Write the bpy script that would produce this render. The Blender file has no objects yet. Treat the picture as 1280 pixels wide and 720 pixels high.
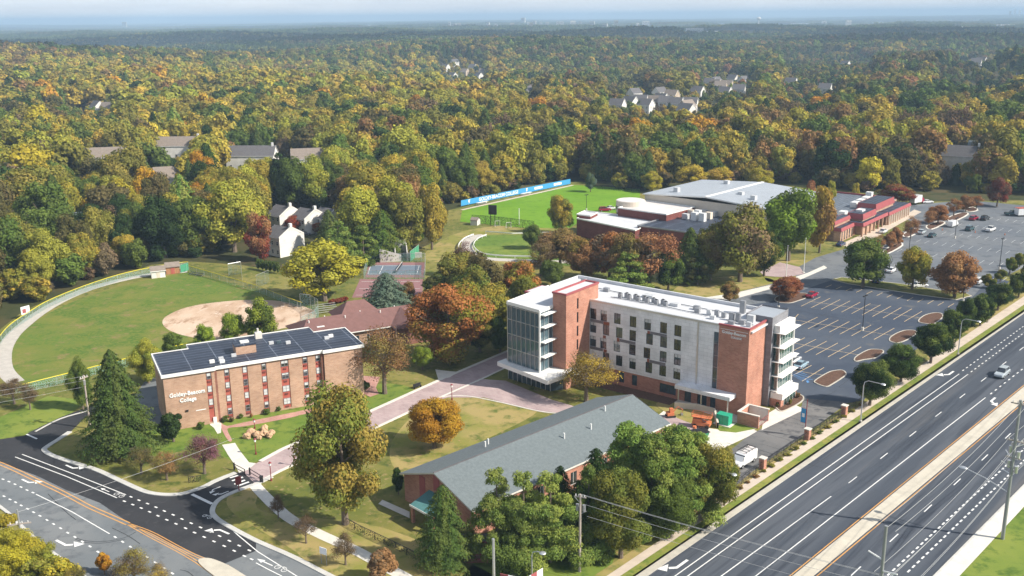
import bpy, math, random
import numpy as np
from mathutils import Vector, Matrix
random.seed(7)
R_ = math.radians
S = bpy.context.scene
C = S.collection

# ------------------------------------------------------------------ camera
CAM_H = 72.0
FPX = 1250.0                       # focal length in pixels of a 1280 px wide frame
PITCH = math.atan((360 - 20) / FPX)
ROLL = R_(0.6)
_F = Vector((0, math.cos(PITCH), -math.sin(PITCH)))
_R0 = Vector((1, 0, 0)); _U0 = _R0.cross(_F)
_R = _R0 * math.cos(ROLL) - _U0 * math.sin(ROLL)
_U = _U0 * math.cos(ROLL) + _R0 * math.sin(ROLL)
cd = bpy.data.cameras.new('camera'); cam = bpy.data.objects.new('camera', cd); C.objects.link(cam)
cam.matrix_world = Matrix(((_R.x, _U.x, -_F.x, 0), (_R.y, _U.y, -_F.y, 0), (_R.z, _U.z, -_F.z, CAM_H), (0, 0, 0, 1)))
cd.sensor_width = 36; cd.lens = 36 * FPX / 1280; cd.clip_start = 1; cd.clip_end = 90000
S.camera = cam

# ------------------------------------------------------------------ light
SUN_EL, SUN_AZ = R_(39), R_(-19)            # azimuth measured from +X
w = bpy.data.worlds.new('World'); S.world = w; w.use_nodes = True
nt = w.node_tree; nt.nodes.clear()
out = nt.nodes.new('ShaderNodeOutputWorld'); bg = nt.nodes.new('ShaderNodeBackground')
sky = nt.nodes.new('ShaderNodeTexSky'); sky.sky_type = 'NISHITA'; sky.sun_disc = False
sky.sun_elevation = SUN_EL; sky.sun_rotation = math.pi / 2 - SUN_AZ
sky.air_density = 1.2; sky.dust_density = 1.0; sky.ozone_density = 1.5; sky.altitude = 100
# thin high overcast drifting over the sky
tc = nt.nodes.new('ShaderNodeTexCoord'); mp = nt.nodes.new('ShaderNodeMapping'); mp.inputs['Scale'].default_value = (3.2, 3.2, 34)
nz = nt.nodes.new('ShaderNodeTexNoise'); nz.inputs['Scale'].default_value = 2.2; nz.inputs['Detail'].default_value = 6; nz.inputs['Roughness'].default_value = .62
cr = nt.nodes.new('ShaderNodeValToRGB')
cr.color_ramp.elements[0].position = .34; cr.color_ramp.elements[0].color = (8.2, 9.1, 10.4, 1)
cr.color_ramp.elements[1].position = .72; cr.color_ramp.elements[1].color = (10.2, 10.6, 11.3, 1)
mx = nt.nodes.new('ShaderNodeMix'); mx.data_type = 'RGBA'; 
gs = nt.nodes.new('ShaderNodeSeparateXYZ'); gm_ = nt.nodes.new('ShaderNodeMapRange')        # veil thins out towards the zenith
gm_.inputs[1].default_value = .05; gm_.inputs[2].default_value = .45; gm_.inputs[3].default_value = .8; gm_.inputs[4].default_value = .3
nt.links.new(tc.outputs['Generated'], gs.inputs[0]); nt.links.new(gs.outputs[2], gm_.inputs[0]); nt.links.new(gm_.outputs[0], mx.inputs[0])
nt.links.new(tc.outputs['Generated'], mp.inputs[0]); nt.links.new(mp.outputs[0], nz.inputs['Vector'])
nt.links.new(nz.outputs[0], cr.inputs[0]); nt.links.new(sky.outputs[0], mx.inputs[6]); nt.links.new(cr.outputs[0], mx.inputs[7])
nt.links.new(mx.outputs[2], bg.inputs['Color']); bg.inputs['Strength'].default_value = .072
nt.links.new(bg.outputs[0], out.inputs[0])
sl = bpy.data.lights.new('sun', 'SUN'); sl.energy = 5.0; sl.angle = R_(.5); sl.color = (1, .93, .82)
so = bpy.data.objects.new('sun', sl); C.objects.link(so)
sdir = Vector((math.cos(SUN_EL) * math.cos(SUN_AZ), math.cos(SUN_EL) * math.sin(SUN_AZ), math.sin(SUN_EL)))
so.rotation_euler = (-sdir).to_track_quat('-Z', 'Y').to_euler(); so.location = sdir * 300
S.view_settings.view_transform = 'Standard'; S.view_settings.look = 'None'
S.view_settings.exposure = 0.6; S.view_settings.gamma = 1; S.view_settings.use_curve_mapping = False
S.cycles.use_denoising = True
S.cycles.max_bounces = 6; S.cycles.diffuse_bounces = 2; S.cycles.glossy_bounces = 3; S.cycles.transmission_bounces = 4
S.cycles.volume_bounces = 0; S.cycles.transparent_max_bounces = 6
S.cycles.use_adaptive_sampling = True; S.cycles.adaptive_threshold = .02

# ------------------------------------------------------------------ survey: where the ray of a photo pixel meets height z
def G(px, py, z=0.0):
    d = _F * FPX + _R * (px - 640) - _U * (py - 360)
    t = (z - CAM_H) / d.z
    return Vector((d.x * t, d.y * t, z))
def GP(pts, z=0.0): return [G(x, y, z) for x, y in pts]
def Z(ox, oy, s, pts): return [(ox + x / s, oy + y / s) for x, y in pts]
def height_at(bx, by, ty):
    b = G(bx, by); lo, hi = .1, 60
    for _ in range(30):
        m = (lo + hi) / 2; v = Vector((b.x, b.y, m - CAM_H))
        y = 360 - FPX * v.dot(_U) / v.dot(_F)
        if y > ty: lo = m
        else: hi = m
    return lo
def pix(p):
    v = Vector((p[0], p[1], p[2] - CAM_H)); f = v.dot(_F)
    return 640 + FPX * v.dot(_R) / f, 360 - FPX * v.dot(_U) / f

# ------------------------------------------------------------------ materials
M = {}
def node_mat(name):
    m = bpy.data.materials.new(name); m.use_nodes = True
    n = m.node_tree; b = n.nodes['Principled BSDF']; M[name] = m
    return m, n, b
def mat(name, col, rough=.8, metal=0, var=.12, scale=1.5, spec=.3, col2=None, bump=0, stretch=(1, 1, 1), detail=5):
    """plain surface with procedural mottling between two near tones"""
    m, n, b = node_mat(name)
    b.inputs['Roughness'].default_value = rough; b.inputs['Metallic'].default_value = metal
    b.inputs['Specular IOR Level'].default_value = spec
    c1 = [max(0, c * (1 - var)) for c in col]; c2 = list(col2) if col2 else [min(1, c * (1 + var)) for c in col]
    t = n.nodes.new('ShaderNodeTexCoord'); mpn = n.nodes.new('ShaderNodeMapping'); mpn.inputs['Scale'].default_value = stretch
    z = n.nodes.new('ShaderNodeTexNoise'); z.inputs['Scale'].default_value = scale; z.inputs['Detail'].default_value = detail
    z.inputs['Roughness'].default_value = .65
    r = n.nodes.new('ShaderNodeValToRGB'); r.color_ramp.elements[0].position = .3; r.color_ramp.elements[1].position = .7
    r.color_ramp.elements[0].color = (*c1, 1); r.color_ramp.elements[1].color = (*c2, 1)
    n.links.new(t.outputs['Object'], mpn.inputs[0]); n.links.new(mpn.outputs[0], z.inputs['Vector'])
    n.links.new(z.outputs[0], r.inputs[0]); n.links.new(r.outputs[0], b.inputs['Base Color'])
    if bump:
        bu = n.nodes.new('ShaderNodeBump'); bu.inputs['Strength'].default_value = bump; bu.inputs['Distance'].default_value = .1
        n.links.new(z.outputs[0], bu.inputs['Height']); n.links.new(bu.outputs[0], b.inputs['Normal'])
    return m
def mat_multi(name, cols, scales, rough=.9, stretch=(1, 1, 1), spec=.2):
    """ground: several noise octaves, each blending towards another tone. cols[0] base, then (colour, lo, hi) per scale"""
    m, n, b = node_mat(name); b.inputs['Roughness'].default_value = rough; b.inputs['Specular IOR Level'].default_value = spec
    t = n.nodes.new('ShaderNodeTexCoord'); mpn = n.nodes.new('ShaderNodeMapping'); mpn.inputs['Scale'].default_value = stretch
    n.links.new(t.outputs['Object'], mpn.inputs[0])
    prev = n.nodes.new('ShaderNodeRGB'); prev.outputs[0].default_value = (*cols[0], 1); prev = prev.outputs[0]
    for k, (c, lo, hi) in enumerate(cols[1:]):
        z = n.nodes.new('ShaderNodeTexNoise'); z.inputs['Scale'].default_value = scales[k]; z.inputs['Detail'].default_value = 4
        z.inputs['Roughness'].default_value = .6
        off = n.nodes.new('ShaderNodeVectorMath'); off.operation = 'ADD'; off.inputs[1].default_value = (17.3 * k, 9.1 * k, 3 * k)
        n.links.new(mpn.outputs[0], off.inputs[0]); n.links.new(off.outputs[0], z.inputs['Vector'])
        mr = n.nodes.new('ShaderNodeMapRange'); mr.inputs[1].default_value = lo; mr.inputs[2].default_value = hi
        x = n.nodes.new('ShaderNodeMix'); x.data_type = 'RGBA'; x.inputs[7].default_value = (*c, 1)
        n.links.new(z.outputs[0], mr.inputs[0]); n.links.new(mr.outputs[0], x.inputs[0]); n.links.new(prev, x.inputs[6]); prev = x.outputs[2]
    n.links.new(prev, b.inputs['Base Color'])
    return m
def mat_brick(name, c1, c2, mortar, scale=1.0, bw=.5, rh=.16, rough=.85, ms=.012, vary=(1, 1, 1)):
    """courses of brick on walls of any heading: the horizontal coordinate is x+y of the wall's own space"""
    m, n, b = node_mat(name); b.inputs['Roughness'].default_value = rough; b.inputs['Specular IOR Level'].default_value = .2
    t = n.nodes.new('ShaderNodeTexCoord'); s = n.nodes.new('ShaderNodeSeparateXYZ'); a = n.nodes.new('ShaderNodeMath'); a.operation = 'ADD'
    c = n.nodes.new('ShaderNodeCombineXYZ'); br = n.nodes.new('ShaderNodeTexBrick')
    n.links.new(t.outputs['Object'], s.inputs[0]); n.links.new(s.outputs[0], a.inputs[0]); n.links.new(s.outputs[1], a.inputs[1])
    n.links.new(a.outputs[0], c.inputs[0]); n.links.new(s.outputs[2], c.inputs[1]); n.links.new(c.outputs[0], br.inputs['Vector'])
    br.inputs['Scale'].default_value = scale; br.inputs['Brick Width'].default_value = bw; br.inputs['Row Height'].default_value = rh
    br.inputs['Mortar Size'].default_value = ms; br.inputs['Color1'].default_value = (*c1, 1); br.inputs['Color2'].default_value = (*c2, 1)
    br.inputs['Mortar'].default_value = (*mortar, 1)
    z = n.nodes.new('ShaderNodeTexNoise'); z.inputs['Scale'].default_value = .35; z.inputs['Detail'].default_value = 6
    mr = n.nodes.new('ShaderNodeMapRange'); mr.inputs[1].default_value = .3; mr.inputs[2].default_value = .7; mr.inputs[3].default_value = .82; mr.inputs[4].default_value = 1.14
    vm = n.nodes.new('ShaderNodeVectorMath'); vm.operation = 'SCALE'
    n.links.new(t.outputs['Object'], z.inputs['Vector']); n.links.new(z.outputs[0], mr.inputs[0])
    n.links.new(br.outputs[0], vm.inputs[0]); n.links.new(mr.outputs[0], vm.inputs['Scale']); n.links.new(vm.outputs[0], b.inputs['Base Color'])
    return m
def mat_plain(name, col, rough=.5, metal=0, spec=.5, **kw):
    return mat(name, col, rough, metal, var=kw.get('var', .05), scale=kw.get('scale', 3), spec=spec)
def mat_glass(name, col, rough=.06, spec=1.0):
    m, n, b = node_mat(name)
    b.inputs['Roughness'].default_value = rough; b.inputs['Specular IOR Level'].default_value = spec; b.inputs['IOR'].default_value = 1.6
    t = n.nodes.new('ShaderNodeTexCoord'); z = n.nodes.new('ShaderNodeTexNoise'); z.inputs['Scale'].default_value = .45; z.inputs['Detail'].default_value = 3
    r = n.nodes.new('ShaderNodeValToRGB'); r.color_ramp.elements[0].position = .35; r.color_ramp.elements[1].position = .68
    r.color_ramp.elements[0].color = (*[c * .5 for c in col], 1); r.color_ramp.elements[1].color = (*[c * 1.6 for c in col], 1)
    n.links.new(t.outputs['Object'], z.inputs['Vector']); n.links.new(z.outputs[0], r.inputs[0]); n.links.new(r.outputs[0], b.inputs['Base Color'])
    bu = n.nodes.new('ShaderNodeBump'); bu.inputs['Strength'].default_value = .06; bu.inputs['Distance'].default_value = .3
    n.links.new(z.outputs[0], bu.inputs['Height']); n.links.new(bu.outputs[0], b.inputs['Normal'])
    return m

# grounds
mat_multi('grass', [(.12, .135, .026), ((.21, .19, .05), .4, .58), ((.07, .095, .018), .5, .66), ((.27, .2, .09), .56, .7)], [.05, .35, 1.1])
mat_multi('grass_fresh', [(.11, .18, .026), ((.19, .23, .04), .4, .62), ((.07, .125, .018), .5, .68)], [.06, .5])
mat_multi('grass_dry', [(.21, .21, .045), ((.33, .26, .1), .4, .58), ((.1, .13, .025), .52, .7), ((.3, .21, .1), .56, .72)], [.09, .4, 1.3])
mat_multi('verge_grass', [(.16, .2, .035), ((.25, .24, .06), .42, .62), ((.1, .15, .025), .5, .68)], [.25, 1.2])
mat_multi('turf', [(.12, .25, .014), ((.15, .28, .02), .4, .6), ((.1, .215, .012), .5, .7)], [.05, .3], stretch=(1, 1, 1))
mat_multi('ballfield', [(.095, .16, .025), ((.18, .18, .04), .42, .58), ((.07, .135, .018), .46, .6), ((.24, .17, .08), .56, .7), ((.14, .17, .03), .45, .6)], [.03, .13, .28, 1.1])
mat_multi('infield', [(.45, .31, .21), ((.57, .43, .32), .42, .58), ((.34, .22, .14), .54, .66), ((.62, .5, .4), .58, .7)], [.1, .35, .9], stretch=(1, .45, 1))
mat_multi('forest_floor', [(.05, .055, .018), ((.09, .07, .03), .45, .6), ((.035, .045, .014), .5, .65), ((.3, .28, .19), .56, .64)], [.03, .2, .0016])
mat_multi('asphalt_fresh', [(.032, .033, .037), ((.046, .046, .05), .4, .65), ((.06, .06, .062), .58, .75)], [.12, .8], rough=.85)
mat_multi('asphalt_aged', [(.15, .165, .175), ((.19, .2, .205), .4, .62), ((.11, .12, .13), .52, .7)], [.08, .5], rough=.9)
mat_multi('asphalt_lot', [(.052, .066, .094), ((.078, .092, .118), .42, .62), ((.12, .12, .12), .6, .76)], [.05, .22], rough=.8)
mat_multi('asphalt_upper_lot', [(.125, .14, .16), ((.165, .175, .185), .4, .62), ((.09, .1, .115), .52, .7)], [.05, .3], rough=.85)
mat_multi('asphalt_drive', [(.13, .13, .13), ((.19, .185, .18), .4, .62), ((.085, .085, .09), .52, .7)], [.09, .6], rough=.85)
mat('concrete', (.45, .42, .36), .9, var=.14, scale=.6)
mat('concrete_pale', (.62, .59, .53), .9, var=.1, scale=.7)
mat('median_concrete', (.5, .46, .38), .9, var=.13, scale=.4)
mat('walk_concrete', (.52, .44, .36), .9, var=.12, scale=.5)
mat('kerb_concrete', (.5, .49, .46), .9, var=.12, scale=.7)
mat('track_gravel', (.45, .42, .38), .95, var=.12, scale=.7)
mat('mulch', (.11, .06, .04), .95, var=.4, scale=3)
mat('bed_soil', (.16, .095, .06), .95, var=.35, scale=2.5)
mat('paint_white', (.72, .72, .7), .6, var=.12, scale=2.5)
mat('paint_white_worn', (.5, .5, .49), .7, var=.3, scale=2.5)
mat('paint_yellow', (.62, .36, .07), .6, var=.2, scale=1.5)
mat('paint_orange', (.6, .31, .09), .6, var=.15, scale=1)
mat('paint_buff', (.54, .41, .24), .7, var=.3, scale=1.2)
mat('paint_blue', (.1, .25, .5), .6, var=.15)
def mat_pavers(name, c1, c2, mortar):
    m, n, b = node_mat(name); b.inputs['Roughness'].default_value = .85
    t = n.nodes.new('ShaderNodeTexCoord'); mpn = n.nodes.new('ShaderNodeMapping'); mpn.inputs['Rotation'].default_value = (0, 0, R_(35))
    br = n.nodes.new('ShaderNodeTexBrick'); br.inputs['Scale'].default_value = 1; br.inputs['Brick Width'].default_value = .9; br.inputs['Row Height'].default_value = .45
    br.inputs['Mortar Size'].default_value = .03; br.inputs['Color1'].default_value = (*c1, 1); br.inputs['Color2'].default_value = (*c2, 1); br.inputs['Mortar'].default_value = (*mortar, 1)
    n.links.new(t.outputs['Object'], mpn.inputs[0]); n.links.new(mpn.outputs[0], br.inputs['Vector'])
    z = n.nodes.new('ShaderNodeTexNoise'); z.inputs['Scale'].default_value = .3; z.inputs['Detail'].default_value = 5
    mr = n.nodes.new('ShaderNodeMapRange'); mr.inputs[1].default_value = .3; mr.inputs[2].default_value = .7; mr.inputs[3].default_value = .85; mr.inputs[4].default_value = 1.12
    vm = n.nodes.new('ShaderNodeVectorMath'); vm.operation = 'SCALE'
    n.links.new(t.outputs['Object'], z.inputs['Vector']); n.links.new(z.outputs[0], mr.inputs[0])
    n.links.new(br.outputs[0], vm.inputs[0]); n.links.new(mr.outputs[0], vm.inputs['Scale']); n.links.new(vm.outputs[0], b.inputs['Base Color'])
mat_pavers('pavers', (.36, .26, .26), (.42, .32, .31), (.4, .34, .33))
mat_pavers('pavers_red', (.4, .19, .16), (.46, .25, .2), (.42, .3, .26))
# buildings
mat_brick('brick_tan', (.38, .225, .15), (.46, .295, .205), (.46, .36, .29), bw=.6, rh=.2)
mat_brick('brick_red', (.36, .155, .105), (.45, .215, .15), (.43, .3, .24), bw=.6, rh=.2)
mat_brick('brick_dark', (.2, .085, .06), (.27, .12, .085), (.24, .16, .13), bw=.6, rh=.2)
mat_brick('brick_maroon', (.16, .045, .04), (.2, .065, .055), (.17, .09, .08), bw=.6, rh=.2)
mat_brick('panel_grey', (.68, .69, .7), (.74, .74, .75), (.5, .5, .51), bw=1.6, rh=.72, ms=.02)
mat_brick('block_grey', (.5, .48, .44), (.56, .54, .5), (.42, .4, .37), bw=1, rh=.5)
mat_brick('siding_white', (.7, .68, .63), (.75, .73, .68), (.55, .53, .5), bw=30, rh=.22, ms=.02)
mat_brick('siding_tan', (.45, .36, .27), (.5, .41, .32), (.33, .27, .2), bw=30, rh=.22, ms=.02)
mat_brick('siding_wood', (.34, .17, .08), (.42, .22, .11), (.2, .1, .05), bw=.25, rh=30, ms=.02)
mat('wall_cream', (.62, .55, .46), .9, var=.06, scale=.4)
mat('accent_red', (.24, .08, .045), .6, var=.12, scale=1)
mat_brick('panel_charcoal', (.2, .2, .22), (.23, .23, .25), (.14, .14, .15), bw=1.6, rh=.72, ms=.02)
mat('spandrel_red', (.38, .1, .075), .6, var=.12, scale=1)
mat('panel_dark', (.16, .15, .16), .6, var=.1, scale=1)
mat('trim_red', (.32, .085, .09), .55, var=.1, scale=.6)
mat('trim_white', (.75, .74, .71), .6, var=.05, scale=1)
mat('roof_membrane', (.55, .56, .58), .7, var=.1, scale=.35)
mat('roof_membrane_old', (.6, .57, .55), .8, var=.16, scale=.3)
mat('roof_metal', (.33, .36, .4), .45, var=.06, scale=.2, spec=.5)
mat_brick('roof_panels', (.035, .042, .06), (.05, .058, .08), (.15, .165, .19), bw=2.2, rh=1.1, ms=.05)
def _flatbrick(name, c1, c2, mortar, bw, rh, ms):
    m, n, b = node_mat(name); b.inputs['Roughness'].default_value = .55
    t = n.nodes.new('ShaderNodeTexCoord'); br = n.nodes.new('ShaderNodeTexBrick'); br.offset = 0
    br.inputs['Scale'].default_value = 1; br.inputs['Brick Width'].default_value = bw; br.inputs['Row Height'].default_value = rh; br.inputs['Mortar Size'].default_value = ms
    br.inputs['Color1'].default_value = (*c1, 1); br.inputs['Color2'].default_value = (*c2, 1); br.inputs['Mortar'].default_value = (*mortar, 1)
    n.links.new(t.outputs['Object'], br.inputs['Vector'])
    z = n.nodes.new('ShaderNodeTexNoise'); z.inputs['Scale'].default_value = .4; z.inputs['Detail'].default_value = 6
    mr = n.nodes.new('ShaderNodeMapRange'); mr.inputs[1].default_value = .3; mr.inputs[2].default_value = .7; mr.inputs[3].default_value = .75; mr.inputs[4].default_value = 1.3
    vm = n.nodes.new('ShaderNodeVectorMath'); vm.operation = 'SCALE'
    n.links.new(t.outputs['Object'], z.inputs['Vector']); n.links.new(z.outputs[0], mr.inputs[0])
    n.links.new(br.outputs[0], vm.inputs[0]); n.links.new(mr.outputs[0], vm.inputs['Scale']); n.links.new(vm.outputs[0], b.inputs['Base Color'])
_flatbrick('roof_black', (.016, .022, .04), (.024, .033, .055), (.12, .14, .18), 5.2, 1.5, .09)
_flatbrick('roof_solar', (.07, .09, .12), (.1, .12, .15), (.2, .22, .25), 2.0, 1.4, .12)
mat('shingle_grey', (.135, .16, .168), .9, var=.16, scale=2.2, bump=.2)
mat('shingle_maroon', (.18, .095, .085), .9, var=.14, scale=.9, bump=.2)
mat('shingle_dark', (.12, .115, .12), .9, var=.18, scale=1.4)
mat('shingle_brown', (.23, .19, .16), .9, var=.16, scale=1.2)
mat('shingle_teal', (.08, .2, .2), .7, var=.12, scale=1)
mat_glass('glass_dark', (.02, .026, .034)); mat_glass('glass_blue', (.045, .07, .09), rough=.03); mat_glass('glass_green', (.03, .07, .065))
mat('blind', (.55, .56, .56), .8, var=.1, scale=2)
mat_plain('metal_silver', (.6, .61, .62), .35, .7); mat_plain('metal_grey', (.3, .31, .33), .5, .4); mat_plain('metal_black', (.02, .02, .024), .5, .2)
mat_plain('metal_white', (.78, .78, .76), .4, .1); mat_plain('pole_wood', (.36, .31, .27), .9); mat_plain('pole_red', (.22, .035, .04), .5)
mat_plain('paint_green_box', (.02, .32, .19), .5); mat_plain('lift_orange', (.55, .17, .07), .5); mat_plain('rubber', (.02, .02, .02), .9)
mat_plain('sign_blue', (.04, .28, .55), .6); mat_plain('sign_white', (.8, .8, .8), .6); mat_plain('fence_yellow', (.68, .57, .03), .5)
mat_plain('sandstone', (.48, .31, .19), .9, var=.2, scale=1)
mat_plain('tennis_blue', (.13, .165, .21), .8); mat_plain('tennis_red', (.25, .125, .125), .8)
mat_plain('lamp_lens', (.75, .77, .8), .2); mat_plain('tail_red', (.4, .01, .01), .3); mat_plain('cable', (.5, .5, .5), .5, .3)
mat_plain('screen_green', (.05, .25, .14), .8); mat_plain('hvac', (.55, .56, .57), .5, .2, var=.15)
def car_paint(name, col):
    m = mat(name, col, .25, .1, var=.03, scale=2, spec=.6); m.node_tree.nodes['Principled BSDF'].inputs['Coat Weight'].default_value = .6; return m
for nme, col in dict(white=(.75, .76, .76), silver=(.42, .47, .5), black=(.02, .022, .026), teal=(.02, .07, .08), red=(.3, .01, .04), navy=(.015, .04, .12), blue=(.05, .12, .28), grey=(.14, .15, .17), pale_blue=(.3, .42, .5)).items():
    car_paint('car_' + nme, col)
def mesh_screen(name, col, dens, cell=.25):
    """chain link: wire mesh as real alpha pattern"""
    m, n, b = node_mat(name); b.inputs['Base Color'].default_value = (*col, 1); b.inputs['Roughness'].default_value = .6
    t = n.nodes.new('ShaderNodeTexCoord'); z = n.nodes.new('ShaderNodeTexNoise'); z.inputs['Scale'].default_value = 1 / cell * 2; z.inputs['Detail'].default_value = 0
    mr = n.nodes.new('ShaderNodeMath'); mr.operation = 'LESS_THAN'; mr.inputs[1].default_value = .5 + (dens - .5) * .35
    n.links.new(t.outputs['Object'], z.inputs['Vector']); n.links.new(z.outputs[0], mr.inputs[0]); n.links.new(mr.outputs[0], b.inputs['Alpha'])
mesh_screen('chain_link', (.2, .34, .3), .3); mesh_screen('net', (.12, .16, .13), .3); mesh_screen('black_bars', (.01, .01, .012), .35)

# ------------------------------------------------------------------ mesh building
class MB:
    def __init__(s): s.v = []; s.f = []; s.m = []; s.cur = 0
    def add(s, vs, fs):
        o = len(s.v); s.v.extend([tuple(v) for v in vs]); s.f.extend([tuple(i + o for i in f) for f in fs]); s.m.extend([s.cur] * len(fs)); return s
    def mat(s, i): s.cur = i; return s
    def box(s, x0, x1, y0, y1, z0, z1):
        if x1 < x0: x0, x1 = x1, x0
        if y1 < y0: y0, y1 = y1, y0
        return s.add([(x0, y0, z0), (x1, y0, z0), (x1, y1, z0), (x0, y1, z0), (x0, y0, z1), (x1, y0, z1), (x1, y1, z1), (x0, y1, z1)],
                     [(0, 3, 2, 1), (4, 5, 6, 7), (0, 1, 5, 4), (1, 2, 6, 5), (2, 3, 7, 6), (3, 0, 4, 7)])
    def poly(s, pts, z=None):
        return s.add([(p[0], p[1], p[2] if z is None else z) for p in pts], [tuple(range(len(pts)))])
    def prism(s, pts, z0, z1, top=True, bottom=False):
        n = len(pts); a = sum(pts[i][0] * pts[(i + 1) % n][1] - pts[(i + 1) % n][0] * pts[i][1] for i in range(n))
        if a < 0: pts = pts[::-1]
        vs = [(p[0], p[1], z0) for p in pts] + [(p[0], p[1], z1) for p in pts]
        fs = [(i, (i + 1) % n, n + (i + 1) % n, n + i) for i in range(n)]
        if top: fs.append(tuple(range(n, 2 * n)))
        if bottom: fs.append(tuple(range(n - 1, -1, -1)))
        return s.add(vs, fs)
    def tube(s, pts, r, n=6, cap=True):
        pts = [Vector(p) for p in pts]; rs = r if isinstance(r, (list, tuple)) else [r] * len(pts)
        vs, fs = [], []
        for i, p in enumerate(pts):
            d = (pts[min(i + 1, len(pts) - 1)] - pts[max(i - 1, 0)]).normalized()
            a = d.orthogonal().normalized() if abs(d.z) < .95 else Vector((1, 0, 0)); b = d.cross(a).normalized(); a = b.cross(d)
            for k in range(n):
                t = 2 * math.pi * k / n; vs.append(p + (a * math.cos(t) + b * math.sin(t)) * rs[i])
        for i in range(len(pts) - 1):
            for k in range(n): fs.append((i * n + k, i * n + (k + 1) % n, (i + 1) * n + (k + 1) % n, (i + 1) * n + k))
        if cap: fs.append(tuple(range(n - 1, -1, -1))); fs.append(tuple(range((len(pts) - 1) * n, len(pts) * n)))
        return s.add(vs, fs)
    def cyl(s, x, y, z0, z1, r, n=12, r2=None): return s.tube([(x, y, z0), (x, y, z1)], [r, r if r2 is None else r2], n)
    def ball(s, c, r, n=8, sq=(1, 1, 1)):
        vs, fs = [], []
        for i in range(n + 1):
            ph = math.pi * i / n
            for k in range(n * 2):
                th = math.pi * k / n; vs.append((c[0] + r * sq[0] * math.sin(ph) * math.cos(th), c[1] + r * sq[1] * math.sin(ph) * math.sin(th), c[2] + r * sq[2] * math.cos(ph)))
        for i in range(n):
            for k in range(n * 2): fs.append((i * 2 * n + k, (i + 1) * 2 * n + k, (i + 1) * 2 * n + (k + 1) % (2 * n), i * 2 * n + (k + 1) % (2 * n)))
        return s.add(vs, fs)
    def wall(s, p0, p1, z0, z1, holes=(), depth=.25):
        """wall face from p0 to p1 (outside on the right-hand side of travel), with real recessed openings (u0,u1,z0,z1)"""
        a = Vector((p0[0], p0[1], 0)); d = Vector((p1[0], p1[1], 0)) - a; L = d.length; d.normalize(); inn = Vector((-d.y, d.x, 0))
        us = sorted({0, L, *[round(h[0], 4) for h in holes], *[round(h[1], 4) for h in holes]}); zs = sorted({z0, z1, *[round(h[2], 4) for h in holes], *[round(h[3], 4) for h in holes]})
        us = [u for u in us if 0 <= u <= L]; zs = [z for z in zs if z0 <= z <= z1]
        P = lambda u, z, k=0: tuple(a + d * u + inn * k + Vector((0, 0, z)))
        for i in range(len(us) - 1):
            for j in range(len(zs) - 1):
                cu, cz = (us[i] + us[i + 1]) / 2, (zs[j] + zs[j + 1]) / 2
                if any(h[0] < cu < h[1] and h[2] < cz < h[3] for h in holes): continue
                s.add([P(us[i], zs[j]), P(us[i + 1], zs[j]), P(us[i + 1], zs[j + 1]), P(us[i], zs[j + 1])], [(0, 1, 2, 3)])
        for h in holes:
            u0, u1, a0, a1 = h[:4]
            for q in ([(u0, a0), (u1, a0)], [(u1, a0), (u1, a1)], [(u1, a1), (u0, a1)], [(u0, a1), (u0, a0)]):
                s.add([P(*q[0]), P(*q[1]), P(*q[1], depth), P(*q[0], depth)], [(3, 2, 1, 0)])
        return s
    def mesh(s, name, mats):
        me = bpy.data.meshes.new(name); me.from_pydata(s.v, [], s.f)
        for m in (mats if isinstance(mats, (list, tuple)) else [mats]): me.materials.append(M[m] if isinstance(m, str) else m)
        if any(s.m): me.polygons.foreach_set('material_index', s.m)
        me.update(); return me
    def build(s, name, mats, parent=None, loc=None, rot=0):
        o = bpy.data.objects.new(name, s.mesh(name, mats)); C.objects.link(o)
        if parent: o.parent = parent
        if loc is not None: o.location = loc
        if rot: o.rotation_euler = (0, 0, rot)
        return o
def tag(o, label=None, cat=None, group=None, kind=None):
    if label: o['label'] = label
    if cat: o['category'] = cat
    if group: o['group'] = group
    if kind: o['kind'] = kind
    return o
def thing(name, label, cat, loc=(0, 0, 0), rot=0, group=None):
    o = bpy.data.objects.new(name, None); C.objects.link(o); o.location = loc; o.rotation_euler = (0, 0, rot); o.empty_display_size = .3
    return tag(o, label, cat, group)
def kids(o): return [c for c in bpy.data.objects if c.parent == o]
def dup(o, loc=None, rot=None, label=None, scale=None, _p=None, _k=None):
    c = o.copy(); C.objects.link(c)
    if _p is not None: c.parent = _p
    for ch in (CHILD.get(o.name) or CHILD.setdefault(o.name, kids(o))): dup(ch, _p=c)
    if loc is not None: c.location = loc
    if rot is not None: c.rotation_euler = (0, 0, rot)
    if scale is not None: c.scale = scale
    if label: c['label'] = label
    return c
CHILD = {}
def smooth(pts, n=6, closed=False):
    """Catmull-Rom through the points"""
    pts = [Vector(p) for p in pts]; out = []; m = len(pts)
    rng = range(m if closed else m - 1)
    for i in rng:
        if closed: p = [pts[(i + k) % m] for k in (-1, 0, 1, 2)]
        else: p = [pts[max(i - 1, 0)], pts[i], pts[i + 1], pts[min(i + 2, m - 1)]]
        for k in range(n):
            t = k / n
            out.append(.5 * ((2 * p[1]) + (-p[0] + p[2]) * t + (2 * p[0] - 5 * p[1] + 4 * p[2] - p[3]) * t * t + (-p[0] + 3 * p[1] - 3 * p[2] + p[3]) * t ** 3))
    if not closed: out.append(pts[-1])
    return out
def offsets(pts, closed=False):
    n = len(pts); o = []
    for i in range(n):
        a = pts[(i - 1) % n] if closed or i else pts[0]; b = pts[(i + 1) % n] if closed or i < n - 1 else pts[-1]
        d = Vector((b[0] - a[0], b[1] - a[1])); d.normalize(); o.append(Vector((-d.y, d.x)))
    return o
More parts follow.
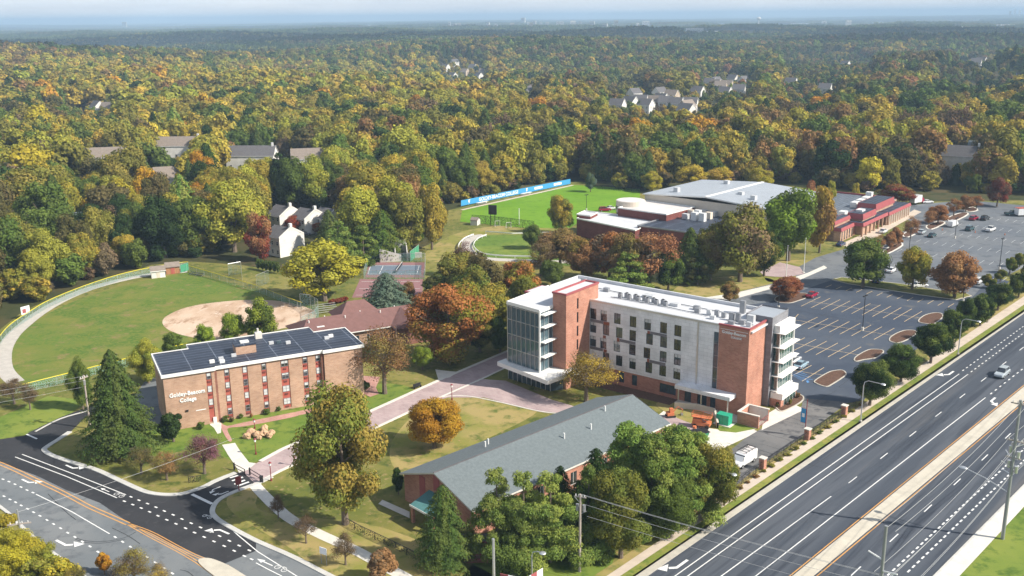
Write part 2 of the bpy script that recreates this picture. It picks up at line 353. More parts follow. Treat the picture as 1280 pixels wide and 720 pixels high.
def ribbon(mb, pts, w, z0, z1=None, closed=False):
    """flat strip (z1 None) or raised strip of width w centred on the line"""
    nn = offsets(pts, closed); n = len(pts); vs = []
    prof = [(-w / 2, z0), (w / 2, z0)] if z1 is None else [(-w / 2, z0), (-w / 2, z1), (w / 2, z1), (w / 2, z0)]
    for p, q in zip(pts, nn):
        for u, z in prof: vs.append((p[0] + q.x * u, p[1] + q.y * u, z))
    k = len(prof); fs = []
    for i in range(n if closed else n - 1):
        j = (i + 1) % n
        for a in range(k - 1): fs.append((i * k + a, j * k + a, j * k + a + 1, i * k + a + 1))
    mb.add(vs, [f[::-1] if z1 is None else f for f in fs]); return mb
def struct(name, mb, mats, kind='structure', **kw):
    o = mb.build(name, mats); o['kind'] = kind
    return o
# ================================================================== ground, roads, lawns
def TH(x, y):
    r = math.hypot(x - 10, y - 250); k = min(1, max(0, (r - 430) / 900)); k = k * k * (3 - 2 * k)
    h = 7 * math.sin(x * .0031 + 1.1) * math.cos(y * .0023 + .4) + 5 * math.sin(x * .0057 + y * .0041) + 4 * math.cos(y * .0069 - x * .0021)
    far = min(1, max(0, (r - 2500) / 5000))
    h = h * (1 - .3 * far) + far * 8 * math.sin(x * .0009 + 2) - far * 10
    return k * h * (1.7 - .7 * far)
def build_ground():
    n = 190; t = np.linspace(-1, 1, n); s = np.sinh(t * 5.2) / math.sinh(5.2)
    xs = s * 42000 + 10; ys = s * 42000 + 260
    vs = [(x, y, TH(x, y) - .02) for y in ys for x in xs]
    fs = [(j * n + i, j * n + i + 1, (j + 1) * n + i + 1, (j + 1) * n + i) for j in range(n - 1) for i in range(n - 1)]
    mb = MB(); mb.v = vs; mb.f = fs; mb.m = [0] * len(fs)
    struct('ground', mb, 'forest_floor')
build_ground()
def flat(name, pts, z, m, kind='structure', sm=False):
    P = GP(pts)
    if sm: P = smooth(P, 6, closed=True)
    return struct(name, MB().poly(P, z), m, kind)

# campus lawn: everything cleared from the wood
CLEAR = [(-60, 480), (0, 412), (30, 388), (75, 369), (125, 351), (190, 331), (240, 327), (300, 331), (345, 338), (440, 336), (455, 322), (520, 322), (522, 312), (552, 298), (556, 264),
         (640, 243), (720, 226), (795, 240), (860, 231), (1010, 231), (1090, 243), (1160, 252), (1230, 251), (1330, 250), (1700, 330), (2400, 600), (2400, 1500), (-700, 1500), (-700, 560)]
LAWN = [G(x, y) for x, y in CLEAR[:-6]] + [G(1330, 250), Vector((330, 330, 0)), Vector((330, -60, 0)), Vector((-240, -60, 0)), Vector((-240, 150, 0))]
struct('lawn', MB().poly(LAWN, .0), 'grass')
# dry and fresh patches of lawn that the photograph shows
flat('dry_lawn', [(490, 552), (535, 505), (592, 492), (640, 498), (672, 514), (600, 553), (560, 575), (500, 590)], .012, 'grass_dry', sm=True)
flat('dry_lawn', [(330, 640), (480, 660), (640, 740), (430, 740), (370, 690), (290, 640), (290, 615), (325, 610)], .012, 'grass_dry', sm=True)
flat('front_lawn', [(250, 520), (470, 480), (520, 500), (420, 560), (330, 575), (300, 580), (250, 560), (190, 570), (150, 540)], .010, 'grass_fresh', sm=True)
flat('hillside_lawn', [(530, 318), (575, 290), (640, 282), (700, 285), (700, 320), (640, 335), (560, 330)], .012, 'grass_dry', sm=True)
flat('corner_lawn', [(560, 740), (600, 695), (680, 690), (770, 690), (760, 722), (740, 760)], .012, 'grass_fresh')
flat('corner_lawn', [(-20, 530), (60, 495), (110, 500), (60, 540), (-20, 552)], .012, 'grass_fresh')
flat('roundabout_lawn', [(590, 298), (610, 294), (660, 293), (720, 293), (720, 330), (640, 325), (600, 322)], .02, 'grass_fresh', sm=True)
flat('east_lawn', [(835, 372), (860, 352), (930, 345), (968, 352), (920, 371), (840, 382)], .012, 'grass_dry', sm=True)
flat('east_lawn', [(960, 330), (1000, 325), (1040, 330), (1005, 345), (960, 352)], .012, 'grass_dry', sm=True)

# soccer pitch
struct('playing_field', MB().poly(GP([(578, 262), (714, 231), (800, 236), (800, 262), (735, 270), (712, 285), (655, 285), (575, 277)]), .02), 'turf')
ribbon_l = MB(); ribbon(ribbon_l, GP([(577, 262.5), (716, 231.5)]), 1.6, .04); struct('path', ribbon_l, 'walk_concrete')

# ball field: outfield grass, warning track, infield
track_out = Z(0, 360, 4, [(0, 300), (60, 215), (160, 135), (280, 65), (420, 15)]) + [(150, 352), (190, 345), (222, 340), (236, 338)]
ball_in = Z(0, 360, 4, [(45, 410), (42, 340), (75, 270), (130, 210), (230, 135), (350, 75), (470, 32)]) + [(150, 358), (185, 350), (232, 341), (280, 352), (330, 365), (372, 378), (397, 383), (398, 395), (345, 414), (250, 440), (33, 486), (20, 476)]
struct('ball_field', MB().poly(smooth(GP(ball_in[:10]), 5) + GP(ball_in[10:]), .022), 'ballfield')
tr = smooth(GP([(20, 478), (6, 462), (5, 440), (14, 422), (28, 408), (50, 391), (78, 375), (112, 361), (152, 350), (190, 343), (234, 339)]), 8)
mb = MB(); ribbon(mb, tr, 3.4, .034); struct('warning_track', mb, 'track_gravel')
INF = [(203, 402), (212, 393), (235, 384), (270, 378), (310, 375), (345, 376), (372, 381), (392, 388), (396, 394), (388, 402), (360, 409), (330, 416), (296, 421), (262, 424), (232, 420), (210, 412)]
flat('infield', INF, .04, 'infield', sm=True)

# tennis courts
flat('tennis_court', [(456, 347), (530, 347), (531, 328), (462, 328)], .02, 'tennis_red')
flat('tennis_court', [(440, 372), (528, 372), (529, 349), (450, 349)], .02, 'tennis_red')
flat('tennis_surface', [(459, 343.5), (526, 343.5), (527, 331.5), (463, 331.5)], .03, 'tennis_blue')
mb = MB()
for a, b in [((460, 342.5), (526, 342.5)), ((463, 332.3), (526, 332.3)), ((460, 342.5), (463.3, 332.3)), ((474, 342.5), (479, 332.3)), ((521, 342.5), (524, 332.3)), ((452, 352), (525, 352)), ((449, 361), (525, 361)), ((445, 369), (525, 369))]:
    ribbon(mb, GP([a, b]), .16, .042)
struct('court_lines', mb, 'paint_white')

# ---------------------------------------------------------------- highway (heading ~48 deg)
def ext(p, q, a, b):
    """stretch the survey line p-q (photo pixels) by metres at both ends"""
    P, Q = G(*p), G(*q); d = (Q - P).normalized(); return [P - d * a, Q + d * b]
LH = dict(kL=((810, 720), (1280, 392)), gL=((795, 720), (1280, 390)), swL=((759, 720), (1280, 370.5)), swR=((776, 720), (1280, 381)),
          mL=((992, 720), (1280, 484)), mR=((1017, 720), (1280, 500.5)), kR=((1167, 720), (1280, 606)), sR=((1200, 720), (1280, 634)))
def LL(k, a=150, b=420): return ext(*LH[k], a, b)
def strip(name, a, b, z, m): A, B = LL(a), LL(b); return struct(name, MB().poly([A[0], A[1], B[1], B[0]], z), m)
M['asphalt_highway'] = mat_multi('asphalt_highway', [(.062, .072, .09), ((.09, .1, .118), .42, .6), ((.046, .054, .07), .5, .66), ((.115, .115, .12), .58, .74)], [.35, .9, .3], rough=.75, stretch=(1, .04, 1))
for n_ in M['asphalt_highway'].node_tree.nodes:
    if n_.type == 'MAPPING': n_.vector_type = 'TEXTURE'; n_.inputs['Rotation'].default_value = (0, 0, R_(48.2 - 90)); n_.inputs['Scale'].default_value = (1, 28, 1)
strip('highway', 'kL', 'kR', .02, 'asphalt_highway')
strip('sidewalk', 'swL', 'swR', .06, 'walk_concrete')
strip('sidewalk', 'kR', 'sR', .1, 'concrete_pale')
A, B = LL('swR'), LL('gL'); struct('grass_verge', MB().poly([A[0], A[1], B[1], B[0]], .05), 'verge_grass')
A, B = LL('gL'), LL('kL'); struct('gutter', MB().prism([A[0], A[1], B[1], B[0]], -.1, .055), 'concrete')
A = LL('sR'); q_ = offsets(A)[0]; q_ = Vector((q_.x, q_.y, 0)) * -70; struct('far_verge', MB().poly([A[0], A[1], A[1] + q_, A[0] + q_], .03), 'grass_fresh')
A, B = LL('mL'), LL('mR'); struct('median', MB().prism([A[0], A[1], B[1], B[0]], -.1, .16), 'median_concrete')
A, B = LL('kR'), LL('kR'); nrm = offsets(A)[0]
mb = MB(); ribbon(mb, [p - Vector((nrm.x, nrm.y, 0)) * .15 for p in A], .34, -.05, .15); struct('kerb', mb, 'kerb_concrete')
# worn wheel paths: bands of polished asphalt
mb = MB()
H8 = lambda pts: Z(960, 540, 4, pts)
HW = (G(1280, 392) - G(810, 720)).normalized()
def line_px(mb, p, q, w, z, ea=0, eb=0): P = ext(p, q, ea, eb); ribbon(mb, P, w, z)
mk = MB()
line_px(mk, (844, 720), (1199, 467.5), .16, .032, 90, 0); line_px(mk, (860, 720), (1210, 468), .16, .032, 90, 0)
line_px(mk, (902, 720), (1039, 620.5), .16, .032, 90, 0)
line_px(mk, (945, 720), (1232, 497), .16, .032, 90, 0)
for x, y in [(1066, 600), (1105, 570), (1141, 542.5), (1173, 518), (1203, 495), (1229.5, 474.5), (1255, 454.5), (1277, 436)]:
    p = G(x, y); ribbon(mk, [p - HW * 1.5, p + HW * 1.5], .16, .032)
for i in range(1, 24): p = G(1277, 436) + HW * 12.2 * i; ribbon(mk, [p - HW * 1.5, p + HW * 1.5], .16, .032)
def dots(mb, p, q, step, w=.3, l=.55, z=.032, eb=0):
    P, Q = G(*p), G(*q); d = (Q - P); L = d.length + eb; d.normalize(); u = 0
    while u < L: c = P + d * u; ribbon(mb, [c - d * l, c + d * l], w, z); u += step
dots(mk, (1204, 463), (1280, 407.5), 2.2, .22, .45, eb=60); dots(mk, (1214.5, 464.5), (1280, 416), 2.2, .22, .45, eb=60)
dots(mk, (1239, 492), (1280, 460), 2.6, .22, .5, eb=60)
for x, y in [(1070, 714), (1117.5, 672.5), (1160, 635.5), (1196.5, 602.5), (1231, 572), (1260, 545)]:
    p = G(x, y); ribbon(mk, [p - HW * 1.5, p + HW * 1.5], .16, .032)
dots(mk, (1111, 718), (1275, 566), 1.55, .24, .42, eb=60); dots(mk, (1136, 714), (1276, 579.5), 1.55, .24, .42, eb=60)
struct('lane_markings', mk, 'paint_white')
mb = MB(); mb.cur = 0
for k, off in (('mL', -.35), ('mR', .35)):
    A = LL(k); q = offsets(A)[0]; v = Vector((q.x, q.y, 0))
    ribbon(mb, [p - v * off for p in A], .16, .034)
struct('lane_markings', mb, 'paint_orange')
def arrow(mb, c, d, s, turn=0, z=.036):
    """painted arrow on the road, d = heading, turn -1 left / 1 right"""
    d = Vector((d.x, d.y, 0)).normalized(); r = Vector((d.y, -d.x, 0)); P = lambda u, v: tuple(c + d * (u * s) + r * (v * s * turn if turn else v * s))[:2] + (z,)
    if not turn:
        mb.poly([P(-2, -.12), P(-2, .12), P(.4, .12), P(.4, -.12)]); mb.poly([P(.4, -.5), P(.4, .5), P(2, 0)])
    else:
        mb.poly([P(-1.8, -.2), P(-1.8, .1), P(0, .1), P(.55, .6), P(.8, .35), P(.2, -.2)]); mb.poly([P(.1, .9), P(1.3, .25), P(1.6, 1.3)])
ar = MB()
arrow(ar, G(846, 709), -HW, 1.4, 1); arrow(ar, G(1186, 468), -HW, 1.4, 1); arrow(ar, G(1239.5, 501.5), -HW, 1.3, -1)
# ---------------------------------------------------------------- side road and its junction with the campus drive
Z5 = lambda p: Z(0, 540, 4, p)
north = Z5([(350, 0), (290, 40), (235, 75), (222, 92), (260, 118), (350, 150), (480, 190), (590, 240), (700, 290), (760, 308), (830, 315), (900, 312), (950, 300), (1020, 275), (1080, 245), (1180, 205)])
east = Z5([(1360, 225), (1280, 262), (1200, 290), (1120, 325), (1080, 355), (1062, 395), (1075, 425), (1130, 465), (1280, 545)]) + [(365, 696), (410, 719), (470, 750)]
south = Z5([(-300, 180), (0, 375), (130, 495), (210, 565), (330, 655), (420, 725), (560, 830)])
road = [(-80, 540), (-20, 552)] + Z5([(120, 20), (150, 0), (350, 0)]) + north[1:] + [(318, 583), (340, 597)] + east[1:] + [(560, 800), (300, 900)] + south[::-1]
struct('side_road', MB().poly(GP(road), .024), 'asphalt_aged')
fresh = [(-60, 575), (-60, 540), (-20, 552)] + Z5([(120, 20), (150, 0), (350, 0)]) + north[1:] + [(318, 583), (340, 597)] + east[1:-3] + Z5([(1280, 595), (1115, 662), (900, 580), (640, 452), (500, 355), (330, 290), (190, 222), (90, 185), (0, 155)])
struct('side_road_resurfaced', MB().poly(GP(fresh), .029), 'asphalt_fresh')
struct('side_lane', MB().poly(GP([(30, 545), (37.5, 540), (75, 522), (120, 505), (150, 497), (178, 489), (203, 486), (203, 500), (190, 520), (150, 516), (110, 519), (88, 540), (60, 560)]), .028), 'asphalt_fresh')
struct('rear_lot', MB().poly(GP([(165, 500), (180, 478), (196, 470), (206, 500), (212, 530), (190, 530)]), .031), 'asphalt_aged')
mb = MB()
ribbon(mb, smooth(GP(north), 5), .9, -.05, .14); ribbon(mb, smooth(GP(east), 5), .8, -.05, .14)
ribbon(mb, smooth(GP(south), 5), .5, -.05, .15)
ribbon(mb, smooth(GP([(44, 540), (75, 524), (110, 514)]), 4), .3, -.05, .13)
struct('kerb', mb, 'kerb_concrete')
mk = MB()
mb2 = mk
for a in ([(75, 125), (330, 222), (585, 330)], [(110, 112), (370, 212), (630, 315)], [(180, 312), (360, 400), (548, 510)]): ribbon(mk, GP(Z5(a)), .17, .036)
for L in ([(655, 325), (695, 342), (738, 359), (780, 377), (822, 396), (866, 415), (910, 436), (956, 457), (1003, 478), (1050, 500), (1098, 521), (1147, 545), (1196, 569), (1247, 593)],
          [(622, 347), (664, 364), (706, 381), (748, 400), (790, 420), (834, 440), (880, 460), (928, 482), (973, 504), (1021, 526), (1070, 548), (1121, 571), (1171, 595), (1222, 621), (1258, 637)],
          [(15, 237), (45, 249), (75, 262), (105, 276), (135, 291), (165, 304)], [(576, 526), (613, 550), (653, 575), (694, 600), (735, 626), (777, 653), (820, 680), (862, 708)],
          [(20, 322), (50, 338), (78, 352), (106, 368), (138, 385), (168, 402), (200, 420), (235, 441), (268, 461), (303, 482), (339, 505), (375, 526), (412, 549), (450, 573), (490, 600), (530, 626)]):
    W = GP(Z5(L)); 
    for i, p in enumerate(W):
        d = (W[min(i + 1, len(W) - 1)] - W[max(i - 1, 0)]).normalized(); ribbon(mk, [p - d * .33, p + d * .33], .26, .036)
ribbon(mk, GP(Z5([(960, 312), (1060, 360)])), .55, .036)                       # stop bar
ribbon(mk, GP(Z5([(1120, 455), (1200, 525), (1290, 600)]) + [(372, 721), (410, 750)]), .16, .036)
ribbon(mk, GP(Z(320, 540, 4, [(0, 655), (60, 687), (130, 722)])), .16, .036)
for a, b in ([(1150, 230), (1190, 218)], [(1160, 245), (1215, 226)], [(1172, 262), (1225, 241)], [(1190, 270), (1245, 250)], [(1205, 282), (1262, 262)]): ribbon(mk, GP(Z5([a, b])), .42, .036)
ribbon(mk, GP(Z5([(133, 12), (185, 35)])), .35, .036)
struct('road_markings', mk, 'paint_white')
sd = (G(187, 666) - G(37, 596)).normalized()
E8 = (G(112, 634) - G(32, 596)).normalized()
arrow(ar, G(91, 585), E8, 1.1, -1); arrow(ar, G(36, 603), E8, 1.1, -1); arrow(ar, G(82, 681), E8, 1.3, -1); arrow(ar, G(131, 612.5), -E8, .6, 0)
d2 = (G(262, 615) - G(300, 600)).normalized()
arrow(ar, G(267, 612), d2, .7, -1); arrow(ar, G(277, 617.5), d2, .7, 1); arrow(ar, G(275, 663), -E8, 1.1, -1); arrow(ar, G(331, 703), -E8, .8, 0)
# bicycle symbols, as two rings and a frame
def bike(mb, c, d, s):
    r = Vector((d.y, -d.x, 0))
    for u in (-.6, .6):
        ring = [c + d * (u * s) + d * (math.cos(t * math.pi / 4) * .38 * s) + r * (math.sin(t * math.pi / 4) * .38 * s) for t in range(9)]
        ribbon(mb, ring, .1, .036)
    ribbon(mb, [c - d * .6 * s, c - r * .5 * s, c + d * .5 * s - r * .5 * s, c + d * .6 * s], .12, .036)
bike(ar, G(149, 619), E8, 1.1); bike(ar, G(351, 711), E8, 1.1); bike(ar, G(259, 646), E8, .9)
struct('turn_arrows', ar, 'paint_white')
my = MB()
yl = Z5([(-200, 80), (0, 158), (75, 190), (150, 226), (225, 262), (300, 297), (375, 336), (450, 376), (550, 420), (640, 460)])
def twin(pts, gap=.34, w=.2):
    P = smooth(GP(pts), 5); q = offsets(P)
    for s_ in (-1, 1): ribbon(my, [p + Vector((a.x, a.y, 0)) * gap * s_ for p, a in zip(P, q)], w, .038)
twin(yl); twin(Z5([(640, 460), (760, 505), (900, 580), (1010, 632), (1140, 672)]), .2, .14); twin(Z5([(640, 460), (750, 522), (880, 590), (990, 655), (1080, 722), (1180, 800)]), .2, .14)
struct('centre_line', my, 'paint_orange')
mat('tyre_mark', (.05, .052, .056), .9, var=.4, scale=2); mb = MB()
for q in (Z5([(240, 310), (330, 400), (380, 440)]), Z5([(380, 530), (430, 545), (520, 548), (620, 530), (680, 500)]), Z5([(376, 537), (430, 553), (520, 556), (625, 537)]), Z5([(900, 690), (940, 700), (980, 735)]), Z5([(560, 480), (640, 520), (700, 560)])): ribbon(mb, smooth(GP(q), 5), .14, .0335)
struct('tyre_marks', mb, 'tyre_mark'); mb = MB()
rr_ = random.Random(4)
for _ in range(26):
    a = G(rr_.uniform(1000, 1180), rr_.uniform(385, 500)) if _ < 14 else G(rr_.uniform(930, 1040), rr_.uniform(505, 590)); d = rr_.choice([HW, Vector((-HW.y, HW.x, 0))]); n_ = [a]
    for k in range(6): n_.append(n_[-1] + d * rr_.uniform(1.2, 2.6) + Vector((rr_.uniform(-.3, .3), rr_.uniform(-.3, .3), 0)))
    x_, y_ = pix(n_[-1])
    if 0 < x_ < 1195 and (y_ > 375) and x_ + y_ * .95 < 1590: ribbon(mb, n_, .09, .0395)
struct('crack_sealant', mb, 'tyre_mark')
struct('traffic_island', MB().prism(smooth(GP(Z5([(990, 650), (1040, 634), (1120, 660), (1200, 705), (1300, 780), (1180, 790), (1060, 715)])), 4, closed=True), -.05, .15), 'median_concrete')

# ---------------------------------------------------------------- campus drive of brick pavers between concrete edges
up = [(302, 588), (325, 577), (352, 562), (377, 551), (425, 531), (470, 511), (552, 474), (632, 440), (665, 425)]
lo = [(318, 604), (327, 601), (352, 588), (381, 575), (430, 553), (480, 530), (537, 503), (552, 496), (602, 474), (640, 456), (690, 435)]
struct('campus_drive', MB().poly(GP(up) + GP(lo[::-1]), .034), 'pavers')
struct('plaza', MB().poly(GP([(537, 503), (552, 495), (602, 474), (632, 476), (690, 500), (760, 520), (740, 535), (697, 516), (672, 514), (640, 506), (605, 497), (560, 497)]), .036), 'pavers')
mb = MB()
ribbon(mb, GP(up[1:]), .75, .0, .1); ribbon(mb, GP(lo[1:7]), .6, .0, .1); ribbon(mb, GP(lo[7:]), .45, .0, .1)
ribbon(mb, smooth(GP([(537, 503), (548, 497), (580, 495), (620, 502), (672, 514), (697, 517)]), 4), .3, 0, .09)
struct('kerb', mb, 'concrete_pale')
struct('bus_pad', MB().poly(GP([(544, 462), (560, 464), (573, 465), (562, 472), (548, 475)]), .05), 'concrete_pale')
# walks
struct('walk', MB().poly(GP(Z(240, 550, 8, [(300, 50), (430, 30), (480, 110), (570, 225), (640, 235), (560, 300), (470, 330), (440, 270), (360, 150)])), .044), 'concrete_pale')
struct('walk', MB().poly(GP(Z(180, 480, 8, [(650, 365), (750, 365), (775, 400), (770, 490), (735, 500), (700, 440), (660, 410)])), .044), 'concrete_pale')
struct('brick_walk', MB().poly(smooth(GP(Z(180, 480, 8, [(760, 385), (830, 420), (1000, 385), (1280, 335)]) + [(372, 516), (372, 520)] + Z(180, 480, 8, [(1280, 375), (1000, 425), (850, 440), (840, 480), (880, 560), (850, 575), (790, 480)])), 3, closed=True), .040), 'pavers_red')
struct('brick_walk', MB().poly(GP(Z(320, 360, 4, [(540, 440), (620, 445), (600, 500), (615, 530), (570, 545), (520, 520), (400, 600), (200, 640), (0, 680), (0, 660), (200, 620), (400, 575)])), .038), 'pavers_red')
wk = smooth(GP([(318, 606), (326, 615), (345, 634), (365, 650), (400, 668), (440, 686), (470, 702), (510, 724), (560, 750)]), 6)
mb = MB(); ribbon(mb, wk, 1.9, .046); struct('walk', mb, 'concrete_pale')
struct('walk', MB().poly(GP([(473, 630), (478, 625), (512, 640), (512, 648)]), .046), 'concrete_pale')
# park road curve by the pitch with white guard rails
loop_c = smooth(GP([(605, 294), (593, 296), (584, 303), (586, 313), (597, 321), (615, 324), (660, 326), (720, 328)]), 7)
mb = MB(); ribbon(mb, loop_c, 3.6, .03); struct('park_road', mb, 'track_gravel')

# ---------------------------------------------------------------- car parks and service yard
lot = [(898, 372), (935, 362), (1000, 352), (1050, 350), (1215, 372), (1240, 345), (1262, 352), (1205, 395), (1160, 425), (1105, 470), (1080, 500), (1056, 505), (1000, 500), (960, 480), (985, 430), (960, 395)]
struct('parking_lot', MB().poly(GP(lot), .03), 'asphalt_lot')
upper = [(1035, 345), (1075, 320), (1105, 300), (1145, 282), (1190, 262), (1215, 262), (1230, 252), (1330, 262), (1450, 300), (1330, 320), (1280, 334), (1248, 350), (1215, 372), (1050, 350)]
struct('parking_lot', MB().poly(GP(upper), .026), 'asphalt_upper_lot')
struct('entrance_road', MB().poly(GP([(898, 372), (935, 362), (985, 350), (1000, 352), (990, 338), (1020, 322), (1060, 310), (1105, 300), (1075, 325), (1040, 350), (960, 378), (905, 385)]), .035), 'asphalt_upper_lot')
struct('walk', MB().poly(GP([(830, 380), (920, 366), (965, 356), (1010, 341), (1030, 332), (1034, 335), (1000, 350), (968, 360), (925, 372), (840, 386)]), .045), 'concrete_pale')
struct('plaza', MB().poly(GP([(950, 340), (975, 328), (1000, 334), (1005, 342), (985, 347), (955, 345)]), .044), 'pavers')
struct('service_drive', MB().poly(GP([(905, 570), (930, 549), (960, 531), (1002, 508), (1004, 498), (1060, 503), (1054, 508), (1000, 548), (940, 590), (905, 620), (880, 615)]), .036), 'asphalt_drive')
struct('walk', MB().poly(GP([(822, 520), (840, 505), (890, 515), (930, 530), (948, 540), (905, 560), (870, 575), (850, 565), (835, 545)]), .030), 'concrete_pale')
struct('plaza', MB().poly(GP([(812, 535), (822, 520), (835, 520), (875, 530), (862, 545), (832, 543)]), .037), 'pavers')
flat('corner_lawn', [(820, 505), (850, 500), (895, 512), (935, 525), (925, 537), (885, 535), (845, 522)], .039, 'grass_dry', sm=True)
flat('corner_lawn', [(893, 534), (905, 525), (925, 530), (945, 536), (920, 541), (900, 539)], .043, 'grass_fresh')
struct('walk', MB().poly(GP([(840, 492), (930, 522), (950, 534), (942, 537), (835, 500)]), .041), 'concrete_pale')
struct('walk', MB().poly(GP([(955, 520), (985, 502), (1006, 512), (952, 538)]), .045), 'concrete_pale')
struct('walk', MB().poly(GP([(1050, 306), (1062, 300), (1125, 273), (1143, 262), (1152, 265), (1130, 277), (1105, 291), (1070, 312)]), .043), 'walk_concrete')
struct('rear_lot', MB().poly(GP([(1120, 268), (1140, 256), (1190, 252), (1200, 262), (1150, 282)]), .022), 'asphalt_upper_lot')
struct('entrance_road', MB().poly(GP([(1225, 252), (1340, 262), (1340, 268), (1220, 257)]), .024), 'asphalt_upper_lot')
# planting strip behind the pavement
A = ext((742, 720), (1280, 366), 150, 300); B = LL('swL', 150, 300)
struct('planting_bed', MB().poly([A[0], A[1], B[1], B[0]], .02), 'grass_dry')
# raised islands
ISL = [Z(960, 360, 4, [(35, 62), (45, 45), (90, 32), (150, 27), (195, 30), (190, 50), (150, 65), (110, 76), (60, 74)]),
       Z(960, 360, 4, [(235, 465), (245, 480), (290, 495), (325, 480), (385, 440), (388, 425), (370, 413), (335, 415), (300, 425)]),
       Z(960, 360, 4, [(432, 355), (440, 368), (480, 360), (540, 350), (575, 325), (570, 312), (530, 308), (500, 312), (455, 335)]),
       Z(960, 360, 4, [(608, 255), (612, 268), (650, 276), (700, 258), (740, 230), (735, 215), (690, 213), (650, 225), (620, 242)]),
       Z(960, 360, 4, [(752, 168), (790, 180), (830, 180), (870, 150), (868, 130), (830, 126), (780, 140)]),
       Z(880, 460, 8, [(690, 360), (760, 300), (800, 240), (880, 240), (960, 270), (995, 300), (960, 350), (790, 435), (720, 400)])]
for k in ISL:
    P = smooth(GP(k), 4, closed=True)
    mb = MB(); mb.prism(P, .0, .12); struct('island_bed', mb, 'mulch'); mb = MB(); ribbon(mb, P, .24, .0, .16, closed=True); struct('kerb', mb, 'concrete')
tree_island = GP([(1040, 350), (1052, 347), (1125, 355), (1180, 364), (1205, 366), (1214, 370), (1195, 375), (1150, 369), (1060, 355)])
mb = MB(); mb.prism(tree_island, 0, .12); struct('grass_island', mb, 'grass'); mb = MB(); ribbon(mb, tree_island, .3, 0, .15, closed=True); struct('kerb', mb, 'median_concrete')
for q in ([(1085, 308), (1102, 302), (1108, 306), (1092, 312)], [(1104, 314), (1122, 304), (1128, 307), (1110, 317)], [(1129, 293), (1144, 286), (1150, 289), (1134, 297)], [(1158, 283), (1172, 277), (1181, 279), (1164, 287)], [(1184, 273), (1202, 266), (1210, 268), (1192, 277)], [(1206, 262), (1216, 259), (1222, 263), (1212, 265)]):
    P = smooth(GP(q), 3, closed=True); mb = MB(); mb.prism(P, 0, .13); struct('island_bed', mb, 'mulch'); mb = MB(); ribbon(mb, P, .5, 0, .16, closed=True); struct('kerb', mb, 'concrete_pale')
# stall lines
Z4 = lambda p: Z(960, 360, 4, p)
mk = MB()
def stalls(lines, a, b, w=.16, z=.036):
    for p, q in lines: ribbon(mk, GP(Z4([p, q])), w, z)
row1 = [((165 + 50 * i + i * i * .15, 92 + 7.3 * i), (262 + 49 * i + i * i * .2, 45 + 6.6 * i)) for i in range(11)]
row1 = row1[:10] + [((682, 168), (770, 117))]
row2 = [((150 - 45, 190 - 8), (197 - 45, 140 - 9)), ((152, 192), (248, 146)), ((200, 205), (300, 153)), ((252, 212), (352, 161)), ((307, 221), (407, 168)), ((360, 231), (462, 176)), ((417, 240), (515, 186)), ((472, 249), (570, 194)), ((530, 258), (632, 201))]
row3 = [((130, 312), (240, 257)), ((184, 324), (294, 266)), ((240, 334), (350, 275)), ((300, 345), (408, 285)), ((358, 355), (466, 295)), ((100, 290), (185, 249))]
row4 = [((110, 445), (218, 387)), ((170, 467), (280, 398))]
top = [((390 + 51 * i, 14 + 8.2 * i), (420 + 51 * i, 0 + 7.8 * i)) for i in range(-2, 13)]
for r in (row1, row2, row3, row4, top): stalls(r, 0, 0)
for a, b in (((205, 66), (775, 152)), ((120, 158), (640, 241)), ((110, 272), (470, 338)), ((110, 410), (300, 440))): ribbon(mk, GP(Z4([a, b])), .13, .038)
struct('stall_lines', mk, 'paint_buff')
mk = MB(); ud = (G(1130, 303) - G(1100, 318)).normalized(); vd = Vector((ud.y, -ud.x, 0))
o = G(1150, 322)
for r in range(6):
    for i in range(-4, 16):
        c = o + vd * (i * 2.7) + ud * (r * 17.5 - 12); x, y = pix(c)
        if 1105 < x < 1330 and 264 < y < 350 and (y > 300 or x > 1180): ribbon(mk, [c - ud * 2.5, c + ud * 2.5], .12, .036)
struct('stall_lines', mk, 'paint_white_worn')
mk = MB()
for i in range(6): ribbon(mk, GP(Z4([(122 + 8 * i, 437 + 5 * i), (175 + 10 * i, 418 + 8 * i)])), .16, .040)
mk.poly(GP(Z4([(190, 465), (200, 463), (208, 472), (196, 475)])), .040)
struct('access_markings', mk, 'paint_blue')
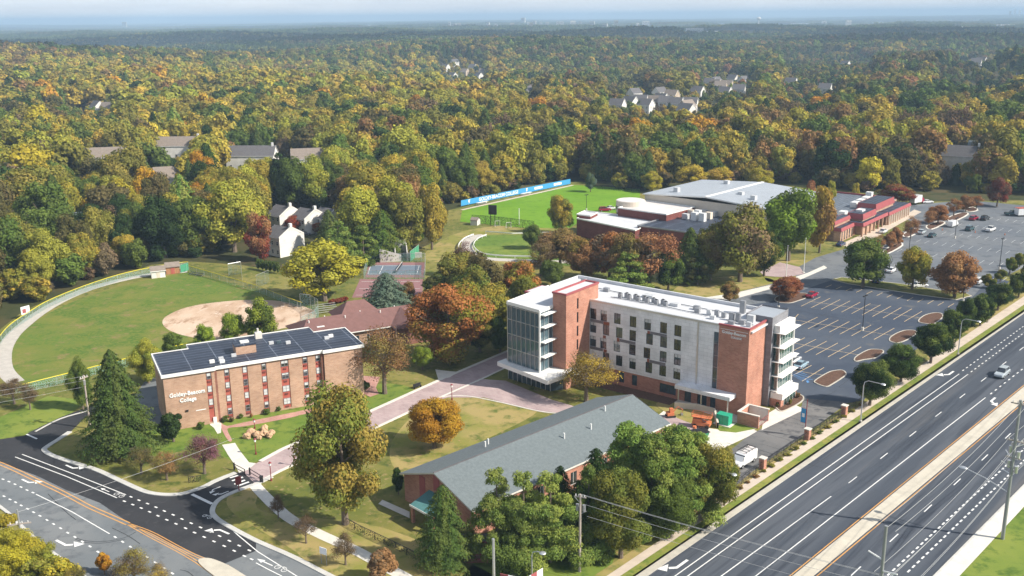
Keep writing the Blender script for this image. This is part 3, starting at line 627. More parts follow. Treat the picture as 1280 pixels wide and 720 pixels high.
# ================================================================== trees
def leaf_mat(name, src):
    """leaves: two tones per tree mixed clump by clump, light coming through them"""
    m = bpy.data.materials.new(name); m.use_nodes = True; M[name] = m; n = m.node_tree; n.nodes.clear()
    o = n.nodes.new('ShaderNodeOutputMaterial'); d = n.nodes.new('ShaderNodeBsdfDiffuse'); tr = n.nodes.new('ShaderNodeBsdfTranslucent'); ms = n.nodes.new('ShaderNodeMixShader')
    c1 = n.nodes.new('ShaderNodeAttribute'); c1.attribute_type = src; c1.attribute_name = 'tint'
    c2 = n.nodes.new('ShaderNodeAttribute'); c2.attribute_type = src; c2.attribute_name = 'tint2'
    v = n.nodes.new('ShaderNodeAttribute'); v.attribute_name = 'clump'; u = n.nodes.new('ShaderNodeAttribute'); u.attribute_name = 'leaf'
    mr = n.nodes.new('ShaderNodeMapRange'); mr.inputs[1].default_value = .35; mr.inputs[2].default_value = .75
    x = n.nodes.new('ShaderNodeMix'); x.data_type = 'RGBA'
    k = n.nodes.new('ShaderNodeMapRange'); k.inputs[3].default_value = .88; k.inputs[4].default_value = 1.4
    vm = n.nodes.new('ShaderNodeVectorMath'); vm.operation = 'SCALE'
    n.links.new(v.outputs['Fac'], mr.inputs[0]); n.links.new(mr.outputs[0], x.inputs[0]); n.links.new(c1.outputs['Color'], x.inputs[6]); n.links.new(c2.outputs['Color'], x.inputs[7])
    n.links.new(u.outputs['Fac'], k.inputs[0]); n.links.new(x.outputs[2], vm.inputs[0]); n.links.new(k.outputs[0], vm.inputs['Scale'])
    n.links.new(vm.outputs[0], d.inputs[0]); n.links.new(vm.outputs[0], tr.inputs[0]); ms.inputs[0].default_value = .28
    n.links.new(d.outputs[0], ms.inputs[1]); n.links.new(tr.outputs[0], ms.inputs[2]); n.links.new(ms.outputs[0], o.inputs[0])
leaf_mat('leaf', 'OBJECT'); leaf_mat('leaf_wood', 'INSTANCER')
mat('bark', (.16, .125, .095), .95, var=.3, scale=4); mat('bark_pale', (.38, .34, .3), .95, var=.2, scale=4)

def cards(pos, nrm, size, rng, clump, aspect=.8):
    """leaf sprays: one small quad per position, facing roughly along nrm"""
    n = len(pos); r = rng.normal(size=(n, 3)); a = np.cross(nrm, r); a /= np.linalg.norm(a, axis=1, keepdims=True) + 1e-9
    b = np.cross(nrm, a); b /= np.linalg.norm(b, axis=1, keepdims=True) + 1e-9
    s = (size * rng.uniform(.6, 1.35, n))[:, None] * .5
    q = np.stack([pos - a * s - b * s * aspect * .6, pos + a * s * .5 - b * s * aspect, pos + a * s + b * s * aspect * .5, pos - a * s * .4 + b * s * aspect], 1)
    return q.reshape(-1, 3), clump, rng.uniform(0, 1, n)
def card_mesh(name, quads, clump, leaf, m, extra=None):
    """extra = (verts, faces, clump value) a lumpy inner mass that keeps the crown from being see-through everywhere"""
    n = len(clump); v = quads; nf = n
    ev, ef = (extra[0], extra[1]) if extra else (np.zeros((0, 3)), np.zeros((0, 3), int))
    me = bpy.data.meshes.new(name); nv = len(v) + len(ev)
    me.vertices.add(nv); me.vertices.foreach_set('co', np.concatenate([v, ev]).astype(np.float32).ravel())
    loops = np.concatenate([np.arange(n * 4), (ef + len(v)).ravel()]).astype(np.int32)
    me.loops.add(len(loops)); me.loops.foreach_set('vertex_index', loops)
    tot = np.concatenate([np.full(n, 4), np.full(len(ef), 3)]).astype(np.int32); st = np.concatenate([[0], np.cumsum(tot)[:-1]]).astype(np.int32)
    me.polygons.add(len(tot)); me.polygons.foreach_set('loop_start', st)
    try: me.polygons.foreach_set('loop_total', tot)
    except Exception: pass
    me.update(calc_edges=True); me.validate()
    a = me.attributes.new('clump', 'FLOAT', 'FACE'); a.data.foreach_set('value', np.concatenate([clump, np.full(len(ef), .5)]).astype(np.float32))
    a = me.attributes.new('leaf', 'FLOAT', 'FACE'); a.data.foreach_set('value', np.concatenate([leaf, np.full(len(ef), .25)]).astype(np.float32))
    me.materials.append(M[m]); return me
def sph(rng, n):
    d = rng.normal(size=(n, 3)); return d / np.linalg.norm(d, axis=1, keepdims=True)
def lumps(cs, rs, sub=1, k=.72):
    import bmesh
    V, Fc = [], []
    bm = bmesh.new(); bmesh.ops.create_icosphere(bm, subdivisions=sub, radius=1); bv = np.array([v.co[:] for v in bm.verts]); bf = np.array([[v.index for v in f.verts] for f in bm.faces]); bm.free()
    o = 0
    for c, r in zip(cs, rs): V.append(bv * r * k + c); Fc.append(bf + o); o += len(bv)
    return np.concatenate(V), np.concatenate(Fc)
def crown(kind, seed, n, size, m='leaf'):
    """crown of a tree 1 high and 1 wide"""
    rng = np.random.default_rng(seed)
    if kind in ('round', 'spread', 'oval', 'sparse', 'ball', 'column'):
        nl = {'round': 46, 'spread': 44, 'oval': 46, 'sparse': 30, 'ball': 24, 'column': 34}[kind]
        cz, hz, hr = {'round': (.53, .46, .43), 'spread': (.54, .42, .45), 'oval': (.51, .48, .42), 'sparse': (.58, .38, .4), 'ball': (.5, .46, .44), 'column': (.52, .45, .38)}[kind]
        d = sph(rng, nl); d[:, 2] = d[:, 2] * .95 + .05; rad = rng.uniform(.3, 1.0, nl)[:, None] ** .5
        cs = d * rad * np.array([hr * .8, hr * .8, hz * .86]) * rng.uniform(.86, 1.12, (nl, 1)) + np.array([0, 0, cz])
        top = np.clip((cs[:, 2] - cz) / hz, 0, 1)[:, None]; cs[:, :2] *= 1 - .32 * top
        bot = np.clip((cz - cs[:, 2]) / hz, 0, 1)[:, None]; cs[:, :2] *= 1 - .1 * bot
        rs = rng.uniform(.075, .165, nl) * (1.12 if kind in ('ball', 'column') else 1); rs = np.stack([rs, rs, rs * rng.uniform(.7, 1.0, nl)], 1)
        cl = rng.uniform(0, 1, nl) * .8 + .2 * (cs[:, 2] - cz + hz) / (2 * hz)
        dens = (rs[:, 0] ** 2); pick = rng.choice(nl, n, p=dens / dens.sum()); dd = sph(rng, n)
        rr = rng.uniform(.7, 1.14, n)[:, None] if kind != 'sparse' else rng.uniform(.3, 1.2, n)[:, None]
        pos = cs[pick] + dd * rr * rs[pick]
        inside = np.zeros(n, bool)
        for j in range(nl): inside |= (np.sum(((pos - cs[j]) / rs[j]) ** 2, axis=1) < .4) & (pick != j)
        keep = ~inside if kind != 'sparse' else np.ones(n, bool)
        pos, dd, pick = pos[keep], dd[keep], pick[keep]
        nn = dd + rng.normal(size=dd.shape) * .34 + np.array([0, 0, .25])
        c = np.clip(cl[pick] + rng.normal(size=len(pick)) * .1, 0, 1)
        q, c, l = cards(pos, nn, size, rng, c)
        return card_mesh(kind + '_crown', q, c, l, m, None if kind == 'sparse' else lumps(cs, rs, 1, .66))
    if kind in ('spruce', 'fir'):
        lv = 15; P, N, Cc, SZ = [], [], [], []
        for i in range(n):
            z = 1 - rng.uniform(0, 1) ** .62 * .93; rmax = .5 * (1 - z) ** (.75 if kind == 'spruce' else .62) + .015
            zz = z * lv; layer = zz - math.floor(zz); rmax *= .66 + .42 * (1 - layer)
            th = rng.uniform(0, 2 * math.pi); seg = math.sin(th * 7 + math.floor(zz) * 2.1) * .17 + math.sin(th * 3 + math.floor(zz) * 1.3) * .12 + math.sin(th * 13 + math.floor(zz) * 5.7) * .08
            r = (rmax * (1 + seg)) * rng.uniform(.55, 1) ** .4
            P.append((math.cos(th) * r, math.sin(th) * r, z - .02 * r)); N.append((math.cos(th) * .8, math.sin(th) * .8, .75))
            Cc.append(.5 + .5 * math.sin(math.floor(zz) * 12.9 + math.floor(th * 2.2) * 4.3))
        P = np.array(P); N = np.array(N) + rng.normal(size=(n, 3)) * .4
        q, c, l = cards(P, N, size, rng, np.clip(np.array(Cc) + rng.normal(size=n) * .12, 0, 1), .55)
        zs = np.linspace(.08, .9, 7); cs = np.stack([0 * zs, 0 * zs, zs], 1); rs = np.stack([.4 * (1 - zs) ** .8 + .01] * 2 + [np.full(7, .13)], 1)
        return card_mesh('conifer_crown', q, c, l, m, lumps(cs, rs, 1))
    if kind == 'pine':
        nl = 70; z = rng.uniform(.06, .95, nl); R = .47 * (1 - z) ** .75 + .03; th = rng.uniform(0, 6.28, nl); k = rng.uniform(.25, 1, nl) ** .6
        cs = np.stack([np.cos(th) * R * k, np.sin(th) * R * k, z], 1); rr = rng.uniform(.075, .15, nl) * (1.15 - .5 * z); rs = np.stack([rr, rr, rr * .5], 1)
        pick = rng.choice(nl, n, p=rr ** 2 / (rr ** 2).sum()); dd = sph(rng, n); dd[:, 2] = np.abs(dd[:, 2]) * rng.choice([1, 1, -1], n)
        pos = cs[pick] + dd * rng.uniform(.7, 1.12, n)[:, None] * rs[pick]; pos[:, 2] -= .06 * np.hypot(dd[:, 0], dd[:, 1]) * .3
        nn = dd * np.array([.7, .7, 1]) + rng.normal(size=(n, 3)) * .55 + np.array([0, 0, .5]); cl = rng.uniform(0, 1, nl)
        q, c, l = cards(pos, nn, size, rng, np.clip(cl[pick] + rng.normal(size=n) * .12, 0, 1), .5)
        return card_mesh('pine_crown', q, c, l, m, lumps(cs, rs, 1, .6))
def trunk(kind, seed):
    rng = random.Random(seed); mb = MB()
    if kind in ('spruce', 'fir', 'pine'):
        mb.tube([(0, 0, -.01), (0, 0, .5), (0, 0, .96)], [.028, .018, .004], 7)
        for i in range(10):
            z = .15 + i * .07; th = i * 2.4; r = .34 * (1 - z); mb.tube([(0, 0, z), (math.cos(th) * r, math.sin(th) * r, z - .01)], [.008, .003], 4)
    else:
        fat = .026 if kind != 'ball' else .035
        mb.tube([(0, 0, -.01), (.004, .003, .14), (-.004, .005, .3), (0, 0, .5), (.01, 0, .72)], [fat * 1.35, fat, fat * .85, fat * .55, fat * .2], 8)
        nb = 16 if kind == 'sparse' else 8
        for i in range(nb):
            z = .24 + .4 * i / nb; th = i * 2.4 + rng.random(); r = rng.uniform(.2, .36)
            a = Vector((0, 0, z)); b = Vector((math.cos(th) * r * .5, math.sin(th) * r * .5, z + .1)); c_ = Vector((math.cos(th) * r, math.sin(th) * r, z + .2 + rng.random() * .08))
            mb.tube([a, b, c_], [fat * .42, fat * .28, fat * .08], 4)
            if kind == 'sparse':
                for k in range(4):
                    e = b + Vector((rng.uniform(-.14, .14), rng.uniform(-.14, .14), rng.uniform(.06, .2))); mb.tube([b.lerp(c_, k * .25), e], [.005, .0015], 3)
    return mb.mesh('trunk', 'bark')
CR = {}
NVAR = {'round': 4, 'spread': 3, 'oval': 3, 'sparse': 3, 'ball': 2, 'column': 2, 'spruce': 2, 'fir': 2, 'pine': 3}
NC = {'round': (15000, .03), 'spread': (15000, .03), 'oval': (15000, .03), 'sparse': (5600, .024), 'ball': (7000, .05), 'column': (8000, .04), 'spruce': (11000, .036), 'fir': (11000, .034), 'pine': (14000, .034)}
for ki, (k, nv) in enumerate(NVAR.items()):
    for i in range(nv): CR[k, i] = (crown(k, 100 * ki + i, *NC[k]), trunk(k, 31 * ki + i))
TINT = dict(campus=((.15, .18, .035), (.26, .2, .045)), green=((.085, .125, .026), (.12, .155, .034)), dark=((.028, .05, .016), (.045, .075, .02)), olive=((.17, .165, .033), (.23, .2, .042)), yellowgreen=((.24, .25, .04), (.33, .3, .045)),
            lime=((.16, .24, .03), (.24, .28, .035)), yellow=((.36, .3, .03), (.44, .36, .04)), gold=((.37, .27, .045), (.28, .22, .045)), orange=((.4, .19, .025), (.42, .27, .03)), rust=((.25, .12, .055), (.31, .17, .07)),
            russet=((.24, .14, .06), (.19, .15, .045)), brown=((.13, .09, .05), (.17, .12, .07)), maple=((.34, .135, .05), (.21, .2, .03)), purple=((.2, .085, .11), (.15, .08, .07)), red=((.2, .045, .03), (.25, .08, .04)),
            conifer=((.07, .105, .027), (.11, .14, .036)), pine=((.14, .21, .045), (.23, .27, .06)), bluegreen=((.1, .15, .11), (.15, .19, .14)), goldgreen=((.2, .195, .035), (.38, .28, .045)), dusky=((.09, .085, .03), (.14, .11, .045)))
WORD = dict(campus='green and orange', green='mid green', dark='dark green', olive='olive green', yellowgreen='yellow green', lime='lime green', yellow='bright yellow', gold='golden', orange='orange', rust='rust red', russet='russet brown',
            brown='bare brown', maple='orange and green', purple='purple', red='dark red', conifer='deep green', pine='light green', bluegreen='blue green', goldgreen='green and gold', dusky='dusky olive')
rt = random.Random(5)
def jit(c, r=.12, g=rt):
    k = 1 + g.uniform(-r, r) * 1.3; return tuple(max(.005, x * k * (1 + g.uniform(-r, r) * .5)) for x in c)
TREES = []
HI = {'round': (34000, .0195), 'spread': (34000, .0195), 'oval': (34000, .0195), 'sparse': (9000, .016), 'spruce': (24000, .024), 'fir': (24000, .023), 'pine': (32000, .022)}
HIM = {}
def tree(name, label, x, y, H, W, kind, tint, group=None, z=0, cat='tree', bark='bark', tint2=None):
    v = rt.randrange(NVAR[kind]); me, tm = CR[kind, v]
    if math.hypot(x, y) < 215 and kind in HI and name != 'bush':
        v2 = rt.randrange(3)
        if (kind, v2) not in HIM: HIM[kind, v2] = crown(kind, 700 + 17 * v2 + len(kind), *HI[kind])
        me = HIM[kind, v2]
    root = thing(name, label, cat, (x, y, z), rt.uniform(0, 6.28), group)
    t = bpy.data.objects.new('trunk', tm); C.objects.link(t); t.parent = root
    c = bpy.data.objects.new('crown', me); C.objects.link(c); c.parent = root
    root.scale = (W, W * rt.uniform(.9, 1.1), H)
    c['tint'] = jit(TINT[tint][0]); c['tint2'] = jit(TINT[tint2 or tint][1])
    TREES.append((x, y, W)); return root
def tpx(label, xc, ty, by, wpx, kind, tint, name=None, group=None, tint2=None, bx=None, cat='tree'):
    """a tree measured in the photograph: top, foot and width in photo pixels"""
    b = G(xc if bx is None else bx, by); H = height_at(b.x, b.y, ty) if False else None
    lo, hi = .5, 60
    for _ in range(30):
        m = (lo + hi) / 2
        if pix((b.x, b.y, m))[1] > ty: lo = m
        else: hi = m
    d = math.hypot(b.y, CAM_H); W = wpx * d / FPX * 1.18
    nm = name or {'spruce': 'spruce_tree', 'fir': 'fir_tree', 'pine': 'pine_tree', 'ball': 'round_shrub'}.get(kind, 'broadleaf_tree')
    return tree(nm, label, b.x, b.y, lo, W, kind, tint, group, cat=cat, tint2=tint2)

# (label, x, top, foot, width, habit, tint)
CAMPUS = [
 ('largest broad tree of green and russet orange beside the bottom walk', 432, 480, 655, 116, 'round', 'campus'),
 ('small orange yellow tree on the dry lawn before the grey roof', 543, 493, 560, 76, 'round', 'orange'),
 ('half bare brown tree at the right end of the tan brick dormitory', 481, 402, 492, 84, 'sparse', 'russet'),
 ('bright green young tree between the half bare tree and the maple', 528, 432, 462, 30, 'round', 'lime'),
 ('big orange and green maple right of the maroon roof', 562, 347, 452, 104, 'oval', 'maple'),
 ('olive tree behind the big orange maple, under the pitch loop road', 572, 315, 378, 66, 'spread', 'olive'),
 ('dusky olive tree right behind the glass corner of the tall hall', 603, 318, 392, 60, 'round', 'dusky'),
 ('orange tree touching the glass corner of the tall hall from behind', 645, 324, 388, 62, 'round', 'maple'),
 ('green and gold tree between orange maple and glass corner', 617, 350, 425, 58, 'round', 'goldgreen'),
 ('small green tree behind the white roof edge of the tall hall', 690, 322, 358, 38, 'round', 'green'),
 ('brown red spreading tree left of the low white roofed wing', 700, 281, 334, 62, 'spread', 'russet'),
 ('small dark green round tree at the edge of the pitch', 665, 278, 311, 27, 'round', 'green'),
 ('olive gold tree standing at the near corner of the pitch', 702, 243, 292, 35, 'round', 'goldgreen'),
 ('orange brown tree before the low white roofed wing', 762, 284, 350, 62, 'oval', 'maple', 'brown'),
 ('bare russet tree under the dark roof with the air units', 812, 282, 362, 76, 'sparse', 'rust'),
 ('russet brown tree left of the bare russet one', 789, 290, 360, 60, 'round', 'russet'),
 ('green conifer just behind the white roof of the tall hall', 785, 314, 366, 56, 'pine', 'pine'),
 ('dark conifer with layered branches under the dark roof edge', 861, 284, 352, 40, 'fir', 'conifer'),
 ('large olive and brown tree at the right end of the dark roof', 925, 256, 352, 82, 'round', 'olive', 'brown'),
 ('large bright green tree with yellow top by the flagpoles', 985, 228, 326, 72, 'round', 'lime', 'green'),
 ('tall orange brown tree beside the red trimmed building', 1024, 226, 316, 38, 'column', 'gold', 'rust'),
 ('green tree right of the entrance, over the shaded kerb', 1078, 297, 359, 62, 'round', 'green'),
 ('olive yellow tree between the green and the rust tree of the island', 1140, 304, 362, 42, 'oval', 'goldgreen'),
 ('rust red tree at the right end of the parking island', 1193, 315, 372, 58, 'round', 'rust'),
 ('pink red bushy small tree on the bed at the entrance', 983, 344, 374, 44, 'round', 'rust', 'red'),
 ('small olive bush tree on the lawn behind the tall hall', 912, 352, 378, 28, 'round', 'russet'),
 ('yellow leaved half bare tree in front of the tall hall', 733, 438, 502, 82, 'sparse', 'gold', 'russet'),
 ('big deep green spruce in front of the dormitory end wall', 152, 437, 566, 80, 'spruce', 'conifer'),
 ('small green tree behind the utility pole left of the spruce', 104, 446, 512, 32, 'oval', 'green'),
 ('yellow green tree left of the dormitory roof corner', 186, 424, 479, 46, 'oval', 'yellowgreen'),
 ('small green tree behind the left part of the dark roof', 219, 412, 452, 32, 'oval', 'green'),
 ('small yellow tree before the infield dirt', 257, 404, 440, 28, 'oval', 'lime'),
 ('yellow green tree left of the taller green one at the infield', 293, 391, 432, 38, 'round', 'lime'),
 ('tall fresh green tree standing before the infield dirt', 327, 371, 432, 46, 'oval', 'green', 'lime'),
 ('broad bright yellow tree left of the tennis courts', 406, 302, 376, 98, 'spread', 'yellow', 'yellowgreen'),
 ('blue green spruce in front of the lower tennis court', 484, 341, 388, 58, 'fir', 'bluegreen'),
 ('purple leaved small tree by the white walk', 256, 540, 592, 58, 'sparse', 'purple'),
 ('bare brown small tree left of the purple one', 209, 562, 600, 46, 'sparse', 'russet'),
 ('dusky small tree under the big spruce', 177, 556, 592, 42, 'sparse', 'dusky'),
 ('small bare round tree nearest the big russet tree on the walk', 383, 642, 679, 33, 'sparse', 'brown'),
 ('small bare round tree at the middle of the bottom walk', 432, 665, 706, 36, 'sparse', 'brown'),
 ('largest bare round tree at the bottom of the walk', 481, 684, 728, 44, 'ball', 'russet', 'brown'),
 ('low bare shrub tree at the start of the bottom walk', 348, 618, 648, 24, 'sparse', 'brown'),
 ('dark green fir beside the teal porch roof', 556, 606, 707, 62, 'fir', 'conifer'),
 ('light green pine overlapping the near corner of the grey roof', 622, 584, 700, 72, 'pine', 'pine'),
 ('light green pine directly behind the utility pole', 688, 590, 702, 84, 'pine', 'pine'),
 ('dark yew like tree close to the brick wall of the grey roofed hall', 744, 560, 668, 58, 'fir', 'dark'),
 ('tall light green pine over the far half of the grey roofed hall', 785, 526, 660, 92, 'pine', 'pine'),
 ('tall mid green pine right of the tallest pine', 842, 528, 652, 92, 'pine', 'pine'),
 ('olive broad tree in front of the pines', 776, 588, 697, 82, 'round', 'olive', 'green'),
 ('mid green broad tree over the pavement below the pines', 836, 588, 672, 78, 'round', 'green'),
 ('olive edged tree at the right of the pine clump by the van', 884, 552, 650, 66, 'round', 'green', 'olive'),
 ('narrow olive tree at the right edge of the pine clump', 905, 558, 632, 36, 'oval', 'olive'),
 ('dark conifer hidden between the pines of the corner clump', 722, 600, 692, 50, 'fir', 'dark'),
 ('small green tree in the lawn shade behind the pines', 815, 560, 640, 60, 'pine', 'pine'),
 ('dark narrow evergreen at the left end wall of the grey roofed hall', 498, 582, 618, 16, 'column', 'dark'),
 ('round dark green clipped yew at the dormitory corner', 217, 512, 552, 31, 'ball', 'dark'),
 ('dark red tree left of the white townhouses', 327, 262, 326, 40, 'oval', 'red', 'rust'),
 ('small dark red tree between two townhouses', 367, 268, 292, 24, 'round', 'red'),
 ('small red tree before the third townhouse', 397, 278, 292, 17, 'round', 'red', 'rust'),
 ('dark red tree beyond the upper parking lot', 1246, 222, 258, 30, 'round', 'red', 'brown'),
 ('brown tree rising behind the bushes of the brick hall lawn', 604, 345, 400, 30, 'round', 'russet'),
 ('green tree in the shade under the olive brown tree', 955, 290, 345, 40, 'round', 'dark', 'olive'),
 ('tall narrow cypress like orange tree behind the solar roof', 1012, 222, 262, 14, 'column', 'rust'),
 ('narrow yellow green tree behind the solar roof', 1038, 223, 262, 14, 'column', 'yellowgreen'),
 ('narrow gold green tree right behind the solar roof', 1068, 226, 258, 12, 'column', 'goldgreen'),
 ('low dark red tree behind the red trimmed building', 1120, 230, 256, 46, 'spread', 'red', 'russet'),
 ('olive conifer between the townhouses and the tennis courts', 425, 275, 335, 50, 'pine', 'pine'),
 ('green conifer behind the yellow tree near the shed', 455, 280, 330, 44, 'pine', 'green', 'pine'),
 ('dark conifer right of the townhouse row', 413, 262, 320, 36, 'fir', 'conifer'),
 ('loose gold brown tree at the wood corner over the slope', 540, 222, 312, 46, 'oval', 'gold', 'olive'),
 ('olive gold tree left of the loose corner tree', 508, 235, 316, 56, 'oval', 'olive'),
 ('green conifer behind the concrete ball wall', 480, 262, 322, 44, 'fir', 'green'),
 ('yellow leaved bush at the bottom left corner', 18, 664, 725, 70, 'round', 'yellow', 'yellowgreen'),
 ('olive bush right of the corner power pole', 52, 692, 732, 50, 'ball', 'yellowgreen', 'olive'),
 ('yellow green bush below the corner power pole', 5, 640, 680, 40, 'ball', 'yellow', 'olive'),
 ('dense olive bush at the very bottom left corner', 40, 668, 722, 56, 'round', 'olive', 'yellow'),
 ('yellow bush between the corner pole and the road kerb', 72, 694, 740, 46, 'ball', 'goldgreen', 'yellow'),
 ('dusky bush left of the small orange shrub', 98, 706, 748, 34, 'sparse', 'dusky', 'gold'),
 ('gold twiggy shrub right of the bare shrub at the bottom edge', 200, 704, 742, 40, 'sparse', 'gold', 'brown'),
 ('small orange shrub among bare twigs at the bottom', 131, 690, 718, 20, 'ball', 'orange'),
 ('bare twiggy shrub at the bottom edge', 168, 688, 728, 62, 'sparse', 'brown', 'gold'),
 ('grey bare shrub at the left end of the track', 18, 472, 505, 44, 'sparse', 'brown'),
 ('grey bare shrub before the foul line', 38, 478, 512, 30, 'sparse', 'brown'),
 ('dark hedge tree right of the pitch corner', 738, 216, 240, 16, 'round', 'bluegreen', 'green'),
 ('dark tree behind the maroon roof beside the maple', 600, 388, 440, 46, 'round', 'dark', 'olive'),
 ('olive green tree behind the big maple, touching the dusky one', 588, 330, 405, 60, 'round', 'olive', 'green'),
 ('dark shrubby tree right of the lower tennis court', 546, 340, 384, 40, 'round', 'dusky', 'green'),
 ('small rust tree in front of the tennis court corner', 510, 352, 384, 24, 'round', 'rust', 'russet'),
 ('bare purple brown tree under the loop road', 580, 302, 345, 36, 'sparse', 'brown', 'purple'),
 ('green and gold tree above the white hall roof corner', 655, 345, 405, 48, 'round', 'goldgreen', 'green'),
 ('rust and olive tree left of the low white roofed wing', 728, 296, 350, 46, 'round', 'rust', 'olive'),
 ('brown tree in the shade below the loop road meadow', 676, 300, 345, 44, 'sparse', 'brown', 'russet'),
 ('dark green tree under the bare russet one', 835, 312, 364, 42, 'round', 'dark', 'green'),
 ('olive tree right of the dark layered conifer', 888, 280, 350, 52, 'round', 'olive', 'dusky'),
 ('low dusky shrub tree before the dark roofed wing', 872, 318, 356, 40, 'round', 'dusky', 'dark'),
 ('dark green tree left of the flagpoles', 960, 278, 332, 44, 'round', 'green', 'dark'),
 ('large light green pine at the left of the pine clump', 655, 588, 704, 66, 'pine', 'pine'),
 ('dense light green pine between the pole and the dusky tree', 735, 582, 690, 60, 'pine', 'pine', 'green'),
 ('mid green pine in the heart of the corner clump', 812, 540, 668, 84, 'pine', 'pine'),
 ('light pine top right behind the olive edged tree', 868, 536, 636, 62, 'pine', 'pine'),
 ('dark evergreen pressed to the grey roof eave', 700, 582, 660, 44, 'fir', 'dark'),
 ('golden tree behind the gymnasium ridge at left', 815, 214, 240, 30, 'round', 'yellow', 'gold'),
 ('pale gold tree behind the gymnasium ridge', 865, 206, 236, 42, 'spread', 'gold', 'yellow'),
 ('pale gold tree right of the gymnasium ridge', 900, 207, 235, 38, 'spread', 'gold', 'yellow'),
 ('yellow tree behind the right end of the gymnasium', 950, 210, 238, 34, 'round', 'yellow', 'gold'),
 ('green tree behind the tall maple by the paver drive', 625, 395, 440, 40, 'round', 'green', 'dark'),
]
for t in CAMPUS:
    tpx(t[0], *t[1:7], tint2=t[7] if len(t) > 7 else None, cat='shrub' if ('shrub' in t[0] or 'bush ' in t[0]) else 'tree')
kerbside = [(1087, 447, 507, 52), (1126, 430, 477, 47), (1163, 399, 454, 50), (1191, 384, 427, 37), (1225, 368, 407, 35), (1247, 351, 388, 36), (1273, 340, 372, 30), (1205, 372, 415, 26)]
ordn = ['nearest', 'second nearest', 'third nearest', 'fourth', 'fifth', 'sixth', 'seventh', 'eighth']
for i, (x, a, b, ww) in enumerate(sorted(kerbside, key=lambda q: -q[2])):
    tpx('dark green round headed tree, %s to the camera in the row along the pavement' % ordn[i], x, a, b, ww, 'round', 'dark', tint2='green', group='row of dark trees along the pavement')
for i, (x, a, b, ww) in enumerate([(1235, 340, 360, 16), (1250, 334, 352, 14), (1262, 320, 342, 16), (1274, 314, 334, 15), (1284, 318, 346, 18)]):
    tpx('clipped green shrub at the lot edge, %s from the left of its row' % ['first', 'second', 'third', 'fourth', 'fifth'][i], x, a, b, ww, 'ball', 'green', tint2='olive', group='clipped shrubs at the lot edge', cat='shrub')
for i, (x, a, b, ww) in enumerate([(1097, 293, 318, 22), (1120, 284, 308, 20), (1138, 270, 298, 24), (1172, 256, 280, 28), (1192, 247, 270, 24), (1207, 244, 265, 20), (1220, 243, 262, 20), (1112, 290, 312, 18), (1160, 262, 284, 18)]):
    tpx('small rust coloured tree on the upper lot islands, %s from the left' % ['first', 'third', 'fourth', 'sixth', 'seventh', 'eighth', 'ninth', 'second', 'fifth'][i], x, a, b, ww, 'round' if i % 2 else 'sparse', 'rust', group='small rust trees on the upper lot islands')
for i, x in enumerate([323, 328, 333, 338, 343, 348]):
    tpx('narrow dark arborvitae before the white townhouse, %s from the left' % ['first', 'second', 'third', 'fourth', 'fifth', 'last'][i], x, 322 + i * .8, 337 + i, 7, 'column', 'conifer', group='row of narrow evergreens by the ball field', name='arborvitae')
# ================================================================== the wood
def inside(p, poly):
    x, y = p[0], p[1]; c = False; j = len(poly) - 1
    for i in range(len(poly)):
        a, b = poly[i], poly[j]
        if (a[1] > y) != (b[1] > y) and x < (b[0] - a[0]) * (y - a[1]) / (b[1] - a[1]) + a[0]: c = not c
        j = i
    return c
LAWN_XY = [(p[0], p[1]) for p in LAWN]
def near_edge(x, y, r):
    return any(inside((x + dx * r, y + dy * r), LAWN_XY) for dx, dy in ((0, 0), (1, 0), (-1, 0), (0, 1), (0, -1), (.7, .7), (-.7, .7), (.7, -.7), (-.7, -.7)))
# clearings: (photo pixels of the ground outline)
CLEARINGS = [GP(q) for q in (
    [(318, 300), (335, 262), (440, 262), (448, 300), (440, 340), (345, 342), (320, 330)],
    [(1085, 262), (1180, 262), (1240, 262), (1340, 268), (1340, 250), (1200, 240), (1110, 238)],
    [(85, 305), (105, 305), (108, 325), (85, 328)],
    [(110, 232), (160, 226), (165, 214), (115, 216)], [(190, 214), (250, 212), (250, 200), (190, 202)],
    [(285, 226), (355, 228), (356, 206), (285, 206)], [(365, 226), (405, 226), (405, 208), (365, 208)],
    [(190, 258), (225, 258), (225, 240), (190, 240)],
    [(1170, 222), (1225, 226), (1230, 202), (1170, 202)],
)]
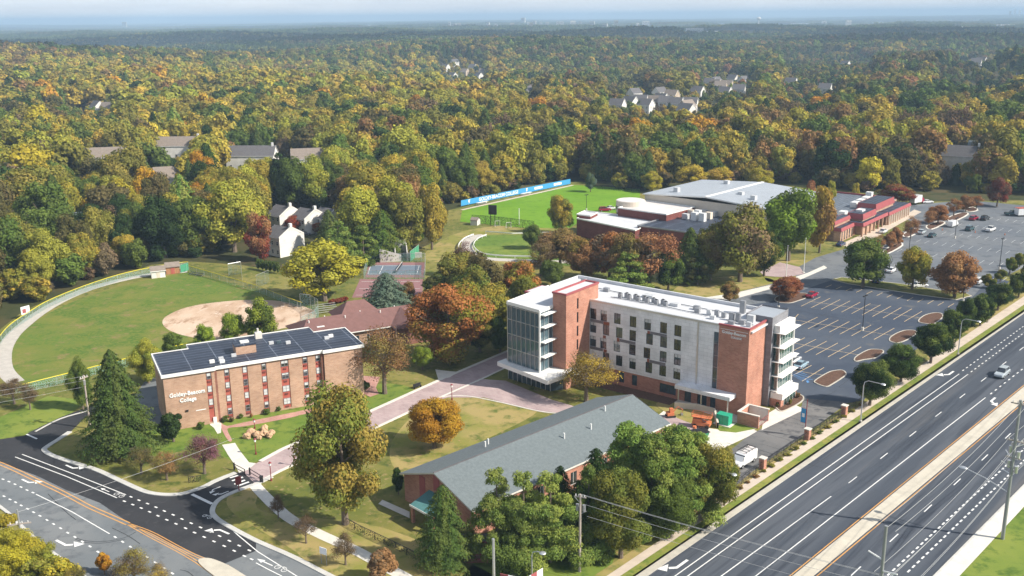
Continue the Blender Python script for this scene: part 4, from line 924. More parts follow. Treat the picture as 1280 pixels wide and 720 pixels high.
# low ground with scattered small trees where houses show: (x, y, rx, ry) of the photo
LOWS = [(812, 139, 58, 19), (905, 112, 42, 16), (575, 84, 34, 11), (1035, 80, 60, 12), (662, 121, 12, 10), (115, 147, 40, 8), (1010, 120, 40, 9), (1225, 95, 60, 14), (780, 118, 30, 8), (880, 140, 26, 12)]
def in_low(u, v): return any(((u - a) / c) ** 2 + ((v - b) / d) ** 2 < 1 for a, b, c, d in LOWS)
def nfield(x, y, s, k=0):
    return (math.sin(x / s + 1.7 * k) * math.cos(y / s * 1.13 + k) + .6 * math.sin((x + y) / s * 1.9 + 2.3 * k) + .4 * math.cos((x - 1.4 * y) / s * 3.1 + k)) / 2
rf = random.Random(11)
def pick_tint(x, y, u, v):
    n = 1.3 * nfield(x, y, 75, 1) + .8 * nfield(x, y, 260, 4) + rf.uniform(-.3, .3); g = rf.random()
    if v < 74: tb = [('dark', 3), ('green', 2), ('olive', 2), ('dusky', 2), ('russet', .6), ('gold', .5)]  # dark belt of the wood: cloud shade put into the leaf tints
    elif u < 660 and v < 130: tb = [('gold', 2.2), ('olive', 2.6), ('goldgreen', 2.6), ('yellowgreen', 2.0), ('russet', .8), ('dark', 1.2), ('green', 1.6), ('yellow', .3), ('orange', .12)]
    elif u < 260 and v >= 130: tb = [('yellowgreen', 2.2), ('goldgreen', 2.4), ('olive', 1.8), ('green', 1.6), ('dark', 1.6), ('yellow', .6), ('orange', .45), ('dusky', .7), ('brown', .3)]
    elif u < 660: tb = [('yellowgreen', 2), ('olive', 2.4), ('green', 1.6), ('goldgreen', 2.2), ('dark', 1.2), ('gold', .8), ('russet', .35), ('orange', .12), ('dusky', .7), ('brown', .3)]
    elif 720 < u < 815 and 180 < v < 250: tb = [('dark', 3), ('dusky', 2), ('green', 1), ('olive', .6)]
    elif v < 110: tb = [('dark', 1.4), ('olive', 2.6), ('green', 1.4), ('dusky', 1.2), ('goldgreen', 1.8), ('russet', .9), ('rust', .3)]
    else: tb = [('olive', 2.4), ('dusky', 1.5), ('green', 2.2), ('dark', 1.8), ('goldgreen', 2.2), ('yellowgreen', .9), ('russet', .9), ('gold', .8), ('orange', .12), ('yellow', .2), ('brown', .5)]
    if u > 1000 and v < 210 or v < 84 and u > 620: tb = [(t, w_ * (2.2 if t in ('dark', 'green', 'dusky') else .75)) for t, w_ in tb]  # right side and belt darkened by tint, cloud shade put into leaf colour
    # coherent drifts: warm where n is high, green where low
    warm = ('gold', 'goldgreen', 'yellow', 'orange', 'yellowgreen', 'russet', 'rust', 'brown')
    tb = [(t, w_ * (1 + 1.1 * n if t in warm else 1 - .8 * n)) for t, w_ in tb]; tb = [(t, max(.03, w_)) for t, w_ in tb]
    s = sum(w_ for _, w_ in tb) * g
    for t, w_ in tb:
        s -= w_
        if s <= 0: return t
    return tb[0][0]
spots = []
SK2 = [(845, 44, 7, 10), (868, 43, 7, 18), (890, 44, 7, 16), (912, 45, 7, 18), (940, 46, 7, 8), (1020, 35, 6, 26), (1050, 35, 6, 14), (1190, 26, 6, 18), (1150, 27, 5, 18), (1220, 26, 5, 20), (1250, 50, 7, 10), (540, 42, 9, 6), (1240, 54, 6, 8), (1270, 55, 6, 8), (1000, 30, 6, 20), (970, 31, 6, 16), (1100, 28, 5, 14), (700, 38, 5, 8), (770, 33, 5, 9), (310, 35, 5, 10), (225, 31, 5, 8), (1090, 33, 5, 16), (1135, 37, 5, 12), (1205, 38, 5, 14), (905, 32, 5, 18), (870, 36, 5, 10), (820, 38, 5, 8), (620, 36, 5, 10), (460, 33, 5, 10), (1255, 33, 5, 18)]
def seed_wood(r0, r1, step, low_keep):
    y = 150.0; row = 0
    while y < r1:
        xm = y * .72 + 60; x = -xm + (row % 2) * step / 2
        while x < xm:
            px_, py_ = x + rf.uniform(-.33, .33) * step, y + rf.uniform(-.33, .33) * step; r = math.hypot(px_, py_)
            if r0 <= r < r1 and not (r < 520 and near_edge(px_, py_, 4.5)) and not any(inside((px_, py_), c) for c in CLEARINGS) and all((px_ - a) ** 2 + (py_ - b) ** 2 > (1.5 + .22 * w_) ** 2 * 4 for a, b, w_ in TREES if abs(a - px_) < 20):
                spots.append((px_, py_, r))
            x += step
        y += step * .87; row += 1
seed_wood(150, 620, 10.4, 1); seed_wood(620, 2300, 13.4, 1)
OW = ['first', 'second', 'third', 'fourth', 'fifth', 'sixth', 'seventh', 'eighth', 'ninth', 'tenth', 'eleventh', 'twelfth', 'thirteenth', 'fourteenth', 'fifteenth', 'sixteenth', 'seventeenth', 'eighteenth', 'nineteenth', 'twentieth', 'twenty first', 'twenty second', 'twenty third', 'twenty fourth', 'twenty fifth', 'twenty sixth', 'twenty seventh', 'twenty eighth', 'twenty ninth', 'thirtieth']
wood = []
for x, y, r in spots:
    zg = TH(x, y); u, v = pix((x, y, zg + 14)); gu, gv = pix((x, y, zg)); low = in_low(gu, gv)
    if low and rf.random() < .35: continue
    if nfield(x, y, 23, 7) > .93: continue
    H = rf.uniform(15.5, 24) * rf.choice([1, 1, 1, .75, 1.1]) * (1 - .1 * max(0, nfield(x, y, 90, 3))); 
    if low or any(in_low(gu, gv - k) for k in (6, 14, 22, 30)): H = rf.uniform(7, 11)
    if any(((gu - a) / c) ** 2 + ((gv - b) / d) ** 2 < 1 for a, b, c, d in ((322, 232, 54, 24), (138, 236, 50, 24), (222, 216, 42, 20), (388, 234, 36, 22), (205, 268, 30, 12), (1196, 232, 40, 14))): H = rf.uniform(6, 10)
    edge = r < 520 and near_edge(x, y, 9)
    if edge: H *= rf.uniform(.7, 1)
    t = pick_tint(x, y, u, v); W = H * rf.uniform(.72, 1.02)
    kind = rf.choice(['round', 'round', 'oval', 'spread', 'oval']) if t not in ('dark',) else rf.choice(['round', 'round', 'pine', 'fir', 'spruce'])
    if t == 'brown': kind = 'sparse'
    if kind in ('pine', 'fir', 'spruce'): t = rf.choice(['conifer', 'dark', 'conifer', 'pine']); W *= .75
    else: W *= 1.0 if r < 620 else 1.15
    wood.append([x, y, zg, H, W, kind, t, r, u, v])
wood.sort(key=lambda q: q[7])
N_IND = 165
ind = [q for q in wood if -25 < q[8] < 1305 and q[9] < 470][:N_IND]; iid = {id(q) for q in ind}
def zone(u, v):  # noqa
    if u < 130: return 'in the wood left of the ball field'
    if u < 320: return 'in the wood behind the ball field'
    if u < 460: return 'in the wood around the townhouses'
    if u < 590: return 'in the wood behind the tennis courts'
    if u < 725: return 'in the wood behind the pitch banner'
    if u < 830: return 'in the wood beyond the pitch'
    if u < 1080: return 'in the wood behind the gymnasium'
    return 'in the wood beyond the upper parking lot'
keys = {}
for q in sorted(ind, key=lambda q: q[8]): keys.setdefault((WORD[q[6]], zone(q[8], q[9]), 'conifer' if q[5] in ('pine', 'fir', 'spruce') else 'tree'), []).append(q)
for (wd, zn, kd), L in keys.items():
    for i, q in enumerate(L):
        lab = ('%s %s %s' % (wd, kd, zn)) if len(L) == 1 else '%s %s %s, %s from the left' % (wd, kd, zn, OW[i] if i < len(OW) - 0 else 'last')
        nm = {'spruce': 'spruce_tree', 'fir': 'fir_tree', 'pine': 'pine_tree'}.get(q[5], 'broadleaf_tree')
        tree(nm, lab, q[0], q[1], q[3], q[4], q[5], q[6], 'trees at the edge of the wood', z=q[2])
rest = [q for q in wood if id(q) not in iid]

# ---- everything behind: one mass of instances from a few crown models
protos = bpy.data.collections.new('crown_models')         # never linked to the scene
def proto(me): o = bpy.data.objects.new(me.name, me); protos.objects.link(o); return o
PI = {}; plist = []
for ki, k in enumerate(['round', 'oval', 'spread', 'sparse', 'fir', 'pine']):
    for i in range(3 if k in ('round', 'oval') else 2):
        me = crown(k, 900 + 10 * ki + i, 4200 if k != 'sparse' else 3000, .055 if k != 'sparse' else .045, 'leaf_wood'); me.name = 'a%02d' % len(plist); PI.setdefault((k, 0), []).append(len(plist)); plist.append(me)
for ki, k in enumerate(['round', 'oval', 'spread', 'fir']):
    for i in range(3 if k != 'fir' else 2):
        me = crown(k, 950 + 10 * ki + i, 900, .11, 'leaf_wood'); me.name = 'b%02d' % len(plist); PI.setdefault((k, 1), []).append(len(plist)); plist.append(me)
def patch_mesh(seed, size=90, n=52):
    rng = np.random.default_rng(seed); Q, CL, LF = [], [], []; cs, rs = [], []
    for i in range(n):
        c = rng.uniform(-size / 2, size / 2, 2); h = rng.uniform(13, 22); r = rng.uniform(5, 8.5)
        dd = sph(rng, 46); dd[:, 2] = np.abs(dd[:, 2]); cen = np.array([c[0], c[1], h * .55]); pos = cen + dd * np.array([r, r, h * .45]) * rng.uniform(.75, 1.08, 46)[:, None]
        q, cl, l = cards(pos, dd + rng.normal(size=dd.shape) * .5, 3.2, rng, np.full(46, rng.uniform())); Q.append(q); CL.append(cl); LF.append(l)
        cs.append(cen); rs.append(np.array([r, r, h * .45]))
    return card_mesh('patch', np.concatenate(Q), np.concatenate(CL), np.concatenate(LF), 'leaf_wood', lumps(np.array(cs), np.array(rs), 1, .85))
for i in range(4):
    me = patch_mesh(70 + i); me.name = 'c%02d' % len(plist); PI.setdefault(('patch', 2), []).append(len(plist)); plist.append(me)
for me in plist: proto(me)
P, TI, T2, SC, RO, IX = [], [], [], [], [], []
def put(x, y, z, t, sx, sz, ix, t2=None):
    P.append((x, y, z)); TI.append(jit(TINT[t][0], .14, rf)); T2.append(jit(TINT[t2 or t][1], .14, rf)); SC.append((sx, sx, sz)); RO.append(rf.uniform(0, 6.28)); IX.append(ix)
for x, y, z, H, W, kind, t, r, u, v in rest:
    l = 0 if r < 760 else 1; k = kind
    if (k, l) not in PI: k = 'fir' if k in ('spruce', 'pine') else 'round'
    put(x, y, z - .3, t, W, H, rf.choice(PI[k, l]))
# undergrowth that closes the foot of the wood
for x, y, zg, H, W, kind, t, r, u, v in wood:
    if r < 640:
        for _ in range(6 if near_edge(x, y, 14) else 1):
            a, b = x + rf.uniform(-6, 6), y + rf.uniform(-6, 6)
            if not near_edge(a, b, .5) and not any(inside((a, b), c) for c in CLEARINGS): h_ = rf.uniform(4, 11); put(a, b, zg - .8, rf.choice(['olive', 'green', 'dark', 'dusky', 'goldgreen', 'brown']), h_ * rf.uniform(.9, 1.3), h_, rf.choice(PI['round', 0]))
y = 2260.0
while y < 15000:
    st = 74 if y < 5000 else (100 if y < 9000 else 150); xm = y * .62 + 100; x = -xm
    while x < xm:
        a, b = x + rf.uniform(-14, 14), y + rf.uniform(-14, 14); gu, gv = pix((a, b, TH(a, b)))
        n1 = nfield(a, b, 520, 2) - .1; n2 = nfield(a, b, 240, 5)
        t, t2 = (('dark', 'green') if n1 < .2 else ('olive', 'green') if n1 < .5 else ('dusky', 'russet'))
        if n2 > .35: t2 = 'dusky'
        if y < 3600: t, t2 = ('dark', rf.choice(['green', 'dusky', 'dark', 'olive']))  # first patch rows tinted dark: the belt's cloud shade put into crown colour
        open_ = (nfield(a, b, 330, 9) > (.5 if gu < 600 else .3) and b > 3600) or any(abs(gu - q[0]) < q[3] / 2 + 5 and -1 < gv - q[1] < 3.4 for q in SK2)
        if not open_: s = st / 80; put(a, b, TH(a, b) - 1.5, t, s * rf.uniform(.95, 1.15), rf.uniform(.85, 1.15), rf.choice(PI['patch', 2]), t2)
        x += st
    y += st
pm = bpy.data.meshes.new('wood_points'); pm.from_pydata(P, [], []); 
def pat(nm, ty, data, key):
    a = pm.attributes.new(nm, ty, 'POINT'); a.data.foreach_set(key, np.array(data, dtype=np.float32 if ty != 'INT' else np.int32).ravel())
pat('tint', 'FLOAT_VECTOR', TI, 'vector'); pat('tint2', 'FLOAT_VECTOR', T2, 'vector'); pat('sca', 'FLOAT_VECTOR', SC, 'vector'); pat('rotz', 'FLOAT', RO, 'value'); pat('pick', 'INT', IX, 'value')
wo = bpy.data.objects.new('woodland', pm); C.objects.link(wo); tag(wo, 'rolling autumn wood of countless green and gold crowns stretching to the horizon', 'woodland', kind='stuff')
ng = bpy.data.node_groups.new('scatter', 'GeometryNodeTree')
ng.interface.new_socket('Geometry', in_out='INPUT', socket_type='NodeSocketGeometry'); ng.interface.new_socket('Geometry', in_out='OUTPUT', socket_type='NodeSocketGeometry')
gi = ng.nodes.new('NodeGroupInput'); go = ng.nodes.new('NodeGroupOutput'); ci = ng.nodes.new('GeometryNodeCollectionInfo'); ip = ng.nodes.new('GeometryNodeInstanceOnPoints')
ci.inputs['Collection'].default_value = protos; ci.inputs['Separate Children'].default_value = True; ci.inputs['Reset Children'].default_value = True
def na(nm, ty): n_ = ng.nodes.new('GeometryNodeInputNamedAttribute'); n_.data_type = ty; n_.inputs['Name'].default_value = nm; return n_.outputs['Attribute']
cx = ng.nodes.new('ShaderNodeCombineXYZ'); ng.links.new(na('rotz', 'FLOAT'), cx.inputs[2])
m2p = ng.nodes.new('GeometryNodeMeshToPoints')
ng.links.new(gi.outputs[0], m2p.inputs['Mesh']); ng.links.new(m2p.outputs[0], ip.inputs['Points']); ng.links.new(ci.outputs[0], ip.inputs['Instance'])
ip.inputs['Pick Instance'].default_value = True
ng.links.new(na('pick', 'INT'), ip.inputs['Instance Index']); ng.links.new(cx.outputs[0], ip.inputs['Rotation']); ng.links.new(na('sca', 'FLOAT_VECTOR'), ip.inputs['Scale'])
ng.links.new(ip.outputs[0], go.inputs[0])
md = wo.modifiers.new('scatter', 'NODES'); md.node_group = ng

# ---- broken cumulus, above and ahead of the frame, whose shade lies on the far woods as in the photograph
mat('cloud_white', (.85, .85, .86), 1, var=.03, scale=.01)
rc = random.Random(21); cm_ = MB(); off = Vector((math.cos(SUN_AZ), math.sin(SUN_AZ), 0)) * (950 / math.tan(SUN_EL))
for x0_, x1_, y0_, y1_, k_ in ((-2300, -500, 2900, 3700, 12), (-500, 3400, 2500, 3800, 50), (700, 2200, 1750, 2400, 16), (-1300, -800, 1500, 1750, 3)):
    for _ in range(k_):
        c_ = Vector((rc.uniform(x0_, x1_), rc.uniform(y0_, y1_), 950 + rc.uniform(-30, 60))) + off; s_ = rc.uniform(120, 260); cm_.ball(tuple(c_), s_, 7, (1.25, .8, .35))
tag(cm_.build('clouds', 'cloud_white'), 'broken white cumulus drifting above the far woods', 'clouds', kind='stuff')
# ---- the air
hz = MB(); hz.box(-30000, 30000, -60, 40000, -60, 118)
ho = hz.build('haze', []); ho['kind'] = 'stuff'; ho['label'] = 'thin blue autumn haze over the whole landscape'; ho['category'] = 'haze'
hm = bpy.data.materials.new('haze'); hm.use_nodes = True; n = hm.node_tree; n.nodes.clear()
o_ = n.nodes.new('ShaderNodeOutputMaterial'); pv = n.nodes.new('ShaderNodeVolumePrincipled'); n.links.new(pv.outputs[0], o_.inputs['Volume'])
pv.inputs['Color'].default_value = (.55, .77, 1, 1); pv.inputs['Density'].default_value = 1.5e-4; pv.inputs['Anisotropy'].default_value = 0
hm.cycles.homogeneous_volume = True if hasattr(hm.cycles, 'homogeneous_volume') else None
ho.data.materials.append(hm)
print('WOOD', len(P), 'individuals', len(ind))
# ================================================================== buildings
def loc(o, ang, p):
    e1 = Vector((math.cos(ang), math.sin(ang), 0)); d = Vector((p[0] - o[0], p[1] - o[1], 0)); return d.dot(e1), d.dot(Vector((-e1.y, e1.x, 0)))
def lettering(txt, size, parent, locv, rot, m, name='lettering', align='LEFT', depth=.04, bold=0, shear=0, sx=1):
    cu = bpy.data.curves.new(name, 'FONT'); cu.body = txt; cu.size = size; cu.extrude = depth; cu.align_x = align; cu.offset = bold; cu.shear = shear; cu.resolution_u = 3
    cu.materials.append(M[m]); o = bpy.data.objects.new(name, cu); C.objects.link(o); o.parent = parent; o.location = locv; o.rotation_euler = rot; o.scale = (sx, 1, 1); return o
FRONT = (math.pi / 2, 0, 0)
_win = {}
def window(parent, x, y, z, w_, h, ang=0, frame='metal_black', glass='glass_dark', mull=1, rails=0, t=.07, name='window', blind=0):
    """a window: frame mesh with a pane child. x,y,z = lower left corner on the wall plane, ang = heading of the wall"""
    k = (w_, h, frame, glass, mull, rails, blind)
    if k not in _win:
        f = MB(); f.box(0, w_, 0, .09, 0, t); f.box(0, w_, 0, .09, h - t, h); f.box(0, t, 0, .09, t, h - t); f.box(w_ - t, w_, 0, .09, t, h - t)
        for i in range(mull): u = w_ * (i + 1) / (mull + 1); f.box(u - .03, u + .03, .01, .08, t, h - t)
        for i in range(rails): u = h * (i + 1) / (rails + 1); f.box(t, w_ - t, .012, .078, u - .03, u + .03)
        g = MB(); g.box(t, w_ - t, .05, .058, t, h - t)
        if blind: g.mat(1).box(t, w_ - t, .040, .048, t + (h - 2 * t) * (1 - blind), h - t)
        _win[k] = (f.mesh('window', frame), g.mesh('pane', [glass, 'blind']))
    fm, gm = _win[k]
    o = bpy.data.objects.new(name, fm); C.objects.link(o); o.parent = parent; o.location = (x, y, z); o.rotation_euler = (0, 0, ang)
    g = bpy.data.objects.new('pane', gm); C.objects.link(g); g.parent = o
    return o
rb = random.Random(3)

# ------------------------------------------------------------------ tan brick dormitory
DA = R_(26)
dorm = thing('dormitory', 'long four storey tan brick dormitory with dark roof and red window columns', 'dormitory', (-62.5, 168.2, 0), DA)
DH = 10.45
cols = [(7.9, .75), (11.2, .75), (14.5, .75), (18.0, .75), (21.9, 1.3), (25.8, .8), (28.3, .8)]
rowz = [9.3, 6.8, 4.25, 1.7]
def dfront(x):    # depth of the front wall at x: end bays stand forward
    return 0.0 if x < 9 or x > 29.4 else .45
w_ = MB()
segs = [(0, 8.95, 0), (9.4, 28.9, .45), (29.4, 37, 0)]
for a, b, y in segs:
    hs = []
    for cx_, ww in cols:
        if a < cx_ < b:
            hs.append((cx_ - a - ww / 2 - .12, cx_ - a + ww / 2 + .12, .35, 10.2))
    w_.wall((a, y), (b, y), -1, DH, hs, .18)
w_.wall((8.95, 0), (8.95, .45), -1, DH); w_.wall((28.9, .45), (28.9, 0), -1, DH); w_.wall((29.4, .0), (29.4, .01), -1, DH)
w_.wall((37, 0), (37, 12), -1, DH, [(5, 6.2, 8.3, 9.8), (5, 6.2, 5.8, 7.3), (5, 6.2, 3.3, 4.8)], .18)
w_.wall((37, 12), (30.5, 12), -1, DH); w_.wall((30.5, 12), (30.5, 15.6), -1, DH); w_.wall((30.5, 15.6), (6.8, 15.6), -1, DH); w_.wall((6.8, 15.6), (6.8, 13), -1, DH); w_.wall((6.8, 13), (0, 13), -1, DH); w_.wall((0, 13), (0, 0), -1, DH)
w_.build('wall', 'brick_tan', dorm)
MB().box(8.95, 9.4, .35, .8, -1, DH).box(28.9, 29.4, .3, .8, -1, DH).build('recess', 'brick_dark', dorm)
RP = [(-.25, -.25), (9.15, -.25), (9.15, .15), (29.15, .15), (29.15, -.25), (37.3, -.25), (37.3, 12.3), (30.8, 12.3), (30.8, 15.9), (6.5, 15.9), (6.5, 13.3), (-.25, 13.3)]
MB().prism(RP, DH, DH + .28, True, True).build('roof', 'roof_black', dorm)
mb = MB(); ribbon(mb, [Vector((a, b)) for a, b in RP], .22, DH - .2, DH + .42, closed=True); mb.build('fascia', 'trim_white', dorm)
for i in range(len(cols)):
    cx_, ww = cols[i]; y = dfront(cx_)
    MB().box(cx_ - ww / 2 - .11, cx_ + ww / 2 + .11, y + .12, y + .2, .36, 10.19).build('spandrel', 'spandrel_red', dorm)
    for j, z in enumerate(rowz):
        if cx_ < 9 and j == 3: continue
        window(dorm, cx_ - ww / 2, y + .02, z - .62, ww, 1.2, 0, 'metal_grey', 'glass_dark', 1 if ww > 1 else 0, 1, .06, blind=rb.choice([0, .5, .9, .3, 1]))
        MB().box(cx_ - .3, cx_ + .3, y - .02, y + .14, z - 1.25, z - .95).build('vent_grille', 'brick_maroon', dorm)
for z in (8.3, 5.8, 3.3): window(dorm, 37.02, 5.0 + .0, z, 1.2, 1.5, math.pi / 2, 'metal_grey', 'glass_dark', 1)
lettering('Goldey-Beacom', 1.05, dorm, (.75, -.06, 6.35), FRONT, 'sign_white', bold=.025, depth=.06, sx=.92)
lettering('College', 1.0, dorm, (2.45, -.06, 5.15), FRONT, 'sign_white', bold=.025, depth=.06, sx=.95)
MB().box(5.1, 6.9, -.05, 0, 3.0, 3.14).build('name_strip', 'sign_white', dorm)
MB().box(8.0, 8.6, -.12, .12, .1, 1.2).build('door', 'trim_white', dorm)
MB().box(3.3, 3.8, -.15, 0, 3.2, 3.5).build('wall_lamp', 'metal_black', dorm)
MB().box(14.0, 17.8, 5.2, 8.2, DH + .28, DH + 1.9).build('stair_head', 'brick_tan', dorm)
MB().box(13.9, 17.9, 5.1, 8.3, DH + 1.9, DH + 2.05).build('stair_head_roof', 'roof_black', dorm)
MB().box(15.2, 16.8, 6.4, 7.6, DH + 2.05, DH + 2.3).build('hatch', 'trim_white', dorm)
mb = MB(); mb.box(20.0 - .6, 20.0 + .7, 13.2, 14.4, DH + .28, DH + 1.5); mb.cyl(20.0, 13.8, DH + 1.5, DH + 2.3, .2); mb.build('chimney', 'concrete_pale', dorm)
for x, y, n_ in ((10.5, 3.6, 'hvac'), (13, 4.4, 'hvac'), (31.5, 6.5, 'hvac'), (32.6, 7.4, 'trim_white'), (21, 8.5, 'hvac'), (22.4, 8.3, 'glass_blue'), (8.7, 2.7, 'trim_white'), (10.4, 1.9, 'trim_white'), (24, 7.2, 'hvac')):
    MB().box(x, x + .9, y, y + .6, DH + .28, DH + .8).build('roof_vent', n_, dorm)

# ------------------------------------------------------------------ five storey residence hall
HA = R_(-38)
hall = thing('residence_hall', 'five storey residence hall with grey panels, brick towers, glass corner and white roof', 'residence hall', (15.68, 193.6, 0), HA)
HZ = 16.5
upz = [13.9, 11.05, 8.1, 5.2]
gx = [[.8, 3.3, 6.5, 10.1, 13.4, 16.9, 20.0], [.8, 3.9, 7.0, 10.1, 13.9, 17.0, 20.0], [.8, 3.3, 6.5, 10.1, 13.4, 17.0, 20.1], [4.0, 7.1, 10.2, 13.9, 17.0, 20.1]]
W_, Hh = 1.5, 2.2
holes = [(x - W_ / 2, x + W_ / 2, z - Hh / 2, z + Hh / 2) for r, z in zip(gx, upz) for x in r] + [(27.5, 28.5, 3.6, 15.2)]
MB().wall((0, 0), (28.6, 0), 3.2, HZ, holes, .3).build('panel_wall', 'panel_grey', hall)
gh = [(7.1, 8.3, .7, 2.9), (10.1, 11.3, .7, 2.9), (16.4, 20.0, .7, 2.6), (21.9, 23.3, 0.02, 2.9), (24.6, 26.6, 0.02, 2.9), (27.3, 28.4, .02, 2.9)]
MB().wall((0, .06), (28.6, .06), -1, 3.2, gh, .3).build('brick_base', 'brick_red', hall)
for r, z in zip(gx, upz):
    for x in r: window(hall, x - W_ / 2, .12, z - Hh / 2, W_, Hh, 0, 'metal_black', rb.choice(['glass_dark', 'glass_blue', 'glass_dark']), 1, 1, .08, blind=rb.choice([0, 0, 0, 0, .3]))
window(hall, 27.5, .12, 3.6, 1.0, 11.6, 0, 'metal_grey', 'glass_blue', 0, 4)
for a, b, c, d in gh: window(hall, a, .2, c, b - a, d - c, 0, 'metal_black', 'glass_blue', max(1, int((b - a) / .9)) if b - a > 1.3 else 0, 0, name='window' if c > .1 else 'glass_door')
acc = MB(); 
for a, b, c, d in ((3.3, 4.7, 12.15, 12.8), (13.4, 14.0, 12.15, 12.7), (6.5, 7.1, 9.2, 9.95), (13.5, 14.0, 6.3, 7.0), (3.4, 4.2, 6.35, 6.95), (3.2, 3.9, 9.25, 9.85)): MB().box(a, b, -.035, .002, c, d).build('accent_panel', 'accent_red', hall)
for a, b, c, d in ((.1, 3.25, 12.2, 12.8), (14.05, 17.7, 12.15, 12.7), (7.15, 10.8, 9.25, 9.85), (14.05, 17.6, 6.3, 6.9), (.1, 3.25, 6.4, 7.0)): MB().box(a, b, -.03, 0, c, d).build('band_panel', 'panel_dark', hall)
MB().box(24.15, 24.45, -.12, 0, 3.2, HZ).build('downpipe', 'metal_silver', hall)
MB().box(-.3, 28.7, -.12, .3, HZ - .02, HZ + .35).build('parapet_cap', 'metal_silver', hall)
MB().prism([(0, .3), (35, .3), (35, 14), (-12.5, 14.2), (-12.5, 3), (-3, 3), (-3, .3)], HZ - .4, HZ - .1).build('roof', 'roof_membrane', hall)
bw = MB(); bw.wall((35.6, 7.1), (35.6, 14), -1, HZ); bw.wall((35.6, 14), (-12.5, 14.2), -1, HZ + .3); bw.wall((-12.5, 14.2), (-12.5, 3), -1, HZ + .3); bw.wall((-12.5, 3), (-3.2, 3), -1, HZ + .3); bw.build('back_wall', 'panel_grey', hall)
mb = MB(); ribbon(mb, [Vector(p) for p in ((35.4, 13.8), (-12.3, 14.0), (-12.3, 3.2))], .4, HZ - .4, HZ + .55); mb.build('parapet', 'roof_membrane', hall)
MB().box(-19, -12.5, 3.4, 9.5, -1, 14.3).build('rear_wing', 'brick_red', hall)
MB().box(-19.1, -12.5, 3.3, 9.6, 14.3, 14.7).build('rear_wing_trim', 'trim_red', hall); MB().box(-18.7, -12.6, 3.7, 9.2, 14.7, 14.74).build('rear_wing_roof', 'roof_membrane', hall)
# left brick tower
TZ = 19.5
tw = MB(); slits = [(3.75, 4.3, z, z + 2.2) for z in (1.6, 4.45, 7.3, 10.15, 13.0, 15.85)]
tw.wall((-3.2, -8.4), (0, -8.4), -1, TZ); tw.wall((0, -8.4), (0, 3), -1, TZ, slits, .3); tw.wall((0, 3), (-3.2, 3), -1, TZ); tw.wall((-3.2, 3), (-3.2, -8.4), -1, TZ)
tw.build('stair_tower', 'brick_red', hall)
for a, b, c, d in slits: window(hall, -.12, -8.4 + a, c, b - a, d - c, math.pi / 2, 'metal_black', 'glass_dark', 0)
MB().box(-3.35, .15, -8.55, -8.2, TZ - .05, TZ + .3).box(-.2, .15, -8.2, 3.1, TZ - .05, TZ + .3).box(-3.35, -3.0, -8.2, 3.1, TZ - .05, TZ + .3).box(-3.0, -.2, 2.8, 3.1, TZ - .05, TZ + .3).build('tower_coping', 'trim_red', hall)
MB().box(-3.0, -.2, -8.2, 2.8, TZ - .3, TZ - .02).build('tower_roof', 'roof_membrane', hall)
# right brick tower
RT = MB(); RT.wall((28.6, -.15), (34.6, -.15), -1, 16.8); RT.wall((34.6, -.15), (34.6, 7.1), -1, 16.8); RT.wall((28.6, .3), (28.6, -.15), -1, 16.8); RT.build('end_tower', 'brick_red', hall)
MB().box(28.5, 34.75, -.3, .1, 16.75, 17.05).box(34.4, 34.75, .1, 7.1, 16.75, 17.05).build('tower_coping', 'trim_red', hall)
lettering('Goldey-Beacom', .78, hall, (31.6, -.2, 15.35), FRONT, 'sign_white', align='CENTER', bold=.012, sx=.95)
lettering('COLLEGE', .5, hall, (32.1, -.2, 14.65), FRONT, 'sign_white', align='CENTER', bold=.005)
MB().box(28.9, 34.3, -.19, -.15, 16.1, 16.16).build('name_rule', 'sign_white', hall)
# far right end block with fins
EB = MB(); EB.wall((34.6, 7.1), (35.8, 7.1), -1, 17.6); EB.wall((35.8, 7.1), (35.8, 14.3), -1, 17.6, [(1.4, 6.6, z, z + 2.2) for z in (3.3, 6.1, 8.95, 11.8)], .2); EB.wall((35.8, 14.3), (30.5, 14.3), -1, 17.6); EB.wall((30.5, 14.3), (30.5, 7.1), 16, 17.6); EB.wall((30.5, 7.1), (34.6, 7.1), 16.4, 17.6)
EB.build('end_block', 'panel_charcoal', hall)
MB().box(30.6, 35.7, 7.2, 14.2, 17.2, 17.3).build('end_roof', 'roof_metal', hall)
bay = MB()
for i, z in enumerate((3.0, 5.95, 8.8, 11.65, 14.5)):
    bay.box(35.8, 38.1 if i else 37.2, 7.7, 15.3, z - .06, z + .06)
bay.box(35.8, 37.0, 8.0, 15.0, 14.62, 15.9); bay.box(36.9, 37.1, 8.1, 8.3, 3.1, 14.6); bay.box(36.9, 37.1, 14.7, 14.9, 3.1, 14.6)
bay.build('sun_shade', 'trim_white', hall)
for z in (3.2, 6.1, 8.95, 11.8):
    window(hall, 36.9, 8.3, z, 6.4, 2.5, math.pi / 2, 'metal_white', 'glass_green', 4, 0, .1, name='bay_window')
    MB().box(35.8, 36.85, 8.3, 8.4, z, z + 2.5).build('bay_side', 'glass_green', hall)
MB().box(36.0, 38.4, 7.7, 15.2, 1.6, 2.8).build('entrance_fascia', 'trim_white', hall)
window(hall, 38.2, 9, -.0, 5.6, 1.6, math.pi / 2, 'metal_white', 'glass_green', 3, 0, .08, name='entrance_glazing')
MB().box(35.8, 38.1, 7.8, 15.0, -.2, 1.6).build('entrance_wall', 'brick_red', hall)
# bottom canopy of the long front
MB().box(21.2, 32.6, -2.7, 0.0, 3.35, 4.1).build('canopy', 'panel_grey', hall)
for x in (21.8, 26.6, 32): MB().box(x - .09, x + .09, -2.3, -2.12, -.1, 3.35).build('canopy_post', 'metal_silver', hall)
MB().box(1, 20.6, -3.4, -.02, .0, .07).build('planting_bed', 'mulch', hall)
